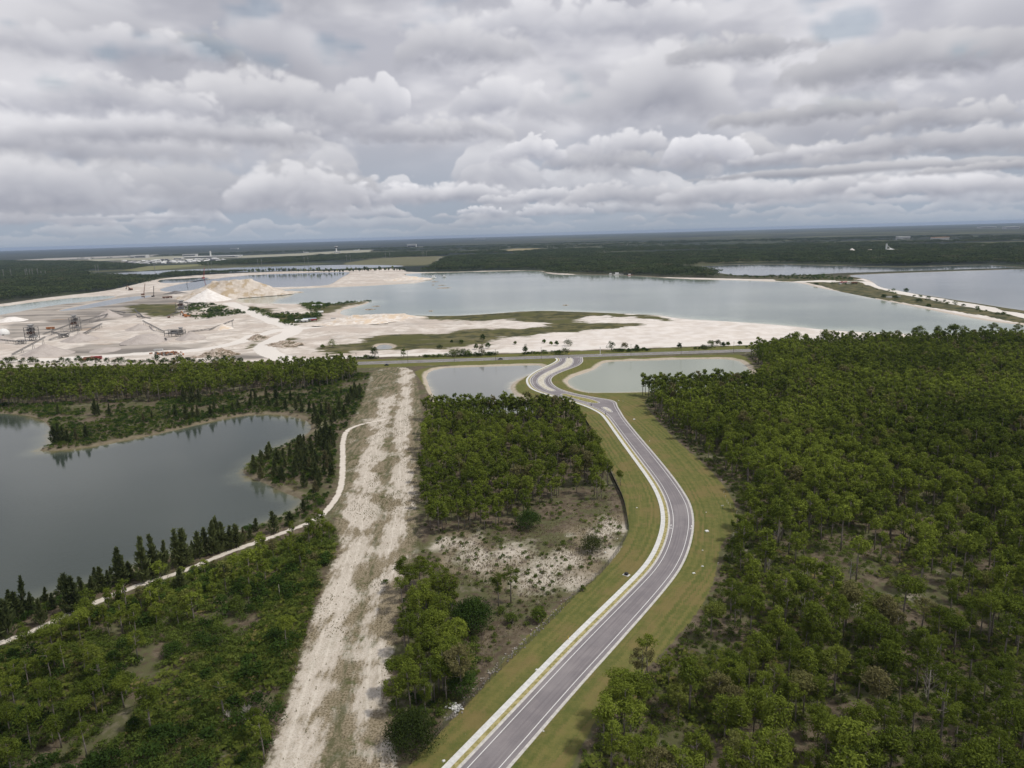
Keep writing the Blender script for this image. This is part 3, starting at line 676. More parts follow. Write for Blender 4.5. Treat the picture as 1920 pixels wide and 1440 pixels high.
ISLAND_TURF = smat('island_turf', (0.16, 0.165, 0.045), 0.95, 0.2, 0.6, col2=(0.34, 0.29, 0.12))

L_PX = [(1040, 671.5), (1044.7, 675), (1037, 680.6), (1021, 688), (1002.5, 696), (988, 707), (985, 715), (991.5, 727.5), (1005.6, 734.5), (1023, 740), (1049, 748), (1073, 754), (1088.4, 759), (1104, 765), (1120, 773),
        (1130, 780.6), (1157, 820), (1186, 860), (1215, 900), (1229, 925), (1237.5, 950), (1240.5, 980), (1230, 1020), (1209, 1058), (1165, 1102), (1063, 1200), (965, 1300), (828, 1440), (730, 1540)]
R_PX = [(1092, 669.5), (1094.5, 677.5), (1087, 685), (1070, 691.5), (1049, 699), (1035, 707), (1033, 715), (1040, 724), (1055.6, 732), (1080.6, 738.5), (1104, 743), (1127.5, 747), (1146, 749.5), (1157, 754), (1157, 760.5), (1165, 773),
        (1171, 784), (1201, 820), (1233, 857), (1267, 899), (1288, 930), (1298, 950), (1303, 980), (1297, 1020), (1282, 1060), (1254, 1100), (1167, 1200), (1077, 1300), (958, 1440), (868, 1540)]
def resample(p, step):
    d = np.r_[0, np.cumsum(np.hypot(*np.diff(p, axis=0).T))]; t = np.linspace(0, d[-1], max(2, int(d[-1] / step)))
    return np.stack([np.interp(t, d, p[:, 0]), np.interp(t, d, p[:, 1])], 1)
def smooth_path(p, step=1.5, it=10):
    q = resample(chaikin(p, 3, False), step)
    for _ in range(it):
        r = q.copy(); r[1:-1] = (q[:-2] + q[2:]) / 4 + q[1:-1] / 2; q = r
    return q
def offset(p, d):                           # d metres to the right-hand side when walking from the crossroads towards the camera is negative
    t = np.gradient(p, axis=0); n = np.stack([t[:, 1], -t[:, 0]], 1); n /= np.hypot(*n.T)[:, None] + 1e-9
    return p - n * d
def ribbon(name, a, b, z0, z1, mat, kind='structure', thick=None):
    """strip between two lines of points; thick gives it sides down to that height"""
    mb = MB(); n = len(a)
    v = [(p[0], p[1], z0) for p in a] + [(p[0], p[1], z1) for p in b]; f = [(i, i + 1, n + i + 1, n + i) for i in range(n - 1)]
    if thick is not None:
        v += [(p[0], p[1], thick) for p in a] + [(p[0], p[1], thick) for p in b]
        f += [(2 * n + i, 2 * n + i + 1, i + 1, i) for i in range(n - 1)] + [(n + i, n + i + 1, 3 * n + i + 1, 3 * n + i) for i in range(n - 1)]
    mb.add(v, f); o = mb.build(name, mat)
    import bmesh
    bm = bmesh.new(); bm.from_mesh(o.data); bmesh.ops.recalc_face_normals(bm, faces=bm.faces)
    up = sum(fc.normal.z * fc.calc_area() for fc in bm.faces)
    if up < 0: bmesh.ops.reverse_faces(bm, faces=bm.faces)
    bm.to_mesh(o.data); bm.free()
    if kind: o['kind'] = kind
    return o
Lw = smooth_path(GL(L_PX), 1.5, 8); Rw = smooth_path(GL(R_PX), 1.5, 6)
SIDE_W = 1.75
inL = [offset(Lw, k) for k in (SIDE_W, 3.0, 3.2, 3.75)]
inR = [offset(Rw, -k) for k in (0.0, 0.22, 0.85)]
# which way is inwards: towards the other line
if np.hypot(*(inL[1][200] - Rw[np.argmin(np.hypot(*(Rw - inL[1][200]).T))])) > np.hypot(*(Lw[200] - Rw[np.argmin(np.hypot(*(Rw - Lw[200]).T))])):
    inL = [offset(Lw, -k) for k in (SIDE_W, 3.0, 3.2, 3.75)]; inR = [offset(Rw, k) for k in (0.0, 0.22, 0.85)]; SGN = -1
else: SGN = 1
edgeL, edgeR = inL[3], inR[2]
road = MB().poly(list(edgeL) + list(edgeR[::-1]), 0.060)
# subdivide by a plain grid is not needed: a lane coordinate is carried for the wear marks
ro = road.build('curved_road', ASPHALT); ro['kind'] = 'structure'
# wearing course of the single carriageway with a coordinate across the lanes
def wearing_course():
    i0 = int(np.argmin(np.hypot(*(edgeL - G(1178, 824)).T))); pl = edgeL[i0:]; V = []; LN = []; F = []; K = 9
    for p in pl:
        k = int(np.argmin(np.hypot(*(edgeR - p).T))); q = edgeR[k]; w = float(np.hypot(*(q - p)))
        for c in range(K): t = c / (K - 1); V.append((p[0] * (1 - t) + q[0] * t, p[1] * (1 - t) + q[1] * t, 0.063)); LN.append((t - .5) * w)
    for i in range(len(pl) - 1):
        for c in range(K - 1): a = i * K + c; F.append((a, a + 1, a + K + 1, a + K))
    o = MB().add(V, F).build('wearing_course', ASPHALT); a = o.data.attributes.new('lane', 'FLOAT', 'POINT'); a.data.foreach_set('value', LN); o['kind'] = 'structure'
    if o.data.polygons[len(F) // 2].normal.z < 0: o.data.flip_normals()
wearing_course()
ribbon('planting_strip', inL[0], inL[1], 0.10, 0.10, SODDED)
ribbon('kerb', inL[1], inL[2], 0.17, 0.17, KERB_M, thick=0.02)
ribbon('gutter', inL[2], inL[3], 0.085, 0.065, KERB_M)
ribbon('kerb', inR[0], inR[1], 0.17, 0.17, KERB_M, thick=0.0)
ribbon('gutter', inR[1], inR[2], 0.085, 0.065, KERB_M)
# footpath: separate slabs for the nearer 300, one piece beyond
arc = np.r_[0, np.cumsum(np.hypot(*np.diff(Lw, axis=0).T))]
out_, in_ = Lw[::-1], inL[0][::-1]
dd = np.r_[0, np.cumsum(np.hypot(*np.diff(out_, axis=0).T))]
def at_arc(p, s): return np.array((np.interp(s, dd, p[:, 0]), np.interp(s, dd, p[:, 1])))
walk = tag(empty('footpath', (float(out_[0][0]), float(out_[0][1]), 0)), kind='structure')
walk['kind'] = 'structure'
o0 = np.array((float(out_[0][0]), float(out_[0][1])))
s = 0.0; k = 0; SL = 1.8
while s + SL < dd[-1] and k < 290:
    a, b = at_arc(out_, s + .015) - o0, at_arc(out_, s + SL - .015) - o0; c, d = at_arc(in_, s + SL - .015) - o0, at_arc(in_, s + .015) - o0
    h = 0.135 + 0.008 * ((k * 7919) % 5 - 2) / 2
    q = [a, b, c, d]
    mb = MB().add([(p[0], p[1], z) for z in (0.02, h) for p in q], [(4, 5, 6, 7), (0, 1, 5, 4), (1, 2, 6, 5), (2, 3, 7, 6), (3, 0, 4, 7)])
    if ((b - a)[0] * (d - a)[1] - (b - a)[1] * (d - a)[0]) < 0: mb.f = [t[::-1] for t in mb.f]
    mb.build('slab', CONCRETE, walk); s += SL; k += 1
i = int(np.searchsorted(dd, s))
rest = ribbon('slab_run', out_[i - 1:] - o0, in_[i - 1:] - o0, 0.131, 0.131, CONCRETE, None, 0.02); rest.parent = walk
# painted lines
def line_on(path, off, w, z, name='road_line', mat=PAINT, i0=0, i1=None):
    p = offset(path, off)[i0:i1]; q = offset(path, off + w)[i0:i1]
    return ribbon(name, p, q, z, z, mat)
line_on(edgeL, 1.25 * SGN, 0.20 * SGN, 0.066); line_on(edgeR, -1.25 * SGN, -0.20 * SGN, 0.066)
# islands of the divided part
def island(pts, fill, name):
    p = chaikin(np.array([G(940 + x / 6.4, 640 + y / 6.4) for x, y in pts]), 2)
    c = p.mean(0); n = len(p)
    t = np.roll(p, -1, 0) - np.roll(p, 1, 0); nn = np.stack([t[:, 1], -t[:, 0]], 1); nn /= np.hypot(*nn.T)[:, None] + 1e-9
    area = 0.5 * np.sum(p[:, 0] * np.roll(p[:, 1], -1) - np.roll(p[:, 0], -1) * p[:, 1])
    if area < 0: nn = -nn
    inner = p - nn * 0.35
    mb = MB(); v = [(q[0], q[1], 0.05) for q in p] + [(q[0], q[1], 0.2) for q in p] + [(q[0], q[1], 0.2) for q in inner]
    f = []
    for i in range(n):
        j = (i + 1) % n; f += [(i, j, n + j, n + i), (n + i, n + j, 2 * n + j, 2 * n + i)]
    if area < 0: f = [q[::-1] for q in f]
    mb.add(v, f); r = mb.build('median_kerb', KERB_M); r['kind'] = 'structure'
    o = MB().poly(list(inner), 0.215).build(name, fill); o['kind'] = 'structure'
    lp = p + nn * 0.55; lq = p + nn * 0.78
    lp = np.vstack([lp, lp[:1]]); lq = np.vstack([lq, lq[:1]])
    ribbon('road_line', lp, lq, 0.066, 0.066, PAINT)
island([(780, 203), (810, 195), (850, 205), (866, 240), (830, 300), (700, 345), (590, 395), (530, 435), (508, 480), (540, 540), (600, 570), (650, 590), (600, 603), (530, 578), (452, 528), (428, 480), (452, 432), (520, 382), (640, 330), (730, 285), (775, 245)], CREAM, 'median')
island([(712, 636), (760, 628), (900, 662), (1060, 692), (1180, 733), (1150, 746), (1040, 736), (850, 680), (740, 650)], ISLAND_TURF, 'median')
island([(1205, 792), (1268, 792), (1335, 850), (1305, 852), (1240, 818)], CREAM, 'median')
# lane dashes of the divided part
def dashes(px_line, dash=3.0, gap=6.0, w=0.18, z=0.067):
    p = smooth_path(GL(px_line), 0.5, 2); n = int(dash / .5); g = int((dash + gap) / .5)
    for i in range(0, len(p) - n, g):
        a = offset(p, -w / 2)[i:i + n]; b = offset(p, w / 2)[i:i + n]; ribbon('lane_dash', a, b, z, z, PAINT)
dashes([(1086, 673), (1082, 683), (1065, 690), (1044, 697), (1028, 706)], 2.5, 4)
dashes([(1053, 675), (1044, 682), (1025, 690), (1008, 699), (999, 708), (997, 716)], 2.5, 4)
# stop line and crossing lines at the crossroads and at the turning bay
for a, b in (((1044, 672.2), (1062, 671.4)), ((1076, 671.2), (1091, 670.4)), ((1100, 757), (1118, 753.5))):
    P, Q = G(*a), G(*b); d = (Q - P) / np.hypot(*(Q - P)); nrm = np.array((-d[1], d[0])) * 0.35
    ribbon('road_line', np.array([P, Q]), np.array([P + nrm, Q + nrm]), 0.068, 0.068, PAINT)
# bicycle symbols in the two cycle lanes
def bike_symbol(px, py):
    P = G(px, py); i = np.argmin(np.hypot(*(Rw - P).T)); t = Rw[i - 3] - Rw[i + 3]; t /= np.hypot(*t); s_ = np.array((t[1], -t[0]))
    mb = MB()
    def pt(u, v): q = P + s_ * u + t * v; return (q[0], q[1], 0.0675)
    def strip(u0, v0, u1, v1, w=.09):
        d = np.array((u1 - u0, v1 - v0)); d /= np.hypot(*d); n = np.array((-d[1], d[0])) * w / 2
        mb.add([pt(u0 - n[0], v0 - n[1]), pt(u1 - n[0], v1 - n[1]), pt(u1 + n[0], v1 + n[1]), pt(u0 + n[0], v0 + n[1])], [(0, 1, 2, 3)])
    for cx in (-.33, .33):                                   # wheels
        for k in range(10):
            a, b = 2 * math.pi * k / 10, 2 * math.pi * (k + 1) / 10
            mb.add([pt(cx + r * math.cos(q), r * math.sin(q) * 1.6 - .9) for r, q in ((.17, a), (.28, a), (.28, b), (.17, b))], [(0, 1, 2, 3)])
    strip(-.33, -.9, -.1, -.3); strip(-.1, -.3, .25, -.3); strip(.25, -.3, 0, -.9); strip(0, -.9, -.33, -.9); strip(.33, -.9, .25, -.05); strip(.1, -.05, .3, -.05)
    strip(0, .9, 0, 2.2, .18); mb.add([pt(-.35, 2.1), pt(.35, 2.1), pt(0, 2.9)], [(0, 1, 2)])
    o = mb.build('cycle_lane_symbol', PAINT); o['kind'] = 'structure'
bike_symbol(1257.5, 989); bike_symbol(1296.5, 990)
# the highway across the picture
nE = GL([(560, 686.5), (667, 683.5), (820, 680), (938, 676.3), (1000, 673.7), (1207, 667.2), (1390, 660), (1560, 653)]); fE = GL([(560, 681.5), (667, 678.5), (820, 674.4), (938, 670.4), (1000, 668), (1200, 661.6), (1390, 655.2), (1560, 648.5)])
def straight(p, ext=900.0):
    A = np.polyfit(p[:, 0], p[:, 1], 1); x = np.linspace(p[0, 0] - ext, p[-1, 0] + ext, 60); return np.stack([x, np.polyval(A, x)], 1)
nE, fE = straight(nE), straight(fE)
ribbon('highway', nE, fE, 0.050, 0.050, OLD_ASPHALT)
def between(t): return nE * (1 - t) + fE * t
for t in (0.10, 0.90): ribbon('road_line', between(t), between(t + 0.012), 0.056, 0.056, PAINT)
YEL = smat('yellow_paint', (0.62, 0.46, 0.10), 0.6)
for t in (0.50, 0.53): ribbon('road_line', between(t), between(t + 0.01), 0.056, 0.056, YEL)
for px, py in ((825, 677.5), (902, 675.5), (1082, 668.2), (1175, 664.2), (1218, 662.8)):   # arrows
    P = G(px, py); mb = MB(); mb.add([(P[0] + x, P[1] + y, 0.058) for x, y in ((-2, -.15), (1, -.15), (1, .15), (-2, .15))], [(0, 1, 2, 3)])
    mb.add([(P[0] + x, P[1] + y, 0.058) for x, y in ((1, -.6), (2.4, 0), (1, .6))], [(0, 1, 2)]); mb.build('lane_arrow', PAINT)['kind'] = 'structure'

# ------------------------------------------------------------------ plants: leaves as small faces spread through each crown
rng = np.random.default_rng(7)
def leaf_faces(cent, rad, n, size, up=0.25, jit=0.75, flat=0.8, inner=0.30):
    """n leaf quads round every centre of CENT (k,3) with radius RAD (k,), facing roughly outwards"""
    k = len(cent); c = np.repeat(cent, n, 0); r = np.repeat(rad, n)
    d = rng.normal(size=(k * n, 3)); d[:, 2] = d[:, 2] + up; d /= np.linalg.norm(d, axis=1)[:, None]
    rr = r * (inner + (1.12 - inner) * rng.random(k * n) ** 0.7)
    p = c + d * rr[:, None] * np.array((1, 1, flat))
    nrm = d + rng.normal(size=d.shape) * jit; nrm[:, 2] += up; nrm /= np.linalg.norm(nrm, axis=1)[:, None]
    a = np.cross(nrm, rng.normal(size=d.shape)); a /= np.linalg.norm(a, axis=1)[:, None]; b = np.cross(nrm, a)
    s = size * (0.6 + 0.8 * rng.random(k * n))[:, None]
    q = np.stack([p - a * s * .6, p - b * s * .22 + a * s * .05, p + a * s * .6, p + b * s * .22 + a * s * .05], 1)
    tint = np.repeat(np.clip(np.repeat(rng.random(k), n) * 0.5 + rng.random(k * n) * 0.5, 0, 1), 4)
    return q.reshape(-1, 3), tint
def mesh_quads(name, v, tint, mat, extra=None):
    """quads (4 points each) as a mesh; EXTRA is an MB joined on (second material)"""
    n = len(v) // 4
    ev = np.array(extra.v) if extra else np.zeros((0, 3)); allv = np.vstack([v, ev]).astype(np.float32)
    me = bpy.data.meshes.new(name); me.vertices.add(len(allv)); me.vertices.foreach_set('co', allv.ravel())
    fl = [list(range(i * 4, i * 4 + 4)) for i in range(0)]
    ef = [tuple(i + len(v) for i in f) for f in extra.f] if extra else []
    idx = np.concatenate([np.arange(n * 4, dtype=np.int32)] + [np.array(f, np.int32) for f in ef]) if ef else np.arange(n * 4, dtype=np.int32)
    sizes = np.array([4] * n + [len(f) for f in ef], np.int32); starts = np.r_[0, np.cumsum(sizes)[:-1]].astype(np.int32)
    me.loops.add(len(idx)); me.loops.foreach_set('vertex_index', idx)
    me.polygons.add(len(sizes)); me.polygons.foreach_set('loop_start', starts)
    me.update(); me.validate()
    t = me.attributes.new('tint', 'FLOAT', 'POINT'); t.data.foreach_set('value', np.r_[tint, np.zeros(len(ev))].astype(np.float32))
    me.materials.append(mat)
    if extra is not None:
        me.materials.append(BARK); me.polygons.foreach_set('material_index', np.array([0] * n + [1] * len(ef), np.int32))
    return me
def leaf_mat(name, a, b_, c_=None, trans=0.28):
    """two leaf greens mixed per leaf and per plant; c_ an odd colour some plants lean to"""
    m = bpy.data.materials.new(name); m.use_nodes = True; nt = m.node_tree; nt.nodes.clear()
    out = nt.nodes.new('ShaderNodeOutputMaterial'); mix = nt.nodes.new('ShaderNodeMixShader')
    df = nt.nodes.new('ShaderNodeBsdfDiffuse'); tl = nt.nodes.new('ShaderNodeBsdfTranslucent')
    t = attr(nt, 'tint'); r = obj_rand(nt); f = (t * 0.62 + r * 0.62 - 0.12).mx(0.0).mn(1.0)
    col = mixc(f, a, b_)
    loc = S(nt, nt.nodes.new('ShaderNodeObjectInfo').outputs['Location']); ns = noise(loc, 0.010, 3, 0.5)
    col = mixc(ss(ns, 0.50, 0.64) * 0.5, col, tuple(x * 1.3 for x in b_)); col = mixc(ss(ns, 0.48, 0.36) * 0.5, col, tuple(x * .9 for x in a))
    if c_: col = mixc(ss(r, 0.92, 0.97), col, c_)
    nt.links.new(col.k, df.inputs[0]); nt.links.new(mulc(col, 1.25).k, tl.inputs[0])
    mix.inputs[0].default_value = trans; nt.links.new(df.outputs[0], mix.inputs[1]); nt.links.new(tl.outputs[0], mix.inputs[2]); nt.links.new(mix.outputs[0], out.inputs[0])
    return m
BARK = smat('pine_bark', (0.27, 0.235, 0.205), 0.95, 0.2, 2.0)
DEAD = smat('weathered_dead_wood', (0.42, 0.38, 0.34), 0.9, 0.15, 2.0)
PINE_L = leaf_mat('pine_needles', (0.066, 0.094, 0.016), (0.198, 0.240, 0.038), (0.160, 0.148, 0.064))
CAS_L = leaf_mat('casuarina_sprays', (0.050, 0.068, 0.026), (0.125, 0.145, 0.055), (0.150, 0.140, 0.070))
OAK_L = leaf_mat('oak_leaves', (0.026, 0.048, 0.012), (0.062, 0.105, 0.022))
BUSH_L = leaf_mat('bush_leaves', (0.058, 0.088, 0.019), (0.142, 0.184, 0.037), (0.135, 0.125, 0.055))
PALM_L = leaf_mat('palmetto_fronds', (0.070, 0.098, 0.018), (0.165, 0.190, 0.038), (0.23, 0.19, 0.08))
DRY_L = leaf_mat('dry_tuft', (0.190, 0.180, 0.090), (0.36, 0.31, 0.20), (0.38, 0.32, 0.22), .45)
DBR_L = leaf_mat('dead_scrub', (0.16, 0.125, 0.095), (0.27, 0.225, 0.185))
FAR_L = leaf_mat('far_woodland_leaves', (0.030, 0.046, 0.018), (0.068, 0.088, 0.032), (0.090, 0.090, 0.044), 0.15)

def pine_parts(seed, H=14.0, rx=3.0, crown=0.42, puffs=20, leaves=54, size=0.42, look='round'):
    global rng; rng = np.random.default_rng(seed)
    rnd = random.Random(seed)
    lean = (rnd.uniform(-.5, .5), rnd.uniform(-.5, .5))
    zc = H * (1 - crown / 2); rz = H * crown / 2
    cs = []; rs = []
    for i in range(puffs):
        a = rnd.uniform(0, 2 * math.pi); t = (i + .5) / puffs
        hz = -1 + 2 * t; rr = math.sqrt(max(0.05, 1 - (hz * .92) ** 2)) * rnd.uniform(0.45, 1.0)
        if look == 'flat': hz = hz * .55 + .35
        if look == 'sparse': rr *= 1.15
        if look == 'tall': rr *= .78
        if look == 'lopsided': a = a * .6
        cs.append((lean[0] + rx * rr * math.cos(a) * .82, lean[1] + rx * rr * math.sin(a) * .82, zc + rz * hz * .85)); rs.append(rnd.uniform(.5, 1.35) * rx / 3.0 * (1.0 if look != 'sparse' else .8))
    cs.append((lean[0], lean[1], zc + rz * .9)); rs.append(.95 * rx / 3.0)
    cs = np.array(cs); rs = np.array(rs)
    v, t = leaf_faces(cs, rs, leaves, size * rx / 3.0, up=0.35)
    tr = MB(); r0 = 0.17 + H * .006
    tr.tube([(0, 0, -0.3), (lean[0] * .15, lean[1] * .1, H * .35), (lean[0] * .6, lean[1] * .7, H * .65), (lean[0], lean[1], H * .93)], [r0, r0 * .8, r0 * .6, r0 * .2], 6)
    limbs = MB()
    for c in cs[::3]:
        z0 = max(H * (1 - crown) - .5, c[2] - rnd.uniform(.6, 1.6)); k = z0 / H
        limbs.tube([(lean[0] * k, lean[1] * k, z0), ((c[0] + lean[0] * k) / 2, (c[1] + lean[1] * k) / 2, (z0 + c[2]) / 2 - .1), tuple(c)], [r0 * .35, r0 * .25, r0 * .1], 4, False)
    for _ in range(4):
        z0 = H * rnd.uniform(.3, .55); a = rnd.uniform(0, 6.28); limbs.tube([(lean[0] * z0 / H, lean[1] * z0 / H, z0), (math.cos(a) * 1.1, math.sin(a) * 1.1, z0 + .3)], [.05, .02], 3, False)
    return v, t, tr, limbs
LOOKS = ['round', 'tall', 'flat', 'sparse', 'lopsided', 'round']
SAY = {'round': 'rounded crown', 'tall': 'narrow crown', 'flat': 'flat-topped crown', 'sparse': 'open crown', 'lopsided': 'lopsided crown'}
PINES = []     # (crown mesh, trunk mesh, limbs mesh, look, H)
for i in range(10):
    look = LOOKS[i % 6]; H = [13.5, 15.5, 12.5, 14.5, 13, 15, 16.5, 11.5, 14, 12][i]
    v, t, tr, lb = pine_parts(100 + i, H, [3.8, 3.2, 4.2, 3.6, 3.9, 4.3, 3.4, 3.6, 3.4, 3.3][i], [.46, .5, .34, .44, .46, .5, .52, .4, .42, .5][i], [28, 26, 24, 18, 24, 32, 28, 24, 17, 24][i], 72, 0.40, look)
    cm = mesh_quads('crown', v, t, PINE_L)
    def mesh_of(mb, name):
        me = bpy.data.meshes.new(name); me.from_pydata(mb.v, [], mb.f); me.materials.append(BARK); me.polygons.foreach_set('use_smooth', [True] * len(me.polygons)); return me
    PINES.append((cm, mesh_of(tr, 'trunk'), mesh_of(lb, 'limbs'), look, H))
def proto(name, me):                      # an unlinked object that only hands its mesh to the scatterers
    return bpy.data.objects.new(name, me)
def joined(seed, mat, **kw):
    v, t, tr, lb = pine_parts(seed, **kw); tr.add(lb.v, lb.f); return mesh_quads('pine_mesh', v, t, mat, tr)
PINE_MID = [proto('pine_source', joined(200 + i, PINE_L, H=[12, 13.5, 15, 12.5, 14, 11.5, 13, 14.5][i], rx=[3.9, 3.3, 3.6, 4.2, 3.3, 3.5, 3.8, 4.0][i], crown=.50, puffs=20, leaves=42, size=.58, look=LOOKS[i % 6])) for i in range(8)]
PINE_FAR = [proto('pine_source', joined(230 + i, PINE_L, H=12.5 + i, rx=3.5 + .2 * i, crown=.54, puffs=12, leaves=24, size=.95, look='round')) for i in range(4)]
def casuarina(seed, H=12.0, w=1.9, n=560, size=.70):
    global rng; rng = np.random.default_rng(seed)
    z = H * (0.06 + 0.94 * rng.random(n) ** 0.85); a = rng.random(n) * 2 * np.pi
    prof = np.clip(np.minimum((1.02 - z / H) * 1.35, 0.5 + z / H * 2.2), 0.05, 1.0) * (0.95 + 0.45 * np.sin(a * 2 + z * 1.1 + seed) + 0.35 * np.sin(a + z * 2.3 + seed * 2))
    prof = np.clip(prof, .05, 1.1); r = w * prof * np.sqrt(rng.random(n)) 
    c = np.stack([np.cos(a) * r, np.sin(a) * r, z], 1)
    d = np.stack([np.cos(a) * .8, np.sin(a) * .8, np.ones(n)], 1) + rng.normal(size=(n, 3)) * .38; d /= np.linalg.norm(d, axis=1)[:, None]
    b = np.cross(d, rng.normal(size=(n, 3))); b /= np.linalg.norm(b, axis=1)[:, None]; s = size * (.6 + .9 * rng.random(n))[:, None]
    q = np.stack([c - d * s, c + b * s * .26, c + d * s, c - b * s * .26], 1).reshape(-1, 3)
    t = np.repeat(rng.random(n), 4)
    tr = MB().tube([(0, 0, -.3), (0.1, 0, H * .5), (0, 0, H * .96)], [.16, .11, .03], 5)
    return q, t, tr
CAS = []
for i in range(6):
    H = [13, 11, 14.5, 9, 12, 6.5][i]; q, t, tr = casuarina(300 + i, H, [2.3, 2.0, 2.5, 2.2, 1.9, 1.9][i], [900, 760, 1000, 560, 700, 420][i])
    CAS.append((mesh_quads('crown', q, t, CAS_L), (lambda mb: (lambda me: (me.from_pydata(mb.v, [], mb.f), me.materials.append(BARK), me)[2])(bpy.data.meshes.new('trunk')))(tr), H))
def round_bush(seed, R_=2.0, H=2.4, lobes=10, leaves=42, size=.42, mat=BUSH_L, name='crown', trunk=True, up=.3):
    global rng; rng = np.random.default_rng(seed); rnd = random.Random(seed)
    cs = []; rs = []
    for i in range(lobes):
        a = i * 2.4 + rnd.uniform(-.4, .4); k = math.sqrt((i + .5) / lobes); z = H * (.30 + .42 * (1 - k * k) + rnd.uniform(-.08, .1))
        cs.append((R_ * .70 * k * math.cos(a), R_ * .70 * k * math.sin(a), z)); rs.append(R_ * rnd.uniform(.30, .46))
    v, t = leaf_faces(np.array(cs), np.array(rs), leaves, size, up=up, flat=min(1.0, H / R_ * .8))
    v[:, 2] = np.maximum(v[:, 2], 0.03 + 0.1 * rng.random(len(v)))
    return v, t, np.array(cs)
def bush_mesh(seed, mat, **kw):
    v, t, cs = round_bush(seed, **kw); return mesh_quads('crown', v, t, mat)
BUSHES = [proto('bush_source', bush_mesh(400 + i, BUSH_L, R_=1.2 + .35 * i, H=1.3 + .35 * i, lobes=7, leaves=26, size=.42)) for i in range(4)]
BROWN_BUSH = [proto('bush_source', bush_mesh(420 + i, DBR_L, R_=.9 + .3 * i, H=.8 + .2 * i, lobes=6, leaves=14, size=.32)) for i in range(3)]
DARK_BUSH = [proto('bush_source', bush_mesh(430 + i, OAK_L, R_=1.8 + .5 * i, H=2.2 + .6 * i, lobes=9, leaves=30, size=.5)) for i in range(3)]
def palmetto(seed):
    """fans of narrow upright fronds"""
    global rng; rng = np.random.default_rng(seed); V = []; T = []
    for k in range(9):
        a0 = rng.random() * 6.28; r = .15 + rng.random() * .85; c = np.array((math.cos(a0) * r, math.sin(a0) * r, .45 + .35 * rng.random()))
        out = np.array((math.cos(a0), math.sin(a0), .9)); out /= np.linalg.norm(out); tt = rng.random()
        s = np.cross(out, (0, 0, 1.0)); s /= np.linalg.norm(s); u = np.cross(s, out)
        for j in range(5):
            g = (j - 2) * .42; d = out * math.cos(g) + s * math.sin(g); p = c; n = np.cross(d, u); n /= np.linalg.norm(n); L = .55 + .2 * rng.random()
            V += [p, p + d * L * .6 + n * .075, p + d * L, p + d * L * .6 - n * .075]; T += [tt] * 4
    return mesh_quads('palmetto_mesh', np.array(V), np.array(T), PALM_L)
PALMS = [proto('palmetto_source', palmetto(500 + i)) for i in range(4)]
def tuft(seed, mat=None):
    global rng; rng = np.random.default_rng(seed); V = []; T = []
    for k in range(9):
        a = rng.random() * 6.28; p = np.array((math.cos(a), math.sin(a), 0)) * .12 * rng.random(); d = np.array((math.cos(a) * .45, math.sin(a) * .45, 1)); n = np.array((-math.sin(a), math.cos(a), 0)) * .07; L = .35 + .35 * rng.random(); t = rng.random()
        V += [p - n, p + n, p + n * .5 + d * L, p - n * .5 + d * L]; T += [t] * 4
    return mesh_quads('tuft_mesh', np.array(V), np.array(T), mat or DRY_L)
TUFTS = [proto('tuft_source', tuft(520 + i)) for i in range(3)]
def canopy_patch(seed, size=42, n=26):
    """a piece of far woodland: many small domed crowns"""
    global rng; rng = np.random.default_rng(seed)
    p = (rng.random((n, 2)) - .5) * size; h = 8 + 4 * rng.random(n); cs = np.c_[p, h - 2.0]; rs = 2.6 + 1.6 * rng.random(n)
    v, t = leaf_faces(cs, rs, 9, 3.6, up=.9, jit=.35, flat=.9, inner=.8)
    return mesh_quads('canopy_mesh', v, t, FAR_L)
CANOPY = [proto('canopy_source', canopy_patch(540 + i)) for i in range(5)]

def scatter(name, sources, P, rot, sc, idx, label=None, cat=None, group=None):
    """ONE object of kind stuff: the SOURCES set on the points P"""
    n = len(P); me = bpy.data.meshes.new(name); me.vertices.add(n); me.vertices.foreach_set('co', np.asarray(P, np.float32).ravel())
    for k, v, ty in (('rot', rot, 'FLOAT'), ('sc', sc, 'FLOAT'), ('idx', idx, 'INT')):
        a = me.attributes.new(k, ty, 'POINT'); a.data.foreach_set('value', np.asarray(v, np.int32 if ty == 'INT' else np.float32))
    o = bpy.data.objects.new(name, me); C.collection.objects.link(o)
    ng = bpy.data.node_groups.new('scatter_' + name, 'GeometryNodeTree')
    ng.interface.new_socket('Geometry', in_out='INPUT', socket_type='NodeSocketGeometry'); ng.interface.new_socket('Geometry', in_out='OUTPUT', socket_type='NodeSocketGeometry')
    N = ng.nodes.new; gi, go = N('NodeGroupInput'), N('NodeGroupOutput'); iop = N('GeometryNodeInstanceOnPoints'); join = N('GeometryNodeJoinGeometry')
    for s_ in reversed(sources):
        oi = N('GeometryNodeObjectInfo'); oi.inputs['Object'].default_value = s_; oi.inputs['As Instance'].default_value = False
        g2 = N('GeometryNodeGeometryToInstance'); ng.links.new(oi.outputs['Geometry'], g2.inputs[0]); ng.links.new(g2.outputs[0], join.inputs[0])
    def na_(k, ty):
        a = N('GeometryNodeInputNamedAttribute'); a.data_type = ty; a.inputs[0].default_value = k; return a.outputs[0]
    ng.links.new(gi.outputs[0], iop.inputs['Points']); ng.links.new(join.outputs[0], iop.inputs['Instance'])
    iop.inputs['Pick Instance'].default_value = True; ng.links.new(na_('idx', 'INT'), iop.inputs['Instance Index'])
    cx = N('ShaderNodeCombineXYZ'); ng.links.new(na_('rot', 'FLOAT'), cx.inputs[2]); ng.links.new(cx.outputs[0], iop.inputs['Rotation'])
    ng.links.new(na_('sc', 'FLOAT'), iop.inputs['Scale']); ng.links.new(iop.outputs[0], go.inputs[0])
    md = o.modifiers.new('scatter', 'NODES'); md.node_group = ng
    o['kind'] = 'stuff'
    return tag(o, label, cat, group)

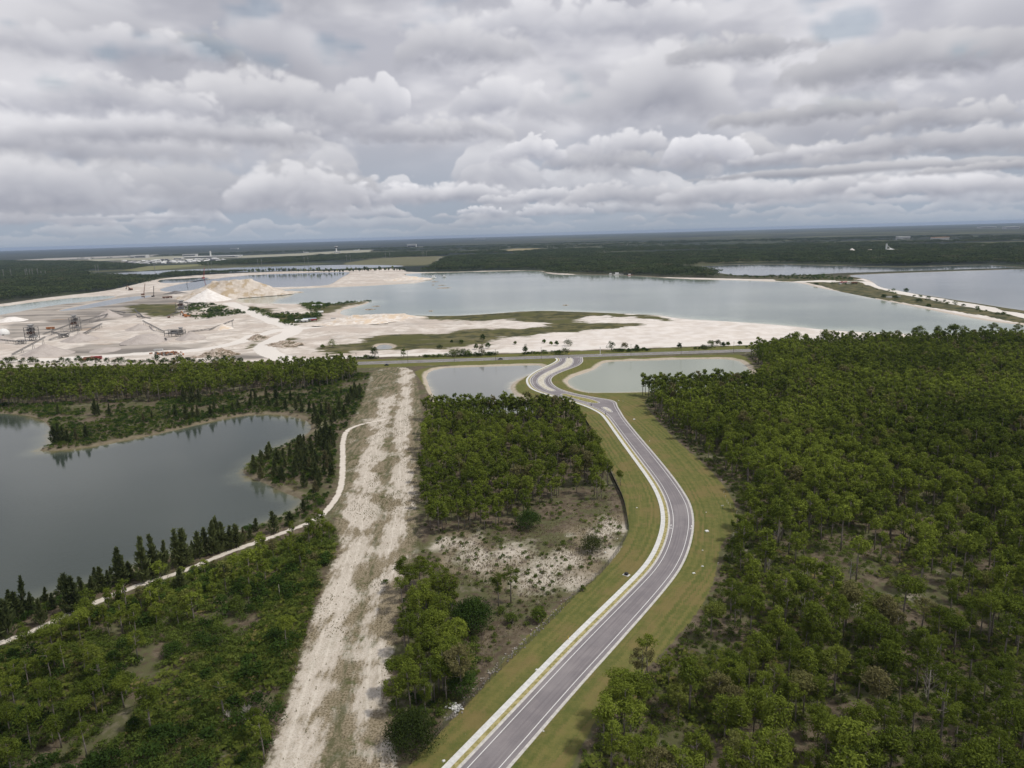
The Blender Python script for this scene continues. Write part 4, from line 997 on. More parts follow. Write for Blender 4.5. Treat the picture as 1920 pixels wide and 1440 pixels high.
def jitter_grid(lo, hi, step, seed):
    g = np.random.default_rng(seed)
    x, y = np.meshgrid(np.arange(lo[0], hi[0], step), np.arange(lo[1], hi[1], step * .87)); x = x + ((np.arange(x.shape[0]) % 2) * step * .5)[:, None]
    return np.stack([x.ravel(), y.ravel()], 1) + (g.random((x.size, 2)) - .5) * step * .85
def in_view(P, pad=60, top=16.0):
    x, y, z = project(np.c_[P, np.full(len(P), top)]); x2, y2, z2 = project(np.c_[P, np.zeros(len(P))])
    return (z2 > 60) & (np.minimum(x, x2) < 1920 + pad) & (np.maximum(x, x2) > -pad) & (y < 1440 + pad)
def area_points(px_poly, step, seed, dens=None, keep=None, off_verge=3.0, off_water=4.0, smooth=1):
    P_ = chaikin(GL(px_poly), smooth) if smooth else GL(px_poly)
    p = jitter_grid(P_.min(0), P_.max(0), step, seed); p = p[in_view(p)]
    x, y = p[:, 0], p[:, 1]; ok = sdf(P_, x, y, 5.0) > 0
    p = p[ok]; x, y = p[:, 0], p[:, 1]
    ok = (sdf(SP['mown_verge'], x, y, 20) < -off_verge) & (sdf(SP['cleared_sand'], x, y, 20) < -0.5) & (sdf(SP['far_verge'], x, y, 20) < 0)
    for w in WP.values(): ok &= sdf(w, x, y, 20) < -off_water
    ok &= line_dist(TRACKS['lakeside'][0], x, y, 20) > 3.0
    g = np.random.default_rng(seed + 1)
    if dens is not None: ok &= g.random(len(x)) < dens(x, y)
    return p[ok]

# ---- where the pines stand
GAPS = [(1340, 900, 22), (1310, 860, 16), (1385, 965, 14), (1620, 1080, 20), (1560, 1105, 16), (1700, 1115, 14), (1480, 1060, 12), (1900, 1330, 14), (1440, 1180, 7), (1590, 1330, 7), (1380, 1210, 6), (1600, 1010, 16), (1730, 980, 14)]
GP = [(G(a, b), r) for a, b, r in GAPS]
def dens_right(x, y):
    d = 0.80 + (fbm(x / 30, y / 30, 77, 3) - .5) * 1.7 + sst(np.hypot(x, y), 250, 480) * .35
    for c, r in GP: d = d * (1 - 0.55 * sst(np.hypot(x - c[0], y - c[1]), r * 1.6, r * .7))
    return d
F_RIGHT = [(1180, 739), (1425, 722), (1430, 700), (1412, 676), (1396, 664), (1500, 656), (1700, 649), (1930, 642), (2150, 650), (2500, 900), (2600, 2300), (700, 2300), (900, 1700), (1060, 1460), (1060, 1100), (1290, 1000), (1180, 800)]
F_MID = [(796, 783), (900, 776), (1045, 774), (1095, 792), (1122, 838), (1142, 885), (1152, 935), (1110, 945), (1065, 930), (1020, 950), (1005, 985), (950, 990), (900, 995), (850, 1000), (790, 1005)]
F_LEFT = [(-500, 722), (0, 711), (300, 706), (560, 697), (640, 690), (672, 697), (666, 716), (630, 724), (560, 733), (450, 735), (400, 745), (300, 753), (150, 756), (0, 764), (-500, 790)]
F_BRUSH = [(-300, 1290), (0, 1215), (100, 1180), (200, 1138), (330, 1090), (440, 1045), (560, 1005), (620, 985), (645, 1010), (625, 1065), (585, 1160), (560, 1250), (515, 1380), (490, 1500), (430, 1800), (-900, 1900)]
pr = area_points(F_RIGHT, 5.6, 11, dens_right)
pm = area_points(F_MID, 5.2, 12, lambda x, y: .84 + (fbm(x / 22, y / 22, 31, 3) - .5) * 1.6)
pl = area_points(F_LEFT, 5.6, 13, lambda x, y: .95 + 0 * x, off_verge=2)
KN = [G(a, b) for a, b in ((600, 1035), (560, 1050), (500, 1075), (430, 1100), (90, 1250), (30, 1300), (120, 1370), (200, 1330), (60, 1420), (240, 1160), (300, 1150))]
def dens_brush(x, y):
    k = np.full(x.shape, 99.0)
    for c in KN: k = np.minimum(k, np.hypot(x - c[0], y - c[1]))
    return sst(k, 24, 5) * .46 + .012
pb = area_points(F_BRUSH, 4.8, 14, dens_brush)
HAND_PINES = [(935, 1141, 12.5), (958, 1131, 12.5), (1213, 1272, 13), (1203, 1290, 11.5), (1166, 1345, 13), (1150, 1362, 12), (283, 1372, 12), (497, 1432, 12), (1163, 911, 7.5), (480, 1395, 9), (420, 1345, 11.5),
              (800, 1150, 12), (775, 1165, 11), (820, 1140, 12), (840, 1150, 13), (790, 1185, 13), (765, 1195, 11), (830, 1190, 13.5), (760, 1225, 11), (810, 1262, 13), (790, 1280, 12), (768, 1288, 12), (832, 1300, 14), (866, 1312, 15), (850, 1272, 12), (780, 1320, 12), (750, 1300, 10), (745, 1335, 10), (798, 1345, 11), (815, 1215, 12), (770, 1110, 9), (795, 1095, 8)]
ph = np.array([G(a, b) for a, b, h in HAND_PINES]); hh = np.array([h for a, b, h in HAND_PINES])
g0 = np.random.default_rng(5)
pk = area_points([(750, 1110), (800, 1090), (850, 1130), (850, 1200), (880, 1230), (890, 1290), (860, 1325), (800, 1345), (745, 1350), (735, 1290), (745, 1200)], 4.6, 15, lambda x, y: .62 + 0 * x)
ph = np.vstack([ph, pk]); hh = np.r_[hh, g0.uniform(9, 13.5, len(pk))]; HAND_PINES += [(0, 0, 0)] * len(pk)
allp = np.vstack([ph, pr, pm, pl, pb]); zone = np.r_[np.full(len(ph), 0), np.full(len(pr), 1), np.full(len(pm), 2), np.full(len(pl), 3), np.full(len(pb), 4)]
small = 1 - 0.25 * (zone == 4) - 0.08 * (zone == 2) - 0.06 * (zone == 3)
hgt = np.r_[hh / 14.0, (0.60 + 0.56 * g0.random(len(allp) - len(ph)))] * small
# a row of tall slim pines that stands against the right-hand pond
row = np.array([G(a + d, b) for a, b in [(1205 + 11 * k, 741 + (k % 3) * 2.5 - k * .35) for k in range(19)] for d in (0, 5.0)]); allp = np.vstack([allp, row]); zone = np.r_[zone, np.full(len(row), 5)]; hgt = np.r_[hgt, .95 + .2 * g0.random(len(row))]
row2 = np.array([G(a, 786 + 3 * g0.random()) for a in np.arange(800, 1075, 9.0)]); allp = np.vstack([allp, row2]); zone = np.r_[zone, np.full(len(row2), 2)]; hgt = np.r_[hgt, .9 + .25 * g0.random(len(row2))]
tx, ty, tz = project(np.c_[allp, hgt * 13]); bx_, by_, bz_ = project(np.c_[allp, np.zeros(len(allp))])
EM = [(1547, 653, 19), (1563, 653, 17), (1597, 651, 17), (1712, 649, 19), (1722, 649, 20.5), (1755, 649, 21), (1789, 647, 20.5), (1803, 647, 19.5), (1858, 645, 21.5), (1904, 645, 20.5), (1493, 655, 18), (1630, 651, 17)]
em = np.array([G(a, b) for a, b, h in EM]); allp = np.vstack([allp, em]); zone = np.r_[zone, np.full(len(em), 6)]; hgt = np.r_[hgt, np.array([h for a, b, h in EM]) / 14.0]
tx, ty, tz = project(np.c_[allp, hgt * 13]); bx_, by_, bz_ = project(np.c_[allp, np.zeros(len(allp))])
vis = (tx > 4) & (tx < 1916) & (ty < 1425)
order = np.argsort(np.where(vis, bz_, 1e9) - 1e6 * ((zone == 0) | (zone == 6)) * vis)
solo = order[:290]; rest = np.setdiff1d(np.arange(len(allp)), solo)
gzs = gzv(allp[:, 0], allp[:, 1])
print('pines', len(allp), 'solo', len(solo))
def place_words(i):
    x, y = bx_[i], by_[i]
    if zone[i] == 0: return None
    if zone[i] == 6: return 'rising above the far edge of the right-hand wood'
    if zone[i] == 4: return 'in the left brush, ' + ('lakeside' if y < 1120 else ('bottom left corner' if y > 1330 else 'left edge') if x < 200 else 'frame bottom' if y > 1330 else 'middle')
    if zone[i] in (2, 5): return 'in the middle grove'
    if x < 1250: return 'at the right verge edge, ' + ('frame bottom' if y > 1400 else 'lower part')
    if x < 1400: c = 'nearest the road'
    elif x < 1560: c = 'left of centre'
    elif x < 1740: c = 'right of centre'
    else: c = 'at the right frame edge'
    r_ = 'front rank' if y > 1440 else 'second rank' if y > 1320 else 'third rank' if y > 1200 else 'back'
    return f'right-hand wood, {r_}, {c}'
HAND_WORDS = ['left of two alone above the dark oak', 'right of two alone above the dark oak', 'alone on the turf right of the road', 'left twin on the turf right of the road', 'at the right turf edge, upper', 'at the right turf edge, lower',
              'long bare trunk in the left brush', 'by the sand strip, frame bottom', 'alone on the left verge by the fence', 'by the dead shrub beside the strip', 'by the bare footpath, lower left']
g1 = random.Random(3)
group_for = {1: 'pines of the wood right of the road', 2: 'pines of the grove between strip and road', 4: 'pines in the brush by the lake', 0: 'pines of the grove beside the sand strip', 5: 'pines of the grove between strip and road', 3: 'pines of the wood behind the lake', 6: 'tall pines on the far edge of the right wood'}
for i in solo:
    k = g1.randrange(len(PINES)); cm, tm, lm, look, H = PINES[k]
    e = empty('pine_tree', (float(allp[i, 0]), float(allp[i, 1]), float(gzs[i])), g1.uniform(0, 6.28))
    s_ = float(hgt[i]) * 14.0 / H * (0.95 if zone[i] else 1.0); e.scale = (s_ * g1.uniform(.92, 1.12), s_ * g1.uniform(.92, 1.12), s_)
    size = 'tall' if s_ * H > 13 else 'young' if s_ * H < 9.5 else 'mid-sized'
    if zone[i] == 0:
        j = int(i); w = HAND_WORDS[j] if j < len(HAND_WORDS) else 'beside the big dark oak' if by_[i] < 1230 else 'above the rubbish heap' if bx_[i] > 800 else 'by the sand strip, lower part'
    else: w = place_words(i)
    tag(e, f'{size} pine, {SAY[look]}, {w}', 'tree', group_for[int(zone[i])])
    for nm, me in (('crown', cm), ('trunk', tm), ('limbs', lm)):
        o = bpy.data.objects.new(nm, me); C.collection.objects.link(o); o.parent = e
        if nm == 'limbs': o['kind'] = 'stuff'
q = rest; dist = np.hypot(allp[q, 0], allp[q, 1]); nearq = dist < 420
for sel, src, nm in ((q[nearq], PINE_MID, 'pine_wood'), (q[~nearq], PINE_FAR, 'far_pine_wood')):
    H0 = 13.3; gg = np.random.default_rng(9)
    scatter(nm, src, np.c_[allp[sel], gzs[sel]], gg.random(len(sel)) * 6.28, hgt[sel] * 14 / H0 * 0.98, gg.integers(0, len(src), len(sel)))

# ---- casuarinas round the left lake: each its own tree
CP = []
def cl(px, py, h): CP.append((px, py, h))
gc = random.Random(21)
for px, py, h in [(104, 832, 11), (112, 831, 12.5), (120, 828, 10), (128, 830, 8), (144, 826, 8), (162, 824, 9), (108, 777, 8), (178, 778, 12), (185, 779, 9), (205, 780, 9), (270, 790, 6), (285, 786, 6), (318, 786, 7), (330, 785, 10), (350, 788, 11), (362, 786, 10), (372, 784, 9), (395, 782, 8), (402, 770, 9), (420, 774, 6), (437, 771, 7), (448, 768, 8), (470, 765, 7), (490, 762, 8), (505, 763, 7), (520, 764, 6), (535, 766, 8), (556, 769, 9), (568, 772, 10), (580, 772, 8), (592, 778, 9), (604, 782, 10), (612, 774, 9), (620, 780, 9), (628, 790, 8), (636, 770, 10), (598, 802, 9), (610, 806, 8), (622, 800, 8), (588, 794, 7), (645, 780, 8), (668, 748, 12), (660, 752, 11), (676, 742, 9), (655, 760, 9), (640, 742, 6), (600, 742, 6), (345, 755, 12), (360, 757, 13), (375, 756, 11), (470, 752, 9), (480, 750, 8), (500, 748, 9), (520, 750, 8), (545, 752, 8), (560, 755, 7),
                  (45, 1150, 13), (32, 1160, 9), (60, 1150, 8), (118, 1120, 7), (132, 1150, 14), (147, 1148, 13), (158, 1132, 9), (172, 1120, 8), (190, 1108, 9), (202, 1105, 7), (226, 1096, 14), (236, 1096, 9), (246, 1086, 7), (270, 1092, 17), (284, 1084, 12), (299, 1082, 16.5), (310, 1076, 13), (336, 1062, 15), (345, 1058, 14), (352, 1060, 9), (372, 1046, 10), (386, 1040, 11), (400, 1040, 14), (412, 1036, 14.5), (420, 1032, 12), (430, 1030, 10), (446, 1024, 9), (460, 1018, 7), (515, 999, 9.5), (545, 985, 6), (340, 1105, 8), (225, 1135, 6), (80, 1170, 9), (15, 1195, 12), (0, 1185, 13), (100, 1140, 6), (470, 1012, 6), (570, 960, 6), (20, 1150, 8), (85, 1132, 6)]:
    cl(px, py, h)
pen = area_points([(478, 895), (476, 868), (520, 850), (560, 832), (600, 822), (632, 818), (634, 850), (630, 890), (610, 925), (575, 925), (520, 905)], 5.2, 31, lambda x, y: .55 + 0 * x, off_water=1.5)
for p in pen: x_, y_, z_ = project([p[0], p[1], 0]); cl(float(x_), float(y_), gc.uniform(5, 9.5))
shore2 = [(240, 1078), (270, 1062), (300, 1050), (360, 1030), (150, 1100), (180, 1092), (60, 1135), (210, 1085), (330, 1042), (400, 1018), (430, 1008), (480, 996)]
for px, py in shore2: cl(px, py, gc.uniform(3.5, 6))
for n, (px, py, h) in enumerate(CP):
    x, y, z = at(px, py); k = gc.randrange(len(CAS)); cm, tm, H = CAS[k]
    e = empty('casuarina', (x, y, max(z, WLEV + .1)), gc.uniform(0, 6.28)); s_ = h / H; w_ = gc.uniform(.75, 1.35) * (s_ ** .8); e.scale = (w_, w_, s_); e.rotation_euler = (gc.gauss(0, .05), gc.gauss(0, .05), gc.uniform(0, 6.28))
    size = 'very tall' if h > 13.5 else 'tall' if h > 10 else 'mid-sized' if h > 7 else 'low'
    if py > 960: pl_ = 'on the near lake bank, ' + ('left frame edge' if px < 70 else 'left cluster' if px < 200 else 'highest spires' if px < 320 else 'middle cluster' if px < 480 else 'by the track')
    elif py > 812 and px > 460: pl_ = 'on the peninsula, ' + ('tip' if px < 520 else 'middle' if px < 585 else 'track side')
    elif px < 240: pl_ = 'on the lake spit' if py > 800 else 'behind the lake spit'
    elif px > 630: pl_ = 'by the strip top'
    else: pl_ = 'on the far lake bank, ' + ('left part' if px < 400 else 'middle' if px < 520 else 'right end of the lake')
    tag(e, f'{size} dark casuarina {pl_}', 'tree', 'casuarinas round the left lake')
    for nm, me in (('crown', cm), ('trunk', tm)):
        o = bpy.data.objects.new(nm, me); C.collection.objects.link(o); o.parent = e

# ---- broad trees and bushes that stand out
def broad(name, px, py, R_, H, mat, label, cat, group=None, lobes=26, leaves=120, size=.42, seed=0, trunk=True):
    e = empty(name, at(px, py), 0.0, label, cat, group)
    v, t, cs = round_bush(seed + 600, R_=R_, H=H, lobes=lobes, leaves=leaves, size=size)
    o = bpy.data.objects.new('crown', mesh_quads('crown', v, t, mat)); C.collection.objects.link(o); o.parent = e
    if trunk:
        mb = MB()
        for c in cs[::5]: mb.tube([(0, 0, -.2), (c[0] * .3, c[1] * .3, H * .25), tuple(c)], [.22, .16, .05], 5, False)
        mb.build('trunk', BARK, e)
    return e
broad('oak_tree', 886, 1178, 7.2, 10.5, OAK_L, 'large dense dark green oak between pines left of the lower road', 'tree', None, 44, 170, .55, 1)
broad('oak_tree', 866, 1305, 4.6, 8.5, OAK_L, 'dark vine-covered oak beneath the pines near the rubbish heap', 'tree', None, 24, 120, .5, 2)
broad('oak_tree', 772, 1400, 7.4, 8.5, leaf_mat('dark_olive_leaves', (0.026, 0.040, 0.012), (0.066, 0.088, 0.022)), 'broad dark olive tree at the foot of the sand strip, frame bottom', 'tree', None, 44, 170, .45, 3)
broad('oak_tree', 992, 990, 5.8, 8.5, OAK_L, 'dark round oak on the southern edge of the middle grove', 'tree', None, 30, 120, .5, 4)
broad('bush', 1111, 1034, 5.2, 6.8, leaf_mat('olive_bush_leaves', (0.048, 0.062, 0.020), (0.105, 0.120, 0.042)), 'lone round olive green bush on the sandy clearing by the fence', 'bush', None, 34, 130, .38, 5)
broad('bush', 1010, 1165, 2.9, 5.2, BUSH_L, 'leafy bright green bush on dry ground near the chain-link fence', 'bush', None, 16, 110, .5, 6)
broad('bush', 1092, 1108, 1.2, 2.2, BUSH_L, 'small bright green bush growing against the chain-link fence', 'bush', None, 6, 60, .35, 7)
broad('bush', 445, 1150, 3.9, 6.5, leaf_mat('light_green_leaves', (0.070, 0.100, 0.020), (0.135, 0.175, 0.036)), 'light green rounded tree in the brush above the sand strip edge', 'tree', None, 20, 120, .42, 8)
broad('bush', 325, 1230, 3.6, 4.6, OAK_L, 'dark rounded bush below the yellow-green patch in the brush', 'bush', None, 16, 110, .4, 9)
broad('bush', 214, 1240, 2.2, 4.2, OAK_L, 'small dark conical bush right of the tall white snag', 'bush', None, 10, 90, .36, 10)
broad('bush', 250, 1368, 2.2, 3.6, OAK_L, 'dark bush beside the bare pink footpath, lower left', 'bush', None, 10, 90, .36, 11)
broad('bush', 176, 1432, 2.0, 3.4, OAK_L, 'dark bush at the bottom end of the bare pink footpath', 'bush', None, 10, 90, .36, 12)
broad('bush', 383, 1345, 1.9, 2.6, BUSH_L, 'cabbage-like palm bush in the brush, lower left', 'bush', None, 8, 60, .6, 13)
broad('bush', 722, 1094, 1.6, 1.5, BUSH_L, 'olive bush alone on the sand strip', 'bush', None, 7, 50, .35, 14, False)
broad('bush', 960, 1168, 2.4, 4.0, BUSH_L, 'pale green bush right of the large dark oak', 'bush', None, 10, 90, .4, 15)
broad('bush', 940, 1150, 2.0, 2.6, BUSH_L, 'low bush at the foot of the two lone pines', 'bush', None, 8, 70, .4, 16)
# trees and bushes beyond the highway: pixel of the foot, half width and height in metres
RW = [(903, 668, 4.2, 15, 'dark tall tree standing behind the black car'), (905, 640, 4, 11, 'bright green tree behind the tall dark one across the highway'), (893, 655, 3, 7, 'dark bush left of the tall tree across the highway'), (915, 654, 4, 7, 'dark bush right of the tall tree across the highway'),
      (848, 669, 5, 9, 'large dark bush, leftmost of the hedge clump across the highway'), (858, 669, 5.5, 9.5, 'large dark bush in the middle of the hedge clump'), (868, 668, 5, 8.5, 'dark bush right in the hedge clump across the highway'), (878, 668, 4.5, 8, 'dark bush at the right end of the hedge clump'),
      (824, 655, 4.5, 5, 'dark bush on the marsh grass above the highway'), (847, 643, 1.8, 3, 'tiny dark bush on the marsh'), (865, 645, 3.2, 5, 'dark bush beside the white spoil on the marsh'), (703, 673, 5, 15, 'tall dark tree over the left end of the highway'), (757, 672, 3.5, 13, 'thin crowned tree behind the highway left of the pond'),
      (985, 666, 3.4, 12.5, 'round topped tree above the highway left of the junction'), (966, 648, 2.2, 3.8, 'small round dark bush on the white shell bank'), (1020, 644, 2.6, 4, 'small round bush on the bank above the pole'), (1033, 648, 2.4, 4.6, 'narrow green bush on the bank left of a palm'), (1065, 649, 6, 7.5, 'wide dark bush on the bank behind the junction'),
      (1044, 649, 2.6, 6, 'sparse grey-green tree on the bank behind the junction'), (1047, 665, 4.5, 5, 'dark bush at the roadside left of the junction sign'), (1058, 665, 6, 7.5, 'rounded dark brown-green bush behind the junction'), (1146, 659, 5, 12.5, 'green tree right of the white pole'), (1171, 655, 4.6, 8.5, 'dense bush right of the white pole tree'),
      (1194, 656, 3, 6, 'brownish thin bush across the highway'), (1274, 654, 3, 7, 'grey thin tree across the highway above the right pond'), (1333, 648, 4.4, 6, 'green tree left of a twin bush by the right pond'), (1346, 648, 4, 6.5, 'green twin bush above the right pond'), (1356, 650, 3.2, 5, 'small bush right of the twin bush'), (1365, 649, 2.5, 5, 'narrow bush across the highway'), (1387, 648, 2.6, 6, 'narrow bush at the left edge of the right wood'),
      (623, 651, 6, 10, 'dark round tree on the quarry edge behind the left wood'), (605, 652, 3, 5, 'small dark bush left of the round quarry-edge tree'), (700, 660, 3, 5, 'dark bush beside the reed pool')]
for n, (px, py, r_, h_, lab) in enumerate(RW):
    broad('roadside_tree' if h_ > 9 else 'roadside_bush', px, py, r_, h_, [OAK_L, BUSH_L, CAS_L][n % 3] if h_ < 10 else OAK_L if n % 2 else BUSH_L, lab, 'tree' if h_ > 9 else 'bush', 'trees and bushes across the highway', 12, 40, .9, 20 + n, h_ > 9)
# hedge row along the far side of the highway, and the row of trees on the quarry edge
hp = []
for a in np.arange(640, 1400, 3.4):
    t = (a - 640) / 760
    for _ in range(2): hp.append(G(a + g0.uniform(-2, 2), 675.5 - 22.5 * t - g0.uniform(0, 3.0)))
hp = np.array(hp); k = fbm(hp[:, 0] / 25, hp[:, 1] / 25, 8, 2) > .42; hp = hp[k]
scatter('hedgerow', DARK_BUSH + BUSHES, np.c_[hp, gzv(hp[:, 0], hp[:, 1])], g0.random(len(hp)) * 6, .7 + .7 * g0.random(len(hp)), g0.integers(0, 7, len(hp)))
qrow = [(x, 683.5 - x * .005 + gc.uniform(-1.5, 1.5)) for x in list(range(2, 150, 9)) + list(range(222, 460, 8)) + list(range(156, 220, 14))]
bm_q = [bush_mesh(700 + i, [OAK_L, CAS_L][i % 2], R_=4.0, H=7.0, lobes=10, leaves=34, size=.9) for i in range(4)]
for n, (px, py) in enumerate(qrow):
    px += gc.uniform(-3, 3); x, y, z = at(px, py); e = empty('quarry_edge_tree', (x, y, z), gc.uniform(0, 6)); s_ = gc.uniform(.55, 1.25); e.scale = (s_, s_, s_ * gc.uniform(.9, 1.2))
    where = 'left frame edge' if px < 60 else 'below the gravel cone' if px < 150 else 'by the red lorry' if px < 225 else 'below the scrap heap' if px < 340 else 'below the brown rubble'
    tag(e, f'{"tall" if s_ > 1.05 else "low" if s_ < .75 else "mid-sized"} dark tree on the quarry edge, {where}', 'tree', 'row of dark trees along the quarry edge')
    o = bpy.data.objects.new('crown', bm_q[n % 4]); C.collection.objects.link(o); o.parent = e
# tree row on the far dike, each tree its own
far_pine = joined(801, PINE_L, H=12, rx=4.2, crown=.6, puffs=8, leaves=14, size=1.9)
far_pine2 = joined(802, OAK_L, H=11, rx=4.8, crown=.7, puffs=8, leaves=14, size=2.0)
for n in range(64):
    px = 462 + n * 4.7 + gc.uniform(-1.6, 1.6); py = 511.2 - (px - 462) * .0075
    x, y, z = at(px, py); o = bpy.data.objects.new('dike_tree', (far_pine, far_pine2)[n % 2]); C.collection.objects.link(o); o.location = (x, y, z); s_ = gc.uniform(.75, 1.35); o.scale = (s_, s_, s_ * gc.uniform(.9, 1.2)); o.rotation_euler = (0, 0, gc.uniform(0, 6))
    tag(o, f'small dark tree in the row on the far dike, {"left" if px < 560 else "middle" if px < 660 else "right"} part', 'tree', 'row of trees on the far dike')

# ---- undergrowth, tufts, far woods
def lay(name, srcs, p, s0, s1, seed, off=0.0):
    g = np.random.default_rng(seed); scatter(name, srcs, np.c_[p, gzv(p[:, 0], p[:, 1]) + off], g.random(len(p)) * 6.28, s0 + (s1 - s0) * g.random(len(p)), g.integers(0, len(srcs), len(p)))
    print(name, len(p))
def nearer(p, d): return p[np.hypot(p[:, 0], p[:, 1]) < d]
ub = area_points(F_BRUSH, 1.8, 41, lambda x, y: sst(fbm(x / 14, y / 14, 55, 4), .28, .40) * .95, off_verge=1)
path = line_dist(chaikin(GL([(120, 1460), (165, 1420), (200, 1385), (240, 1335), (265, 1300)]), 2, False), ub[:, 0], ub[:, 1], 9)
spots = np.min([np.hypot(ub[:, 0] - c[0], ub[:, 1] - c[1]) / r for c, r in ((G(75, 1215), 6), (G(345, 1320), 3), (G(280, 1228), 5), (G(120, 1255), 6), (G(460, 1250), 3))], 0)
ub = ub[(path > 2.6) & (spots > 1)]
lay('brush_undergrowth', BUSHES, ub, .45, 1.15, 1)
up_ = area_points(F_BRUSH, 1.5, 42, lambda x, y: sst(fbm(x / 18, y / 18, 56, 3), .38, .56) * .85, off_verge=1)
path = line_dist(chaikin(GL([(120, 1460), (165, 1420), (200, 1385), (240, 1335), (265, 1300)]), 2, False), up_[:, 0], up_[:, 1], 9); up_ = up_[path > 2]
lay('palmetto_cover', PALMS, up_, .8, 1.5, 2)
ub3 = area_points(F_BRUSH, 4.2, 51, lambda x, y: sst(fbm(x / 20, y / 20, 72, 3), .36, .55) * .7, off_verge=2)
lay('brush_thicket', BUSHES + DARK_BUSH, ub3, .8, 1.8, 16)
def dens_floor(x, y):
    d = sst(fbm(x / 20, y / 20, 57, 4), .30, .46) * .95 * sst(np.hypot(x, y), 480, 340) + .18
    for c, r in GP: d = d * (1 - .35 * sst(np.hypot(x - c[0], y - c[1]), r * 1.4, r * .6))
    return d
uf = area_points(F_RIGHT, 2.3, 43, dens_floor, off_verge=1.0)
lay('wood_undergrowth', BUSHES, nearer(uf, 620), .4, .95, 3)
uf2 = area_points(F_RIGHT, 1.7, 44, lambda x, y: sst(fbm(x / 16, y / 16, 58, 3), .44, .6) * .75 * sst(np.hypot(x, y), 330, 240), off_verge=1.5)
lay('wood_palmetto', PALMS, uf2, .8, 1.5, 4)
um = area_points([(790, 790), (1100, 785), (1180, 985), (1140, 1065), (880, 1330), (720, 1440), (760, 1060), (792, 1000)], 2.4, 45, lambda x, y: sst(fbm(x / 12, y / 12, 59, 4), .34, .54) * .8, off_verge=2.2)
lay('clearing_scrub', BUSHES[:2] + BROWN_BUSH, um, .35, .9, 5)
edge_p = area_points(F_RIGHT, 2.0, 46, lambda x, y: sst(sdf(SP['mown_verge'], x, y, 20), -9, -2) * .55, off_verge=.5)
lay('verge_edge_bushes', BUSHES[:2] + BROWN_BUSH[:1], edge_p, .35, .85, 6)
ul = area_points([(-300, 760), (0, 760), (400, 745), (670, 700), (700, 700), (690, 780), (640, 800), (630, 930), (560, 1000), (380, 1060), (0, 1200), (-300, 1290)], 2.5, 47, lambda x, y: sst(fbm(x / 25, y / 25, 60, 4), .30, .46) * .85 + .1, off_water=1.0)
lay('lakeside_scrub', BUSHES + BROWN_BUSH[:1] + DARK_BUSH[:2], ul, .4, 1.1, 7)
# tufts on the cleared strip and on the sandy clearing
ts = jitter_grid(SP['cleared_sand'].min(0), SP['cleared_sand'].max(0), 1.05, 48); ts = ts[in_view(ts, 10, 1)]; ts = nearer(ts, 520)
g2 = np.random.default_rng(77)
ts = ts[(sdf(SP['cleared_sand'], ts[:, 0], ts[:, 1], 5) > -.5) & (g2.random(len(ts)) < .06 + .8 * sst(fbm(ts[:, 0] / 7, ts[:, 1] / 12, 88, 4), .52, .68)) & (line_dist(TRACKS['lakeside'][0], ts[:, 0], ts[:, 1], 9) > 2.4)]
lay('sand_strip_tufts', TUFTS, ts, .3, .85, 8)
tc = jitter_grid(G(790, 1330) - 5, G(1180, 990) + 40, .95, 49)
P_ = GL([(792, 1000), (1010, 960), (1160, 925), (1180, 985), (1140, 1065), (980, 1215), (900, 1290), (880, 1200), (930, 1130), (790, 1060)])
tc = tc[(sdf(P_, tc[:, 0], tc[:, 1], 5) > 0) & (sdf(SP['mown_verge'], tc[:, 0], tc[:, 1], 5) < -1)]; tc = tc[g2.random(len(tc)) < .25 + .7 * sst(fbm(tc[:, 0] / 9, tc[:, 1] / 9, 89, 3), .4, .6)]
kb = area_points([(745, 1100), (810, 1085), (860, 1140), (900, 1200), (900, 1290), (860, 1335), (790, 1385), (730, 1400), (730, 1290), (745, 1190)], 2.1, 50, lambda x, y: sst(fbm(x / 10, y / 10, 71, 4), .36, .52) * .9, off_verge=2)
lay('grove_undergrowth', BUSHES + DARK_BUSH[:1], kb, .5, 1.1, 15)
lay('clearing_tufts', TUFTS, tc, .35, 1.1, 9)
# quarry scrub
qb = []
for poly, step in (((345, 574), 5),):
    pass
QS = [[(345, 575), (365, 570), (400, 572), (440, 578), (462, 590), (440, 594), (400, 596), (365, 598), (350, 592)], [(446, 574), (480, 578), (500, 590), (540, 590), (596, 588), (606, 596), (560, 604), (575, 612), (540, 612), (510, 600), (470, 586)],
      [(565, 573), (600, 568), (620, 572), (606, 584), (580, 586)], [(560, 569), (640, 569), (690, 561), (700, 563), (640, 572), (570, 573)], [(1345, 516), (1400, 521), (1500, 523.5), (1560, 525.5), (1610, 523.5), (1560, 517.5), (1500, 516), (1420, 518)],
      [(1540, 534), (1600, 535), (1680, 553), (1780, 573), (1860, 592), (1920, 604), (1920, 598), (1780, 566), (1660, 544), (1580, 530)]]
allq = []
for n, pp in enumerate(QS):
    P_ = GL(pp); p = jitter_grid(P_.min(0), P_.max(0), 5.5 if n < 4 else 9, 60 + n); p = p[sdf(P_, p[:, 0], p[:, 1], 5) > 0]
    if n == 5: p = p[g2.random(len(p)) < .4]
    allq.append(p)
qb = np.vstack(allq); qb = qb[g2.random(len(qb)) < sst(fbm(qb[:, 0] / 22, qb[:, 1] / 22, 95, 3), .32, .52)]; lay('quarry_scrub', DARK_BUSH + BUSHES[1:], qb, .6, 1.9, 10)
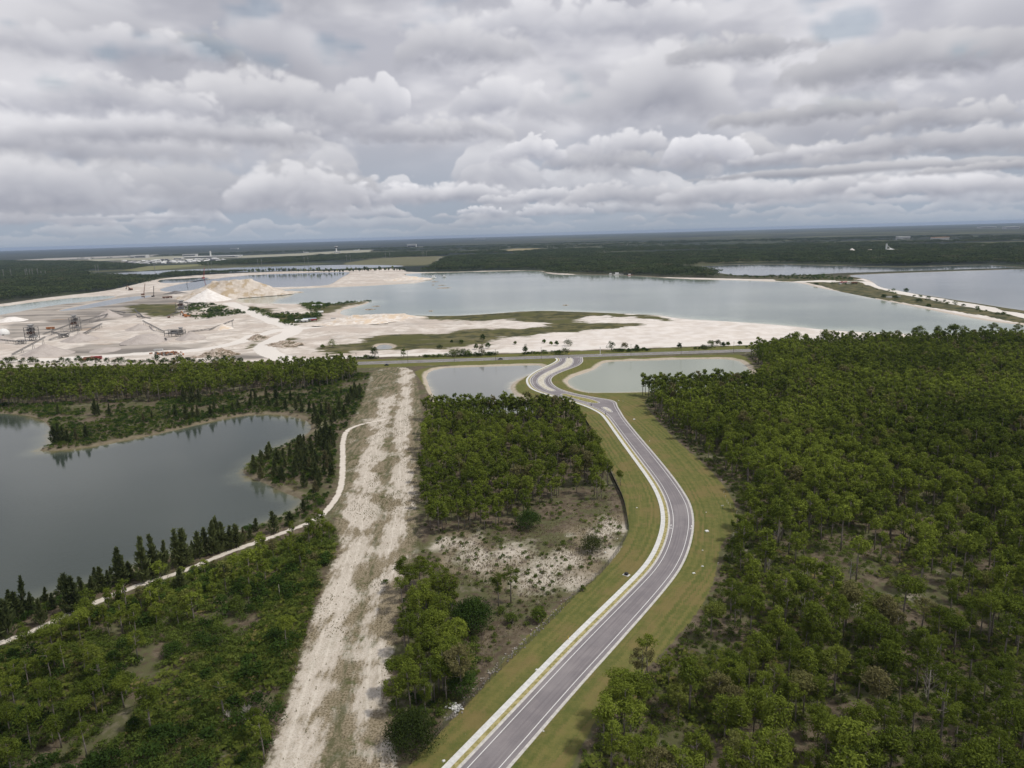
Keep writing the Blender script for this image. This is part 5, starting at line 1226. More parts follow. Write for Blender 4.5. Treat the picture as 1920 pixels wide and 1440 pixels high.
# far woods as one mass
FARW = [[(-250, 512), (0, 505), (100, 503), (165, 505), (165, 518), (240, 519), (300, 519.5), (290, 527), (255, 533), (200, 545), (100, 554), (0, 566), (-250, 588)],
        [(762, 510), (800, 509), (812, 500), (826, 492), (840, 482), (900, 479), (1100, 478), (1500, 474), (1920, 468), (2200, 464), (2200, 492), (1920, 496), (1850, 493.5), (1690, 498.5), (1563, 494.5), (1413, 492.5), (1300, 496.5), (1272, 502), (1320, 507), (1345, 513), (1330, 520), (1285, 520.5), (1140, 512.5), (1035, 512.5), (1012, 504.5), (900, 506), (800, 509)],
        [(-200, 496), (0, 490), (160, 491), (280, 499), (240, 506), (160, 506), (0, 508), (-200, 515)],
        [(290, 519), (345, 508), (460, 503.5), (460, 511), (380, 516), (330, 520)], [(375, 494.5), (470, 488), (640, 478), (760, 474), (835, 474), (835, 480), (760, 482), (640, 489), (470, 496), (380, 499)]]
fp = []
for n, pp in enumerate(FARW):
    P_ = GL(pp); p = jitter_grid(P_.min(0), P_.max(0), 33, 80 + n); p = p[(project(np.c_[p, np.zeros(len(p))])[2] > 0)]; x, y, z = project(np.c_[p, np.zeros(len(p))])
    p = p[(x > -120) & (x < 2040) & (sdf(P_, p[:, 0], p[:, 1], 5) > 0)]; fp.append(p)
fp = np.vstack(fp); fp = fp[g2.random(len(fp)) < .55 + .9 * sst(fbm(fp[:, 0] / 400, fp[:, 1] / 700, 90, 4), .36, .55)]
FB = GL([(-150, 489), (300, 474), (640, 463), (900, 458), (1300, 452), (1920, 440), (2100, 436), (2100, 470), (1920, 470), (1500, 476), (1100, 480), (840, 476), (640, 484), (300, 484), (0, 491), (-150, 494)])
for lo_, hi_, st_ in ((3000, 5200, 46), (5200, 8500, 80)):
    p = jitter_grid(FB.min(0), FB.max(0), st_, 99 + st_); rr_ = np.hypot(p[:, 0], p[:, 1]); p = p[(rr_ > lo_) & (rr_ < hi_) & (sdf(FB, p[:, 0], p[:, 1], 5) > 0)]
    p = p[sst(fbm(p[:, 0] / 900, p[:, 1] / 500, 93, 4), .42, .56) > g2.random(len(p))]
    for c_, _ in FAR_FIELD: p = p[sdf(GL(c_), p[:, 0], p[:, 1], 50) < -20]
    fp = np.vstack([fp, p])
ok = np.ones(len(fp), bool)
for k in WP: ok &= sdf(WP[k], fp[:, 0], fp[:, 1], 30) < -14
fp = fp[ok]; lay('far_woodland', CANOPY, fp, .85, 1.25, 11, -1.0)

# ---- dead trees
def snag(name, px, py, H, label, cat='tree', bushy=0, seed=0, lean=(0, 0)):
    rnd = random.Random(seed + 900); e = empty(name, at(px, py), rnd.uniform(0, 6), label, cat)
    tr = MB().tube([(0, 0, -.3), (lean[0] * .4, lean[1] * .4, H * .5), (lean[0], lean[1], H)], [.2, .14, .04], 6); tr.build('trunk', DEAD, e, smooth=True)
    if bushy:
        br = MB()
        for _ in range(bushy):
            z0 = rnd.uniform(.15, .8) * H; a = rnd.uniform(0, 6.28); L = rnd.uniform(.5, 1) * (H * .35); p0 = Vector((lean[0] * z0 / H, lean[1] * z0 / H, z0)); p1 = p0 + Vector((math.cos(a) * L * .6, math.sin(a) * L * .6, L * .7))
            br.tube([p0, (p0 + p1) / 2 + Vector((0, 0, -.1)), p1], [.06, .045, .02], 3, False)
            for _ in range(4):
                b_ = rnd.uniform(0, 6.28); p2 = p1 + Vector((math.cos(b_) * .5, math.sin(b_) * .5, rnd.uniform(.3, .9))); br.tube([(p0 + p1) / 2 + (p1 - p0) * rnd.uniform(0, .5), p2], [.03, .012], 3, False)
        br.build('branches', DEAD, e)
snag('dead_tree', 173, 1276, 9.5, 'tall bare white snag standing in the brush, lower left'); snag('dead_tree', 525, 1122, 5.2, 'short bare pole-like snag in the brush near the sand strip', seed=1)
snag('dead_tree', 466, 1362, 5.5, 'bushy grey dead shrub in the brush beside the sand strip', bushy=34, seed=2); snag('dead_tree', 430, 1360, 3.5, 'low grey dead shrub left of the bushy dead one', bushy=14, seed=3)
snag('dead_tree', 1506, 1172, 9, 'bushy pale dead tree in the right-hand wood', bushy=40, seed=4); snag('dead_tree', 1738, 1325, 11, 'tall pale grey dead trunk in the right-hand wood', bushy=14, seed=5)
snag('dead_tree', 1572, 1420, 9.5, 'white twisted dead tree near the frame bottom, right of centre', bushy=16, seed=6, lean=(1.6, .4)); snag('dead_tree', 1512, 1090, 8, 'pair of pale dead stems behind the bushy dead tree', bushy=8, seed=7)
snag('dead_tree', 1528, 1175, 6, 'thin pale dead tree right of the bushy dead one', bushy=18, seed=8); snag('dead_tree', 1812, 1432, 7, 'forked pale dead trunk near the lower right corner', bushy=6, seed=9)
snag('dead_tree', 1594, 1090, 7, 'bare grey stems standing on the clearing of the right-hand wood', bushy=12, seed=10); snag('dead_tree', 1680, 1420, 7.5, 'slim grey dead trunk right of the twisted one', bushy=6, seed=11)
rsn = random.Random(77); wk = pr[(np.hypot(pr[:, 0], pr[:, 1]) < 380)]
for n in range(22):
    p_ = wk[rsn.randrange(len(wk))] + 2.2; a_, b_, c_ = project([p_[0], p_[1], 0]); 
    snag('dead_tree', float(a_), float(b_), rsn.uniform(6, 11), 'slim pale dead tree in the right-hand wood', bushy=rsn.choice((4, 8, 14, 26)), seed=40 + n, lean=(rsn.uniform(-.8, .8), rsn.uniform(-.8, .8)))
x, y, z = at(95, 1255); lg = MB().tube([(-3.4, -.6, .25), (0, 0, .35), (3.6, 1.0, .3)], [.22, .2, .12], 6).build('fallen_log', DEAD, loc=(x, y, z)); tag(lg, 'pale fallen log lying in grass beside the tall snag', 'log')

# ------------------------------------------------------------------ fences by the road
DARKM = smat('dark_galvanised_wire', (0.10, 0.10, 0.10), 0.6, 0.1, 1.0, 0.3)
BLACKF = smat('black_fence_screen', (0.018, 0.022, 0.016), 0.9, 0.1, 1.0)
def fence(px_pts, label, screen, step=3.0, H=1.9):
    p = smooth_path(GL(px_pts), 0.5, 4); n = int(step / .5); post_i = list(range(0, len(p), n)); o0 = p[0]
    e = empty('fence', (float(o0[0]), float(o0[1]), 0), 0, label, 'fence')
    pm_ = None
    for i in post_i:
        x, y = p[i] - o0
        if pm_ is None: pm_ = MB().tube([(0, 0, -.3), (0, 0, H + .15)], .05, 6).build('post', DARKM, e, (x, y, 0))
        else:
            c = pm_.copy(); C.collection.objects.link(c); c.parent = e; c.location = (x, y, 0)
    q = p - o0; i1 = post_i[-1]
    MB().tube([(a[0], a[1], H + .05) for a in q[0:i1 + 1:2]], .03, 4).build('top_rail', DARKM, e)
    mb = MB()
    if screen:
        v = [(a[0], a[1], z) for z in (.05, H * .92) for a in q[:i1 + 1:2]]; m_ = len(v) // 2
        mb.add(v, [(i, i + 1, m_ + i + 1, m_ + i) for i in range(m_ - 1)]); mb.build('screen_cloth', BLACKF, e)
    else:
        d = np.r_[0, np.cumsum(np.hypot(*np.diff(q, axis=0).T))]
        def P(s, z): return np.array((np.interp(s, d, q[:, 0]), np.interp(s, d, q[:, 1]), z))
        s = 0.0
        while s + H < d[i1]:                                  # crossing diagonal wires
            for a, b in ((P(s, .05), P(s + H, H)), (P(s + H, .05), P(s, H))):
                mb.add([a, b, b + (0, 0, .05), a + (0, 0, .05)], [(0, 1, 2, 3)])
            s += .38
        mb.build('wire_mesh', DARKM, e)
fence([(1090, 778), (1104, 800), (1121, 833), (1146, 892), (1158, 917), (1170, 941), (1178, 987), (1179, 997)], 'dark screened fence along the verge beside the middle grove', True)
fence([(1179, 999), (1172, 1012), (1158, 1037), (1139, 1062), (1113, 1091), (1090, 1106), (1040, 1158), (990, 1208), (940, 1255), (890, 1308), (840, 1356), (806, 1398)], 'chain-link fence running down the verge to the dark olive tree', False)
# ------------------------------------------------------------------ small things on the verges
WHITE = smat('white_paint', (0.78, 0.78, 0.76), 0.6, 0.05, 1.0); YELM = smat('yellow_plastic', (0.75, 0.55, 0.08), 0.5, 0.05); BLK = smat('black_plastic', (0.02, 0.02, 0.022), 0.5, 0.1)
REDM = smat('red_paint', (0.36, 0.05, 0.045), 0.5, 0.15); ORG = smat('orange_machine_paint', (0.50, 0.20, 0.07), 0.6, 0.15); STEEL = smat('dusty_steel', (0.27, 0.262, 0.25), 0.7, 0.2, 1.0, 0.2)
RUST = smat('rusty_scrap', (0.30, 0.15, 0.09), 0.9, 0.2, 1.0, col2=(0.16, 0.09, 0.06)); GLASS = smat('dark_window_glass', (0.03, 0.035, 0.04), 0.1, 0.0, spec=0.6); PALE = smat('pale_dusty_metal', (0.55, 0.55, 0.54), 0.6, 0.1)
def slab(px, py, w, d, h, name, label, cat, mat=WHITE):
    e = empty(name, at(px, py), R(8), label, cat); MB().box((0, 0, -.1), (w * 1.12, d * 1.12, .16)).build('base', CONCRETE, e); MB().box((0, 0, .06), (w, d, h), taper=.94).build('lid', mat, e)
slab(1325.5, 996, 1.25, 1.25, .25, 'valve_box', 'white square utility box lid on the turf right of the road bend', 'utility box')
slab(1301, 1075, .9, .55, .15, 'valve_box', 'small pale stone-like lid on the turf below the white square box', 'utility box')
slab(1189, 786.5, 1.2, .9, .3, 'valve_box', 'white lid on the turf right of the turning bay', 'utility box')
for n, (px, py, lab) in enumerate([(1324, 960.5, 'above the white square box'), (1317.5, 1032, 'between the white square box and the lower lid'), (1317, 1062, 'just above the lower pale lid'), (1067, 728, 'on the turf by the left edge of the right pond'), (1104, 737, 'on the turf below the right pond'), (1160, 751, 'right of the turning bay kerb'), (1168, 752, 'second right of the turning bay kerb'), (1218, 827, 'on the turf beside the upper road'),
        (1135, 1036, 'in the turf left of the lower bend'), (1158, 1010, 'beside the footpath left of the bend'), (1194, 952, 'on the turf left of the bend'), (1006, 1256, 'at the footpath of the lower road'), (1019, 1371, 'on the turf right of the lower road'), (1137, 1133, 'beside the lower footpath'), (832, 1427, 'beside the footpath at the frame bottom')]):
    rr = .22 + .08 * (n % 3); v = []; x, y, z = at(px, py)
    rs = random.Random(n); mb = MB(); ring = [(math.cos(a) * rr * rs.uniform(.7, 1.2) * 1.3, math.sin(a) * rr * rs.uniform(.7, 1.2)) for a in [k * math.pi / 3.5 for k in range(7)]]
    mb.add([(a, b, 0) for a, b in ring] + [(a * .7, b * .7, rr * .6) for a, b in ring] + [(0, 0, rr * .75)], [(i, (i + 1) % 7, 7 + (i + 1) % 7, 7 + i) for i in range(7)] + [(7 + i, 7 + (i + 1) % 7, 14) for i in range(7)])
    tag(mb.build('limestone_lump', CONCRETE, loc=(x, y, z)), 'small white limestone lump ' + lab, 'stone', 'white stones on the verges')
e = empty('drain_inlet', at(1174.5, 1078), R(-40), 'black drain inlet box with white concrete apron on the left verge', 'drain'); MB().box((0, 0, 0), (1.2, 1.0, .8)).build('grate_box', BLK, e); MB().box((0, 0, -.1), (2.3, 1.7, .18)).build('apron', CONCRETE, e)
for px, py, lab in ((1065.5, 1200, 'yellow marker post between the chain-link fence and the footpath'), (1355, 954, 'dark marker post under a white board on the right verge')):
    e = empty('marker_post', at(px, py), 0, lab, 'post'); MB().tube([(0, 0, -.2), (0, 0, 1.2)], .09, 8).build('post', YELM if px < 1100 else BLK, e)
    if px > 1100: MB().box((-.2, .1, 1.25), (1.1, .08, .35)).build('board', WHITE, e)
    else: MB().tube([(0, 0, 1.2), (0, 0, 1.32)], [.1, .05], 8).build('cap', YELM, e)
for n, (px, py) in enumerate([(1353, 903), (1357, 925), (1360, 933), (1363, 942), (1365, 946), (1369, 950), (1378, 955), (1381, 963), (1383, 975), (1382, 985), (1381, 993), (1380, 1001), (1375, 1004), (1374, 915), (1350, 1112), (1346, 1060)]):
    x, y, z = at(px, py); mb = MB().box((0, 0, -.1), (.07, .07, 1.25), rx=R(4 * (n % 3 - 1))); mb.box((.12, 0, .95), (.3, .03, .16))
    tag(mb.build('survey_stake', WHITE, loc=(x, y, z)), 'white flagged survey stake at the right wood edge, ' + ('upper end' if py < 940 else 'middle' if py < 980 else 'lower end'), 'stake', 'white survey stakes at the wood edge')
# rubbish heap
e = empty('rubbish_heap', at(853, 1328), 0, 'heap of white rubbish and rubble at the foot of the pine grove by the fence', 'rubbish heap'); rs = random.Random(4); mb = MB(); mb2 = MB()
for k in range(46):
    a = rs.uniform(0, 6.28); r = rs.uniform(0, 1) ** .7 * 1.9; (mb if k % 3 else mb2).box((r * math.cos(a) * 1.3, r * math.sin(a), max(0, .5 - r * .2) * rs.random()), (rs.uniform(.2, .8), rs.uniform(.2, .6), rs.uniform(.05, .3)), rs.uniform(0, 3), rs.uniform(-.4, .4))
mb.build('white_scraps', WHITE, e)['kind'] = 'stuff'; mb2.build('grey_rubble', PALE, e)['kind'] = 'stuff'
# broken limestone along the chain-link fence
rs = random.Random(8); mb = MB(); line = smooth_path(GL([(1130, 1068), (1090, 1104), (1000, 1192), (940, 1250), (890, 1302), (850, 1345)]), 1, 2)
for k in range(190):
    i = int(min(len(line) - 1, abs(rs.gauss(.62, .28)) * len(line))); x, y = line[i]; mb.box((x + rs.uniform(-2.2, .6), y + rs.uniform(-1.2, 1.2), 0), (rs.uniform(.15, .6), rs.uniform(.15, .5), rs.uniform(.08, .3)), rs.uniform(0, 3))
tag(mb.build('fence_rubble', smat('grey_limestone', (0.33, 0.30, 0.26), 0.9, 0.15)), kind='stuff')

# ------------------------------------------------------------------ poles and vehicles on the highway
WOODP = smat('weathered_pole_wood', (0.17, 0.14, 0.12), 0.9, 0.1)
for px, by, ty, lab in ((669, 684, 664, 'leftmost wooden utility pole by the highway'), (765, 680.5, 657, 'wooden utility pole by the highway above the sand strip'), (852, 678, 655, 'wooden utility pole by the highway above the left pond'), (929.5, 676.5, 653, 'wooden utility pole beside the black car'), (1015, 673.5, 651, 'wooden utility pole left of the junction'),
                        (1183, 667.5, 646, 'wooden utility pole above the left part of the right pond'), (1277, 664.5, 643, 'wooden utility pole above the middle of the right pond'), (1375.5, 662, 640, 'wooden utility pole at the right end of the right pond')):
    e = empty('utility_pole', at(px, by), 0, lab, 'utility pole', 'utility poles along the highway'); h = 11.5
    MB().tube([(0, 0, -.5), (0, 0, h)], [.19, .12], 7).build('pole', WOODP, e); MB().bar((-1.1, 0, h - .6), (1.1, 0, h - .6), .12).build('crossarm', WOODP, e)
    for sx in (-1, 0, 1): MB().tube([(sx, 0, h - .55), (sx, 0, h - .3)], [.05, .08], 6).build('insulator', PALE, e)
e = empty('signal_pole', at(1125.5, 666), 0, 'thick white pole on a white base across the junction', 'pole'); MB().tube([(0, 0, 0), (0, 0, 8.2)], [.32, .26], 10).build('pole', WHITE, e); MB().box((0, 0, -.1), (3.0, 1.6, .35)).build('base', CONCRETE, e); MB().tube([(0, 0, 8.2), (0, 0, 8.5)], [.32, .1], 10).build('cap', WHITE, e)
e = empty('road_sign', at(1066.5, 671.5), 0, 'thin sign post with small board on the median at the junction', 'road sign'); MB().tube([(0, 0, 0), (0, 0, 5)], .12, 6).build('post', DARKM, e); MB().box((0, 0, 3.8), (1.1, .06, 1.1)).build('board', YELM, e); MB().box((0, 0, .2), (1.4, 1.0, .3)).build('base', BLK, e)
for px, py, lab in ((1108.5, 760.5, 'small dark bollard post in the road below the turning bay'), (1135.5, 777.5, 'small dark post where the planting strip begins')):
    e = empty('bollard', at(px, py), 0, lab, 'bollard'); MB().tube([(0, 0, 0), (0, 0, 1.5)], .2, 8).build('post', BLK, e); MB().box((0, 0, 0.02), (.9, .9, .12)).build('foot', BLK, e)
def car(px, py, rz, paint, label, cat='car', L=4.6, Wd=1.85, Hh=1.5):
    e = empty('car', at(px, py, .08), rz, label, cat); prof = [(-L / 2, .35), (-L / 2, .78), (-L * .40, .92), (-L * .28, .97), (-L * .17, Hh), (L * .16, Hh), (L * .27, .98), (L * .46, .86), (L / 2, .70), (L / 2, .35)]
    mb = MB(); n = len(prof); v = [(x, s * Wd / 2 * (.86 if z > 1.2 else 1), z) for s in (-1, 1) for x, z in prof]
    mb.add(v, [tuple(range(n)), tuple(range(2 * n - 1, n - 1, -1))] + [(i, n + i, n + (i + 1) % n, (i + 1) % n) for i in range(n)]); mb.build('body', paint, e)
    g = MB(); g.add([(-L * .255, s * (Wd / 2 + .006), 1.0) for s in (-1, 1)] + [(-L * .16, s * (Wd / 2 * .88 + .006), Hh - .1) for s in (-1, 1)] + [(L * .15, s * (Wd / 2 * .88 + .006), Hh - .1) for s in (-1, 1)] + [(L * .24, s * (Wd / 2 + .006), 1.0) for s in (-1, 1)], [(0, 2, 4, 6), (1, 7, 5, 3), (6, 4, 5, 7), (0, 1, 3, 2)]); g.build('windows', GLASS, e)
    for sx in (-.31, .31):
        for sy in (-1, 1): MB().tube([(sx * L, sy * (Wd / 2 - .2), .33), (sx * L, sy * (Wd / 2 + .02), .33)], .33, 12).build('wheel', BLK, e)
    for sy in (-1, 1): MB().box((L / 2 + .005, sy * .62, .66), (.03, .35, .12)).build('headlight', WHITE, e)
    return e
hd = math.atan2(fE[-1, 1] - fE[0, 1], fE[-1, 0] - fE[0, 0])
car(938.5, 674.2, hd + math.pi, smat('black_car_paint', (0.012, 0.013, 0.015), 0.25, 0.0, spec=0.5), 'black saloon car driving on the highway left of the junction')
car(725, 685.5, hd, smat('dark_car_paint', (0.03, 0.035, 0.03), 0.4, 0.0), 'dark car parked on the grass below the highway', 'car', 4.3, 1.9, 1.7)

# ------------------------------------------------------------------ heaps of the quarry
def heap_mat(name, a, b_, c_=None, sc=.12):
    m, nt, b = new_mat(name); p = S(nt, nt.nodes.new('ShaderNodeTexCoord').outputs['Object']); x, y, z = sep(p)
    n = noise(p, sc, 5, .62); n2 = noise(comb(nt, x, y, z * .25), sc * 5, 4, .65); c = mixc(ss(n, .38, .62), a, b_)
    if c_: c = mixc(ss(noise(p, sc * .6, 4, .6), .52, .62), c, c_)
    c = mixc(ss(n2, .55, .75) * .35, c, tuple(q * .6 for q in a)); link_color(nt, c, b); b.inputs['Roughness'].default_value = .95; b.inputs['Specular IOR Level'].default_value = .1; bump(nt, n2 + n, b, .7, .6); return m
GRAVEL = heap_mat('grey_gravel', (0.40, 0.355, 0.325), (0.47, 0.425, 0.39)); WSAND = heap_mat('white_sand_heap', (0.70, 0.655, 0.61), (0.80, 0.77, 0.73)); TAN = heap_mat('tan_overburden', (0.50, 0.43, 0.355), (0.63, 0.57, 0.50), (0.43, 0.34, 0.23), .09)
SPOIL = heap_mat('pale_spoil', (0.60, 0.52, 0.44), (0.76, 0.71, 0.65), (0.66, 0.54, 0.41)); BROWNR = heap_mat('brown_rubble', (0.26, 0.20, 0.15), (0.52, 0.45, 0.38), (0.13, 0.11, 0.07), .25); DGREY = heap_mat('dark_gravel', (0.14, 0.13, 0.125), (0.21, 0.195, 0.185))
def heap(px, py, rx, ry, H, mat, label, rot=0.0, rough=.15, top=0.0, seed=0, n=40, m=64, pw=1.0, name='heap', cat='heap', group=None, skirt=.12):
    """loose heap: conical flank, flat top share TOP, gullied and uneven"""
    x0, y0, z0 = at(px, py); mb = MB(); c, s = math.cos(rot), math.sin(rot); V = [(0, 0, H)]
    th = np.arange(m) / m * 2 * math.pi
    for i in range(1, n + 1):
        t = i / n; prof = 1 - np.clip((t - top) / (1 - top), 0, 1) ** pw; prof = prof * (1 - skirt) + skirt * max(0.0, (1 - t)) ** 3 if t > top else 1.0
        u, w = np.cos(th) * t * rx, np.sin(th) * t * ry; edge = 1 + rough * 1.1 * (fbm(np.cos(th) * 2.2 + seed, np.sin(th) * 2.2, seed, 3) - .5) * 2 * t
        u, w = u * edge, w * edge; z = H * prof + H * rough * (fbm(u / rx * 5 + 7, w / ry * 5 * ry / rx + 3, seed + 3, 4) - .5) * 1.6 * math.sin(math.pi * min(1, t * .96 + .04)) - (.6 if i == n else 0)
        V += [(a * c - b * s, a * s + b * c, zz) for a, b, zz in zip(u, w, np.broadcast_to(z, u.shape))]
    F = [(0, 1 + k, 1 + (k + 1) % m) for k in range(m)]
    for i in range(n - 1):
        for k in range(m): a = 1 + i * m + k; b = 1 + i * m + (k + 1) % m; F.append((a, a + m, b + m, b))
    o = MB().add(V, F).build(name, mat, loc=(x0, y0, min(z0, z0) - .1), smooth=True); return tag(o, label, cat, group)
def hp_(px, py, w_px, h_px, mat, label, asp=1.0, **k):      # width and height given as they show in the photograph
    return heap(px, py, metres(w_px / 2, px, py), metres(w_px / 2, px, py) * asp, metres(h_px, px, py), mat, label, **k)
hp_(86, 664, 98, 22, GRAVEL, 'large grey gravel cone under the long conveyor at the left', n=24, rough=.06, name='gravel_pile', cat='gravel pile', group='gravel piles of the quarry', seed=1)
hp_(152, 638, 66, 14, GRAVEL, 'grey gravel cone below the lattice tower', n=24, rough=.06, name='gravel_pile', cat='gravel pile', group='gravel piles of the quarry', seed=2)
hp_(204, 595, 50, 15, GRAVEL, 'grey gravel cone behind the lattice tower on the right', n=24, rough=.06, name='gravel_pile', cat='gravel pile', group='gravel piles of the quarry', seed=3)
hp_(262, 617, 54, 11, GRAVEL, 'low gravel cone left of the screening plant', n=24, rough=.08, name='gravel_pile', cat='gravel pile', group='gravel piles of the quarry', seed=4)
hp_(275, 641, 92, 12, GRAVEL, 'broad flat gravel pile in front of the screening plant', n=24, rough=.08, top=.4, name='gravel_pile', cat='gravel pile', group='gravel piles of the quarry', seed=5)
hp_(358, 636, 56, 13, GRAVEL, 'gravel cone right of the screening plant', n=24, rough=.06, name='gravel_pile', cat='gravel pile', group='gravel piles of the quarry', seed=6)
hp_(0, 640, 50, 13, GRAVEL, 'gravel cone cut by the left frame edge below the white dome', n=24, rough=.06, name='gravel_pile', cat='gravel pile', group='gravel piles of the quarry', seed=7)
hp_(418, 617, 40, 10, SPOIL, 'pale cone under the tip of the right conveyor', n=20, rough=.08, name='gravel_pile', cat='gravel pile', seed=8)
hp_(22, 602, 56, 7, WSAND, 'low bright white heap at the left among the grey mud', n=16, rough=.1, top=.3, name='sand_heap', cat='sand heap', seed=9)
hp_(200, 657, 60, 5, GRAVEL, 'low tan gravel ridge beside the white haul road', n=16, rough=.1, top=.2, name='sand_heap', cat='sand heap', seed=29)
heap(440, 555, 118, 70, 34, TAN, 'huge tan and white overburden mound between the two quarry lakes', R(28), .22, .38, 10, 60, 120, .9, 'overburden_mound', 'mound')
heap(383, 560, 62, 50, 22, TAN, 'ochre shoulder left of the white cone on the big mound', R(0), .15, .25, 11, 40, 80, .9, 'overburden_mound', 'mound')
heap(391, 564, 46, 44, 24, WSAND, 'bright white sand cone in front of the huge tan mound', 0, .06, .0, 12, 36, 72, 1.05, 'sand_cone', 'sand heap')
heap(478, 550, 110, 45, 9, TAN, 'low rough tail of the tan mound reaching into the lake', R(12), .3, .3, 13, 30, 80, .8, 'overburden_mound', 'mound')
heap(715, 598, 75, 22, 6.5, SPOIL, 'long pale spoil bank on the near shore of the quarry lake', 0, .3, .5, 14, 24, 80, .7, 'spoil_bank', 'spoil bank')
heap(668, 606, 60, 26, 4.5, SPOIL, 'pale spoil bank left end by the water', R(10), .3, .5, 15, 20, 70, .7, 'spoil_bank', 'spoil bank')
heap(768, 524, 75, 50, 8, SPOIL, 'rough pinkish heap at the tip of the sand peninsula', R(-10), .3, .2, 16, 24, 60, .8, 'spoil_heap', 'spoil heap')
heap(410, 668, 30, 20, 8.5, BROWNR, 'brown rubble heap with brush above the left wood', 0, .45, .2, 17, 30, 60, .8, 'rubble_heap', 'rubble heap')
heap(535, 648, 22, 18, 4, BROWNR, 'small brown rubble heap in the loop of the white haul road', 0, .5, .3, 18, 24, 50, .8, 'rubble_heap', 'rubble heap')
heap(484, 634, 12, 14, 5, BROWNR, 'narrow dark rubble heap beside the haul road crossing', R(60), .5, .2, 19, 24, 50, .8, 'rubble_heap', 'rubble heap')
heap(330, 551, 34, 20, 7, DGREY, 'dark gravel heap behind the ochre mound shoulder', 0, .1, .1, 20, 20, 50, .9, 'gravel_pile', 'gravel pile')
for n, (px, py, w, lab) in enumerate([(833, 539, 26, 'largest dark islet in the quarry lake'), (815, 527.5, 18, 'dark islet off the peninsula tip'), (828, 534, 14, 'slim islet above the largest one'), (812, 533.5, 6, 'tiny islet left of the slim one'), (1060, 571, 7, 'tiny dark hump in the middle of the quarry lake'), (808, 582, 6, 'tiny hump near the marsh shore'), (693, 579, 14, 'flat mud islet by the near left shore'), (706, 573, 10, 'second flat mud islet by the near left shore')]):
    x, y, z = at(px, py); o = heap(px, py, w, w * .55, 1.2, BROWNR, lab, 0, .4, .4, 40 + n, 8, 24, .7, 'islet', 'islet', 'islets in the quarry lake'); o.location.z = WLEV - .3

# ------------------------------------------------------------------ machines of the quarry
def conveyor(a, ha, b, hb, label, w=1.6, mat=STEEL):
    A = np.array(at(*a)) + (0, 0, ha); B = np.array(at(*b)) + (0, 0, hb); o0 = A.copy(); o0[2] = 0; e = empty('conveyor', tuple(map(float, o0)), 0, label, 'conveyor', 'conveyors of the quarry')
    A, B = A - o0, B - o0; L = np.linalg.norm(B - A); n = max(3, int(L / 5)); d = (B - A) / L; s = np.cross(d, (0, 0, 1)); s = s / np.linalg.norm(s) * w / 2; t = MB()
    for sg in (-1, 1):
        t.bar(A + s * sg, B + s * sg, .28); t.bar(A + s * sg - (0, 0, 1.2), B + s * sg - (0, 0, 1.2), .28)
        for i in range(n): p, q = A + (B - A) * i / n, A + (B - A) * (i + 1) / n; t.bar(p + s * sg, q + s * sg - (0, 0, 1.2), .16)
    t.build('truss', mat, e); bt = MB(); bt.add([A + s * .8 + (0, 0, .25), A - s * .8 + (0, 0, .25), B - s * .8 + (0, 0, .25), B + s * .8 + (0, 0, .25)], [(3, 2, 1, 0)]); bt.build('belt', BLK, e)
    for f in ((.3, .62, .92) if L > 40 else (.5, .92)):
        p = A + (B - A) * f
        if p[2] < 2.0: continue
        l = MB(); l.bar(p + s - (0, 0, 1.2), (p + s * 2.2) * (1, 1, 0), .3); l.bar(p - s - (0, 0, 1.2), (p - s * 2.2) * (1, 1, 0), .3); l.build('support_leg', mat, e)
    return e
conveyor((22, 665), 1.4, (88, 653), 14, 'longest dark conveyor rising to the top of the large gravel cone')
conveyor((92, 640), 1.5, (152, 629), 9, 'conveyor rising right over the gravel cone below the tower')
conveyor((150, 632), 1.5, (192, 614), 7, 'conveyor running right from the foot of the lattice tower')
conveyor((82, 634), 5, (136, 616), 9, 'high conveyor linking the left plant with the lattice tower')
conveyor((155, 612), 9, (203, 596), 6, 'conveyor from the lattice tower towards the back gravel cone')
conveyor((98, 632), 7, (128, 634), 2, 'short conveyor sloping down between plant and tower')
conveyor((0, 644), 5, (46, 646), 3, 'low conveyor at the left frame edge')
conveyor((308, 624), 2, (269, 611), 9, 'conveyor rising left from the screening plant')
conveyor((298, 632), 2, (313, 641), 4, 'short conveyor in front of the screening plant')
conveyor((352, 623), 1.5, (396, 619), 2.5, 'low level conveyor right of the screening plant')
conveyor((394, 619), 1.8, (440, 614), 11, 'right-hand stacking conveyor with raised tip')
conveyor((258, 594), 2, (283, 598), 1.5, 'conveyor before the scrub in the middle of the quarry'); conveyor((254, 590), 9, (270, 598), 2, 'steep short conveyor in the middle of the quarry')
conveyor((200, 583), 3, (236, 590), 5, 'conveyor behind the back gravel cone'); conveyor((312, 595), 3, (333, 592), 6, 'conveyor feeding the plant behind the scrub')
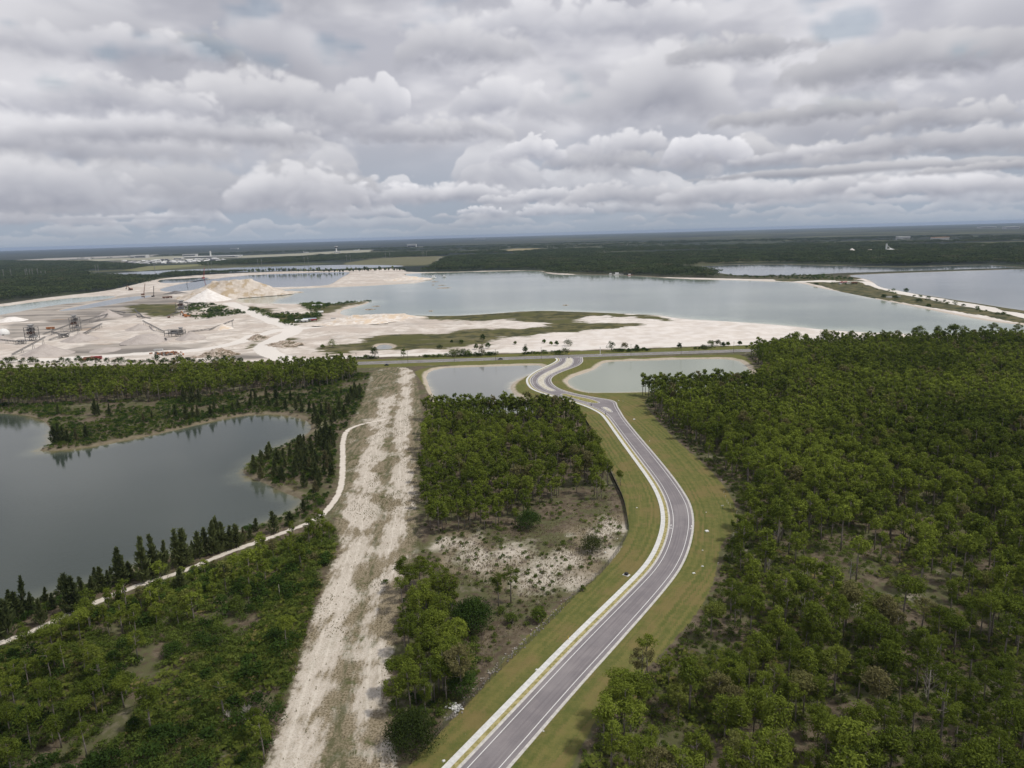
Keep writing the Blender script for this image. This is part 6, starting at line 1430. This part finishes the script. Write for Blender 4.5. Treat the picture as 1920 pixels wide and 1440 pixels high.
def plant(px, py, w, d, h, levels, label, seed=0, roof=True, hopper=True):
    """open steel tower: posts, braces, decks with machines"""
    rs = random.Random(seed); e = empty('screening_plant', at(px, py), R(rs.uniform(-15, 15)), label, 'processing plant')
    for sx in (-1, 0, 1):
        for sy in (-1, 1): MB().box((sx * w / 2, sy * d / 2, -.3), (.5, .5, h + .3)).build('post', STEEL, e)
    for L in range(levels):
        z = h * (L + 1) / levels; MB().box((0, 0, z - .3), (w + .8, d + .8, .3)).build('deck', STEEL, e)
        b = MB()
        for sy in (-1, 1):
            for sx in (-1, 0): b.bar((sx * w / 2, sy * (d / 2 + .2), z - h / levels + .1), ((sx + 1) * w / 2, sy * (d / 2 + .2), z - .3), .22)
            b.bar((-w / 2 - .4, sy * (d / 2 + .5), z + .9), (w / 2 + .4, sy * (d / 2 + .5), z + .9), .1)
        b.build('bracing', STEEL, e)
        if L < levels - 1 or not roof: MB().box((rs.uniform(-.2, .2) * w, 0, z), (w * rs.uniform(.3, .6), d * .7, h / levels * .6), rx=R(8)).build('screen_machine', [PALE, RUST, STEEL][L % 3], e)
    if hopper:
        hb = MB(); z = h + .1; hb.add([(-w * .3, -d * .3, z + 3.4), (w * .3, -d * .3, z + 3.4), (w * .3, d * .3, z + 3.4), (-w * .3, d * .3, z + 3.4), (-w * .1, -d * .1, z), (w * .1, -d * .1, z), (w * .1, d * .1, z), (-w * .1, d * .1, z)], [(0, 1, 2, 3), (7, 6, 5, 4), (0, 4, 5, 1), (1, 5, 6, 2), (2, 6, 7, 3), (3, 7, 4, 0)]); hb.build('hopper', PALE, e)
    st = MB(); st.bar((w / 2 + .8, -d / 2, 0), (w / 2 + .8, d / 2, h * .6), .9, .2); st.build('stair', STEEL, e)
    return e
plant(62, 641, 13, 9, 17, 4, 'dark multi-storey crushing plant at the left of the quarry', 1); plant(143, 622, 11, 10, 19, 4, 'tall grey lattice tower of the quarry plant', 2)
plant(326, 630, 20, 9, 9, 2, 'grey roofed screening plant in the middle of the quarry', 3, hopper=False); plant(342, 586, 15, 12, 17, 3, 'grey plant tower beside the dark scrub', 4); plant(120, 634, 9, 6, 5, 2, 'small low plant between the crushing plant and the tower', 5, hopper=False)
plant(40, 646, 9, 5, 5, 1, 'low open steel frame left of the crushing plant', 6, hopper=False); plant(340, 626, 9, 6, 6, 2, 'small pale machine right of the screening plant', 7)
e = empty('storage_dome', at(7, 628), 0, 'white storage dome at the left frame edge of the quarry', 'storage dome'); mb = MB(); m_, n_ = 28, 9; rad = metres(20, 7, 628) / 2
V = [(rad * math.cos(math.pi / 2 * i / n_) * math.cos(2 * math.pi * k / m_), rad * math.cos(math.pi / 2 * i / n_) * math.sin(2 * math.pi * k / m_), rad * math.sin(math.pi / 2 * i / n_) + 2) for i in range(n_) for k in range(m_)] + [(0, 0, rad + 2)]
mb.add(V, [(i * m_ + k, i * m_ + (k + 1) % m_, (i + 1) * m_ + (k + 1) % m_, (i + 1) * m_ + k) for i in range(n_ - 1) for k in range(m_)] + [((n_ - 1) * m_ + k, (n_ - 1) * m_ + (k + 1) % m_, n_ * m_) for k in range(m_)]); mb.build('shell', WHITE, e, smooth=True); MB().tube([(0, 0, -.5), (0, 0, 2.0)], rad, 28).build('ring_wall', PALE, e)
for a in (-1, 1): MB().box((a * rad * .5, -rad * .86, 0), (2.4, .8, 2.2)).build('door', STEEL, e)
def machine(px, py, kind, paint, label, rz=0.0, s=1.0):
    e = empty({'truck': 'truck', 'excavator': 'excavator', 'crane': 'drill_rig', 'box': 'container', 'tank': 'tank', 'shed': 'shed', 'barge': 'barge'}[kind], at(px, py), rz, label, {'crane': 'drill rig'}.get(kind, kind)); e.scale = (s, s, s)
    if kind == 'truck':
        MB().box((-1.2, 0, 1.0), (6.5, 2.5, 1.9)).build('dump_body', paint, e); MB().box((3.2, 0, .9), (2.0, 2.4, 2.1), taper=.9).build('cab', paint, e); MB().box((3.7, 0, 2.0), (1.1, 2.3, .6)).build('windscreen', GLASS, e)
        for x in (-3.2, -1.8, 3.1):
            for y in (-1, 1): MB().tube([(x, y * .9, .55), (x, y * 1.3, .55)], .55, 10).build('wheel', BLK, e)
    elif kind == 'excavator':
        for y in (-1, 1): MB().box((0, y * 1.2, 0), (4.2, .7, 1.0)).build('track', BLK, e)
        MB().box((-.4, 0, 1.1), (3.6, 2.6, 1.4)).build('house', paint, e); MB().box((.9, .8, 1.3), (1.4, 1.0, 1.8)).build('cab', GLASS, e); b = MB(); b.bar((1.2, 0, 2), (4.4, 0, 5.6), .5); b.bar((4.4, 0, 5.6), (6.6, 0, 2.4), .4); b.build('boom', paint, e); MB().box((6.6, 0, 1.2), (1.0, 1.2, 1.2), taper=.8).build('bucket', STEEL, e)
    elif kind == 'crane':
        MB().box((0, 0, 0), (7, 4, 3)).build('housing', paint, e); b = MB()
        for sx, sy in ((-1, -1), (1, -1), (1, 1), (-1, 1)): b.bar((sx * .9 + 2, sy * .9, 2), (sx * .3 + 8, sy * .3, 27), .3)
        for k in range(8): b.bar((2 + 6 * k / 8 - .9, 0, 2 + 25 * k / 8), (2 + 6 * (k + 1) / 8 + .5, 0, 2 + 25 * (k + 1) / 8), .2)
        b.build('mast', paint, e)
        for y in (-1, 1): MB().box((0, y * 1.9, -.6), (7, 1, 1.2)).build('track', BLK, e)
    elif kind == 'box':
        MB().box((0, 0, .1), (12, 2.6, 2.7)).build('box_body', paint, e); MB().box((6.02, 0, .2), (.06, 2.4, 2.4)).build('end_door', PALE, e)
    elif kind == 'tank':
        MB().tube([(-4, 0, 1.8), (4, 0, 1.8)], 1.6, 16).build('tank_body', paint, e); MB().box((0, 0, 0), (6, 2, .6)).build('cradle', STEEL, e)
    elif kind == 'shed':
        MB().box((0, 0, -.2), (22, 7, 3.4)).build('wall', PALE, e); r = MB(); r.add([(x, y, z) for x in (-11.4, 11.4) for y, z in ((-3.8, 3.1), (0, 4.8), (3.8, 3.1))], [(0, 1, 4, 3), (1, 2, 5, 4), (0, 2, 1), (3, 4, 5)]); r.build('roof', paint, e)
        for x in (-7, 0, 7): MB().box((x, -3.55, 0), (3, .1, 2.8)).build('door', STEEL, e)
    elif kind == 'barge':
        e.location.z = WLEV; MB().box((0, 0, -.3), (16, 7, 1.4), taper=1.05).build('hull', paint, e); MB().box((-3, 0, 1.1), (6, 4, 3)).build('deckhouse', WHITE, e); MB().bar((4, 0, 1), (9, 0, 6), .5).build('boom', STEEL, e)
machine(181, 674, 'truck', REDM, 'red lorry behind the dark tree row on the left', R(5), 1.3); machine(168, 675.5, 'truck', RUST, 'dull red lorry left of the bright red one', R(5), 1.2); machine(158, 676.5, 'box', RUST, 'dark red trailer at the left end of the lorries', R(3), .9)
machine(297.5, 659, 'box', PALE, 'pale open container beside the rusty scrap', R(2), .8); machine(346, 592, 'excavator', ORG, 'orange excavator at the foot of the plant by the scrub', R(150), 1.5); machine(352, 594, 'truck', ORG, 'orange lorry right of the orange excavator', R(10), 1.2)
machine(317, 597, 'excavator', RUST, 'small rusty machine on the white floor in the middle', R(30), 1.0); machine(95, 617, 'truck', ORG, 'orange lorry between plant and lattice tower', 0, 1.3)
machine(581, 602, 'shed', smat('blue_grey_roof', (0.36, 0.40, 0.45), 0.5), 'long blue-grey roofed shed by the quarry lake track', R(8), .85); machine(566, 605, 'shed', WHITE, 'low white roofed shed left of the blue-grey one', R(8), .8); machine(589, 603.5, 'truck', REDM, 'red lorry at the end of the blue-grey shed', R(20), 1.0)
machine(601, 588, 'tank', WHITE, 'white tank beside the track to the lake', R(15), 1.2); machine(595, 574, 'shed', PALE, 'grey-white shed among the scrub by the quarry lake', R(5), .8); machine(625, 599, 'box', PALE, 'pale container on stilts near the spoil bank', 0, .6); machine(412, 669, 'tank', WHITE, 'white tank behind the tree row below the rubble', 0, .9)
machine(245, 545, 'excavator', RUST, 'rusty excavator on the far sand flat', R(160), 2.2); machine(268, 553, 'crane', RUST, 'dragline with tall mast on the far sand flat, left one', R(10), 1.0); machine(287, 556, 'crane', BLK, 'dragline with tall mast left of the dark gravel', R(80), .9); machine(381, 520.5, 'crane', REDM, 'red mast on the far dike above the big mound', R(70), 1.3); machine(350, 533, 'crane', BLK, 'dark mast on the narrow dike behind the mound', R(90), .7)
machine(310, 559, 'truck', RUST, 'rusty lorry left of the ochre shoulder', 0, 1.3); machine(318, 558.5, 'truck', RUST, 'second rusty lorry left of the ochre shoulder', 0, 1.3)
machine(1160, 514.5, 'barge', WHITE, 'white barge with boom on the far shore of the quarry lake', 0, 1.6); machine(1147, 514.3, 'barge', PALE, 'pale barge left of the white one', 0, 1.1); machine(1182, 515.5, 'barge', REDM, 'small reddish barge at the landing', R(20), 1.0); machine(813, 520.5, 'barge', WHITE, 'white dredge off the peninsula tip', R(90), 1.8); machine(833, 518.6, 'barge', PALE, 'small dredge right of the white one', R(90), 1.4)
machine(1581, 531, 'shed', REDM, 'red roofed shed at the head of the dike road', R(5), .7); machine(1592, 532, 'box', WHITE, 'white container right of the red roofed shed', 0, .8); machine(1575, 532.5, 'box', WHITE, 'white container left of the red roofed shed', 0, .6); machine(1602, 532, 'truck', RUST, 'dark lorry on the dike right of the containers', 0, 1.3)
machine(1667, 557, 'box', WHITE, 'white container on the dike between two bushes', R(-15), .8); machine(1684, 556.5, 'box', PALE, 'pale container right of the bush on the dike', R(-15), .6)
for px, py, r_, h_, lab in ((1657, 559, 5.5, 6.5, 'dark bush on the dike left of the white container'), (1678, 561, 6, 6, 'dark bush on the dike right of the white container'), (1723, 567, 6, 6.5, 'dark bush on the dike side half way down'), (1741, 575, 4, 4.5, 'small dark bush at the water edge of the dike'), (1699, 543, 5, 6.5, 'round dark bush on the far side of the dike road'), (1530, 534, 6, 4, 'low dark bush where the dike begins'), (1543, 521, 12, 13, 'dark tree clump above the head of the dike'), (1530, 521, 10, 9, 'dark bushes left of the clump above the dike head')):
    broad('dike_bush', px, py, r_, h_, OAK_L, lab, 'bush', 'bushes along the dike', 12, 36, 1.1, int(px), False)
# scrap
rs = random.Random(12); e = empty('scrap_heap', at(312, 663.5), 0, 'heap of rusty orange scrap metal on the white floor above the tree row', 'scrap heap')
for k, mt in enumerate((RUST, ORG, STEEL)):
    mb = MB()
    for _ in range(45): mb.box((rs.gauss(0, 7), rs.gauss(0, 4), rs.uniform(0, 1.4)), (rs.uniform(.6, 4), rs.uniform(.4, 1.6), rs.uniform(.3, 1.6)), rs.uniform(0, 3), rs.uniform(-.4, .4))
    mb.build(('rusty_scrap', 'orange_scrap', 'grey_scrap')[k], mt, e)['kind'] = 'stuff'
# ------------------------------------------------------------------ far off: power line, airport, houses
proto_p = None
for n, (px, py, h) in enumerate([(8, 523, 38), (22, 522, 38), (49, 521, 34), (52, 520, 36), (57, 520, 34), (62, 520, 35), (72, 519, 34), (78, 519, 24), (86, 518.6, 24), (180, 511, 34), (185, 511, 34), (291, 513, 40), (391, 503.5, 34), (397, 503.3, 34), (484, 499, 34), (491, 498.7, 34), (571, 494.5, 34), (578, 494.2, 34), (650, 490, 34), (657, 489.6, 34), (723, 485, 34), (731, 484.8, 34), (792, 482.4, 34), (795, 482.3, 34), (800, 482, 34), (1027, 470.5, 34), (1033, 470.3, 34), (1038, 470, 34), (1076, 468.5, 32), (1082, 468.3, 32), (1127, 467, 32), (1177, 465, 32), (1240, 463, 32)]):
    x, y, z = at(px, py)
    if proto_p is None:
        proto_p = e = empty('power_pylon', (x, y, z)); MB().tube([(0, 0, -1), (0, 0, 34)], [1.0, .55], 6).build('pole', STEEL, e)
        for zz in (33, 29, 25): MB().bar((-3.5, 0, zz), (3.5, 0, zz), .5).build('crossarm', PALE, e)
    else: e = copy_tree(proto_p); e.location = (x, y, z)
    e.scale = (1, 1, h / 34)
    where = 'over the woods at the left frame edge' if px < 30 else 'in the cluster over the left woods' if px < 100 else 'at the left end of the far canal' if px < 200 else 'alone and tallest before the far canal' if px < 300 else 'behind the far canal' if px < 500 else 'behind the far dike trees' if px < 700 else 'on the far brown field' if px < 810 else 'far off in the woods beyond the quarry lake'
    tag(e, ['slim pale pylon ', 'slim pale twin pylon '][n % 2] + where, 'pylon', 'pylons of the far power line')
def hall(px, py, w, d, h, rf, label, name='terminal_building', cat='building', wins=6):
    e = empty(name, at(px, py), 0, label, cat); MB().box((0, 0, -1), (w, d, h + 1)).build('wall', PALE, e); MB().box((0, 0, h), (w * 1.02, d * 1.03, 1.5), taper=.97).build('roof', rf, e)
    if wins: MB().box((0, -d / 2 - .3, h * .3), (w * .9, .4, h * .3)).build('window_band', GLASS, e)
    return e
hall(263, 483.6, 135, 70, 24, WHITE, 'large white hangar on the airfield, leftmost big building'); hall(251, 484, 40, 50, 14, PALE, 'low annexe at the left side of the large white hangar')
hall(398, 483.6, 430, 80, 14, WHITE, 'very long low white terminal on the airfield'); hall(357, 480.5, 120, 60, 18, PALE, 'grey-white hall behind the long terminal'); hall(440, 481, 120, 40, 9, WHITE, 'low white hall right of the long terminal'); hall(150, 487, 180, 40, 8, PALE, 'low grey sheds along the airfield at the left'); hall(335, 486, 60, 40, 9, WHITE, 'small white hall at the left end of the terminal')
hall(772.5, 464.6, 100, 60, 40, WHITE, 'white block standing out of the woods right of the airfield'); hall(785, 465.2, 90, 50, 12, PALE, 'low wing right of the white block'); hall(293, 461, 180, 80, 40, WHITE, 'white building on the far horizon at the left'); hall(120, 466.8, 260, 60, 14, PALE, 'pale low roofs far beyond the airfield at the left'); hall(440, 467.5, 120, 60, 18, PALE, 'pale roofs in the far woods behind the airfield'); hall(900, 449, 300, 80, 20, PALE, 'pale roofs near the horizon right of centre'); hall(1895, 429, 200, 80, 30, WHITE, 'white building near the horizon at the right frame edge'); hall(1850, 427.5, 300, 80, 22, PALE, 'pale building near the horizon, upper right'); hall(1693, 449, 90, 40, 22, WHITE, 'small white building in the far woods left of the reddish one', wins=0); hall(1762, 450, 100, 50, 18, ORG, 'small reddish building in the far woods at the right', wins=0)
e = empty('control_tower', at(631, 474), 0, 'slim white airport control tower with wide cab', 'control tower'); MB().tube([(0, 0, 0), (0, 0, 42)], [7, 5], 12).build('shaft', WHITE, e); MB().tube([(0, 0, 42), (0, 0, 46), (0, 0, 54)], [5, 13, 15], 12).build('cab', GLASS, e); MB().tube([(0, 0, 54), (0, 0, 56)], [16, 14], 12).build('cab_roof', WHITE, e); MB().box((8, 0, 0), (60, 26, 9)).build('base_building', PALE, e)
e = empty('radar_tower', at(395, 480), 0, 'white slender tower above the long terminal', 'tower'); MB().tube([(0, 0, 0), (0, 0, 40)], [7, 6], 10).build('shaft', WHITE, e); MB().tube([(0, 0, 40), (0, 0, 44)], [9, 5], 10).build('head', PALE, e)
def plane(px, py, rz, label, s=1.0):
    e = empty('airliner', at(px, py, 3), rz, label, 'aeroplane'); e.scale = (s, s, s)
    MB().tube([(-20, 0, 1.2), (-14, 0, .4), (-8, 0, 0), (14, 0, 0), (18, 0, -.2), (20, 0, -.6)], [.3, 1.5, 2.2, 2.2, 1.5, .2], 12).build('fuselage', WHITE, e, smooth=True)
    for sg in (-1, 1):
        MB().add([(5, sg * 2, -.8), (-1, sg * 2, -.8), (-6, sg * 18, .6), (-4, sg * 18, .6), (5, sg * 2, -.3), (-1, sg * 2, -.3), (-6, sg * 18, .8), (-4, sg * 18, .8)], [(0, 1, 2, 3), (7, 6, 5, 4), (0, 4, 5, 1), (2, 6, 7, 3), (1, 5, 6, 2), (3, 7, 4, 0)]).build('wing', WHITE, e)
        MB().tube([(4, sg * 6, -1.8), (0, sg * 6, -1.8)], 1.1, 8).build('engine', PALE, e); MB().bar((-17, sg * .5, 1.2), (-20, sg * 7, 1.4), 1.6, .2).build('tailplane', WHITE, e)
    MB().add([(-13, -.2, 1.5), (-20, -.2, 2), (-22, -.15, 9.5), (-19, -.15, 9.5), (-13, .2, 1.5), (-20, .2, 2), (-22, .15, 9.5), (-19, .15, 9.5)], [(3, 2, 1, 0), (4, 5, 6, 7), (0, 1, 5, 4), (1, 2, 6, 5), (2, 3, 7, 6), (3, 0, 4, 7)]).build('tail_fin', WHITE, e)
plane(668, 469.8, math.pi, 'white airliner standing on the airfield right of the control tower', 1.5); plane(574, 473.8, 0, 'white airliner on the airfield left of the control tower', 1.3)
HOUSE = MB().box((0, 0, -.5), (18, 12, 5)); HOUSE.add([(x, y, z) for x in (-9.6, 9.6) for y, z in ((-6.8, 4.3), (0, 7.6), (6.8, 4.3))], [(0, 1, 4, 3), (1, 2, 5, 4), (0, 2, 1), (3, 4, 5)])
hm = [HOUSE.build('house', m_) for m_ in (PALE, WHITE, smat('dark_shingle_roof', (0.15, 0.15, 0.16), 0.9))]; rs = random.Random(31)
for n in range(96):
    px = 232 + 190 * (n + rs.random()) / 96; py = 492.5 - (px - 232) * .021 + rs.uniform(-3.2, 3.4)
    o = hm[n] if n < 3 else hm[rs.choice((0, 0, 1, 2))].copy()
    if n >= 3: C.collection.objects.link(o)
    o.location = at(px, py); o.rotation_euler = (0, 0, rs.uniform(-.5, .5)); s_ = rs.uniform(.8, 1.5); o.scale = (s_, s_, s_)
    o['label'] = 'small gabled house in the far settlement, ' + ('left part' if px < 300 else 'middle part' if px < 360 else 'right part'); o['category'] = 'house'; o['group'] = 'houses of the settlement before the airfield'
# white works in the woods on the right
heap(1597, 474, 40, 30, 20, WSAND, 'steep white heap of the works in the far right woods', 0, .1, 0, 51, 14, 30, .8, 'lime_heap', 'heap'); heap(1630, 473, 50, 30, 12, SPOIL, 'low tan heap of the works in the far right woods', 0, .1, .2, 52, 12, 30, .8, 'lime_heap', 'heap'); heap(1612, 474, 30, 24, 9, WSAND, 'low white heap between the steep and the tan one', 0, .1, .2, 53, 12, 30, .8, 'lime_heap', 'heap')
e = empty('silo', at(1664, 473), 0, 'white works with slim tower in the far right woods', 'industrial building'); MB().tube([(-6, 0, 0), (-6, 0, 36)], 3.2, 10).build('tower_shaft', WHITE, e); MB().tube([(12, 0, 0), (12, 0, 12), (12, 0, 15)], [16, 16, 3], 14).build('silo_body', WHITE, e); MB().box((-30, 0, 0), (30, 16, 8)).build('hall', PALE, e); MB().bar((-6, 0, 30), (14, 0, 15), 1.6).build('chute', WHITE, e)

# ------------------------------------------------------------------ the air
hz, nt, b = new_mat('haze_air'); nt.nodes.remove(b); pv = nt.nodes.new('ShaderNodeVolumePrincipled'); pv.inputs['Color'].default_value = (0.46, 0.58, 0.80, 1); pv.inputs['Density'].default_value = HAZE_DENSITY; pv.inputs['Anisotropy'].default_value = 0.0
nt.links.new(pv.outputs[0], nt.nodes['Material Output'].inputs['Volume'])
tag(MB().box((0, 0, -5), (90000, 90000, 140)).build('haze', hz), kind='stuff')

# ------------------------------------------------------------------ labels: things that would share one are told apart by their order in the photograph
def uniquify():
    by = {}
    for o in C.objects:
        if o.parent is None and o.get('label'): by.setdefault(o['label'], []).append(o)
    words = ['leftmost', 'second from left', 'third from left', 'fourth from left', 'fifth from left', 'sixth from left', 'seventh from left', 'eighth from left', 'ninth from left', 'tenth from left', 'eleventh from left', 'twelfth from left'] + [w + ' from left' for w in 'thirteenth fourteenth fifteenth sixteenth seventeenth eighteenth nineteenth twentieth'.split()] + ['twenty-' + w + ' from left' for w in 'first second third fourth fifth sixth seventh eighth ninth'.split()] + ['thirtieth from left'] + ['thirty-' + w + ' from left' for w in 'first second third fourth'.split()]
    for lab, os_ in by.items():
        if len(os_) < 2: continue
        os_.sort(key=lambda o: float(project([o.location.x, o.location.y, 0])[0]))
        for k, o in enumerate(os_):
            w = ('left one' if k == 0 else 'right one') if len(os_) == 2 else words[k] if k < len(words) - 1 and k < len(os_) - 1 else 'rightmost' if k == len(os_) - 1 else None
            if w: o['label'] = lab + ', ' + w 
bpy.context.view_layer.update(); uniquify()
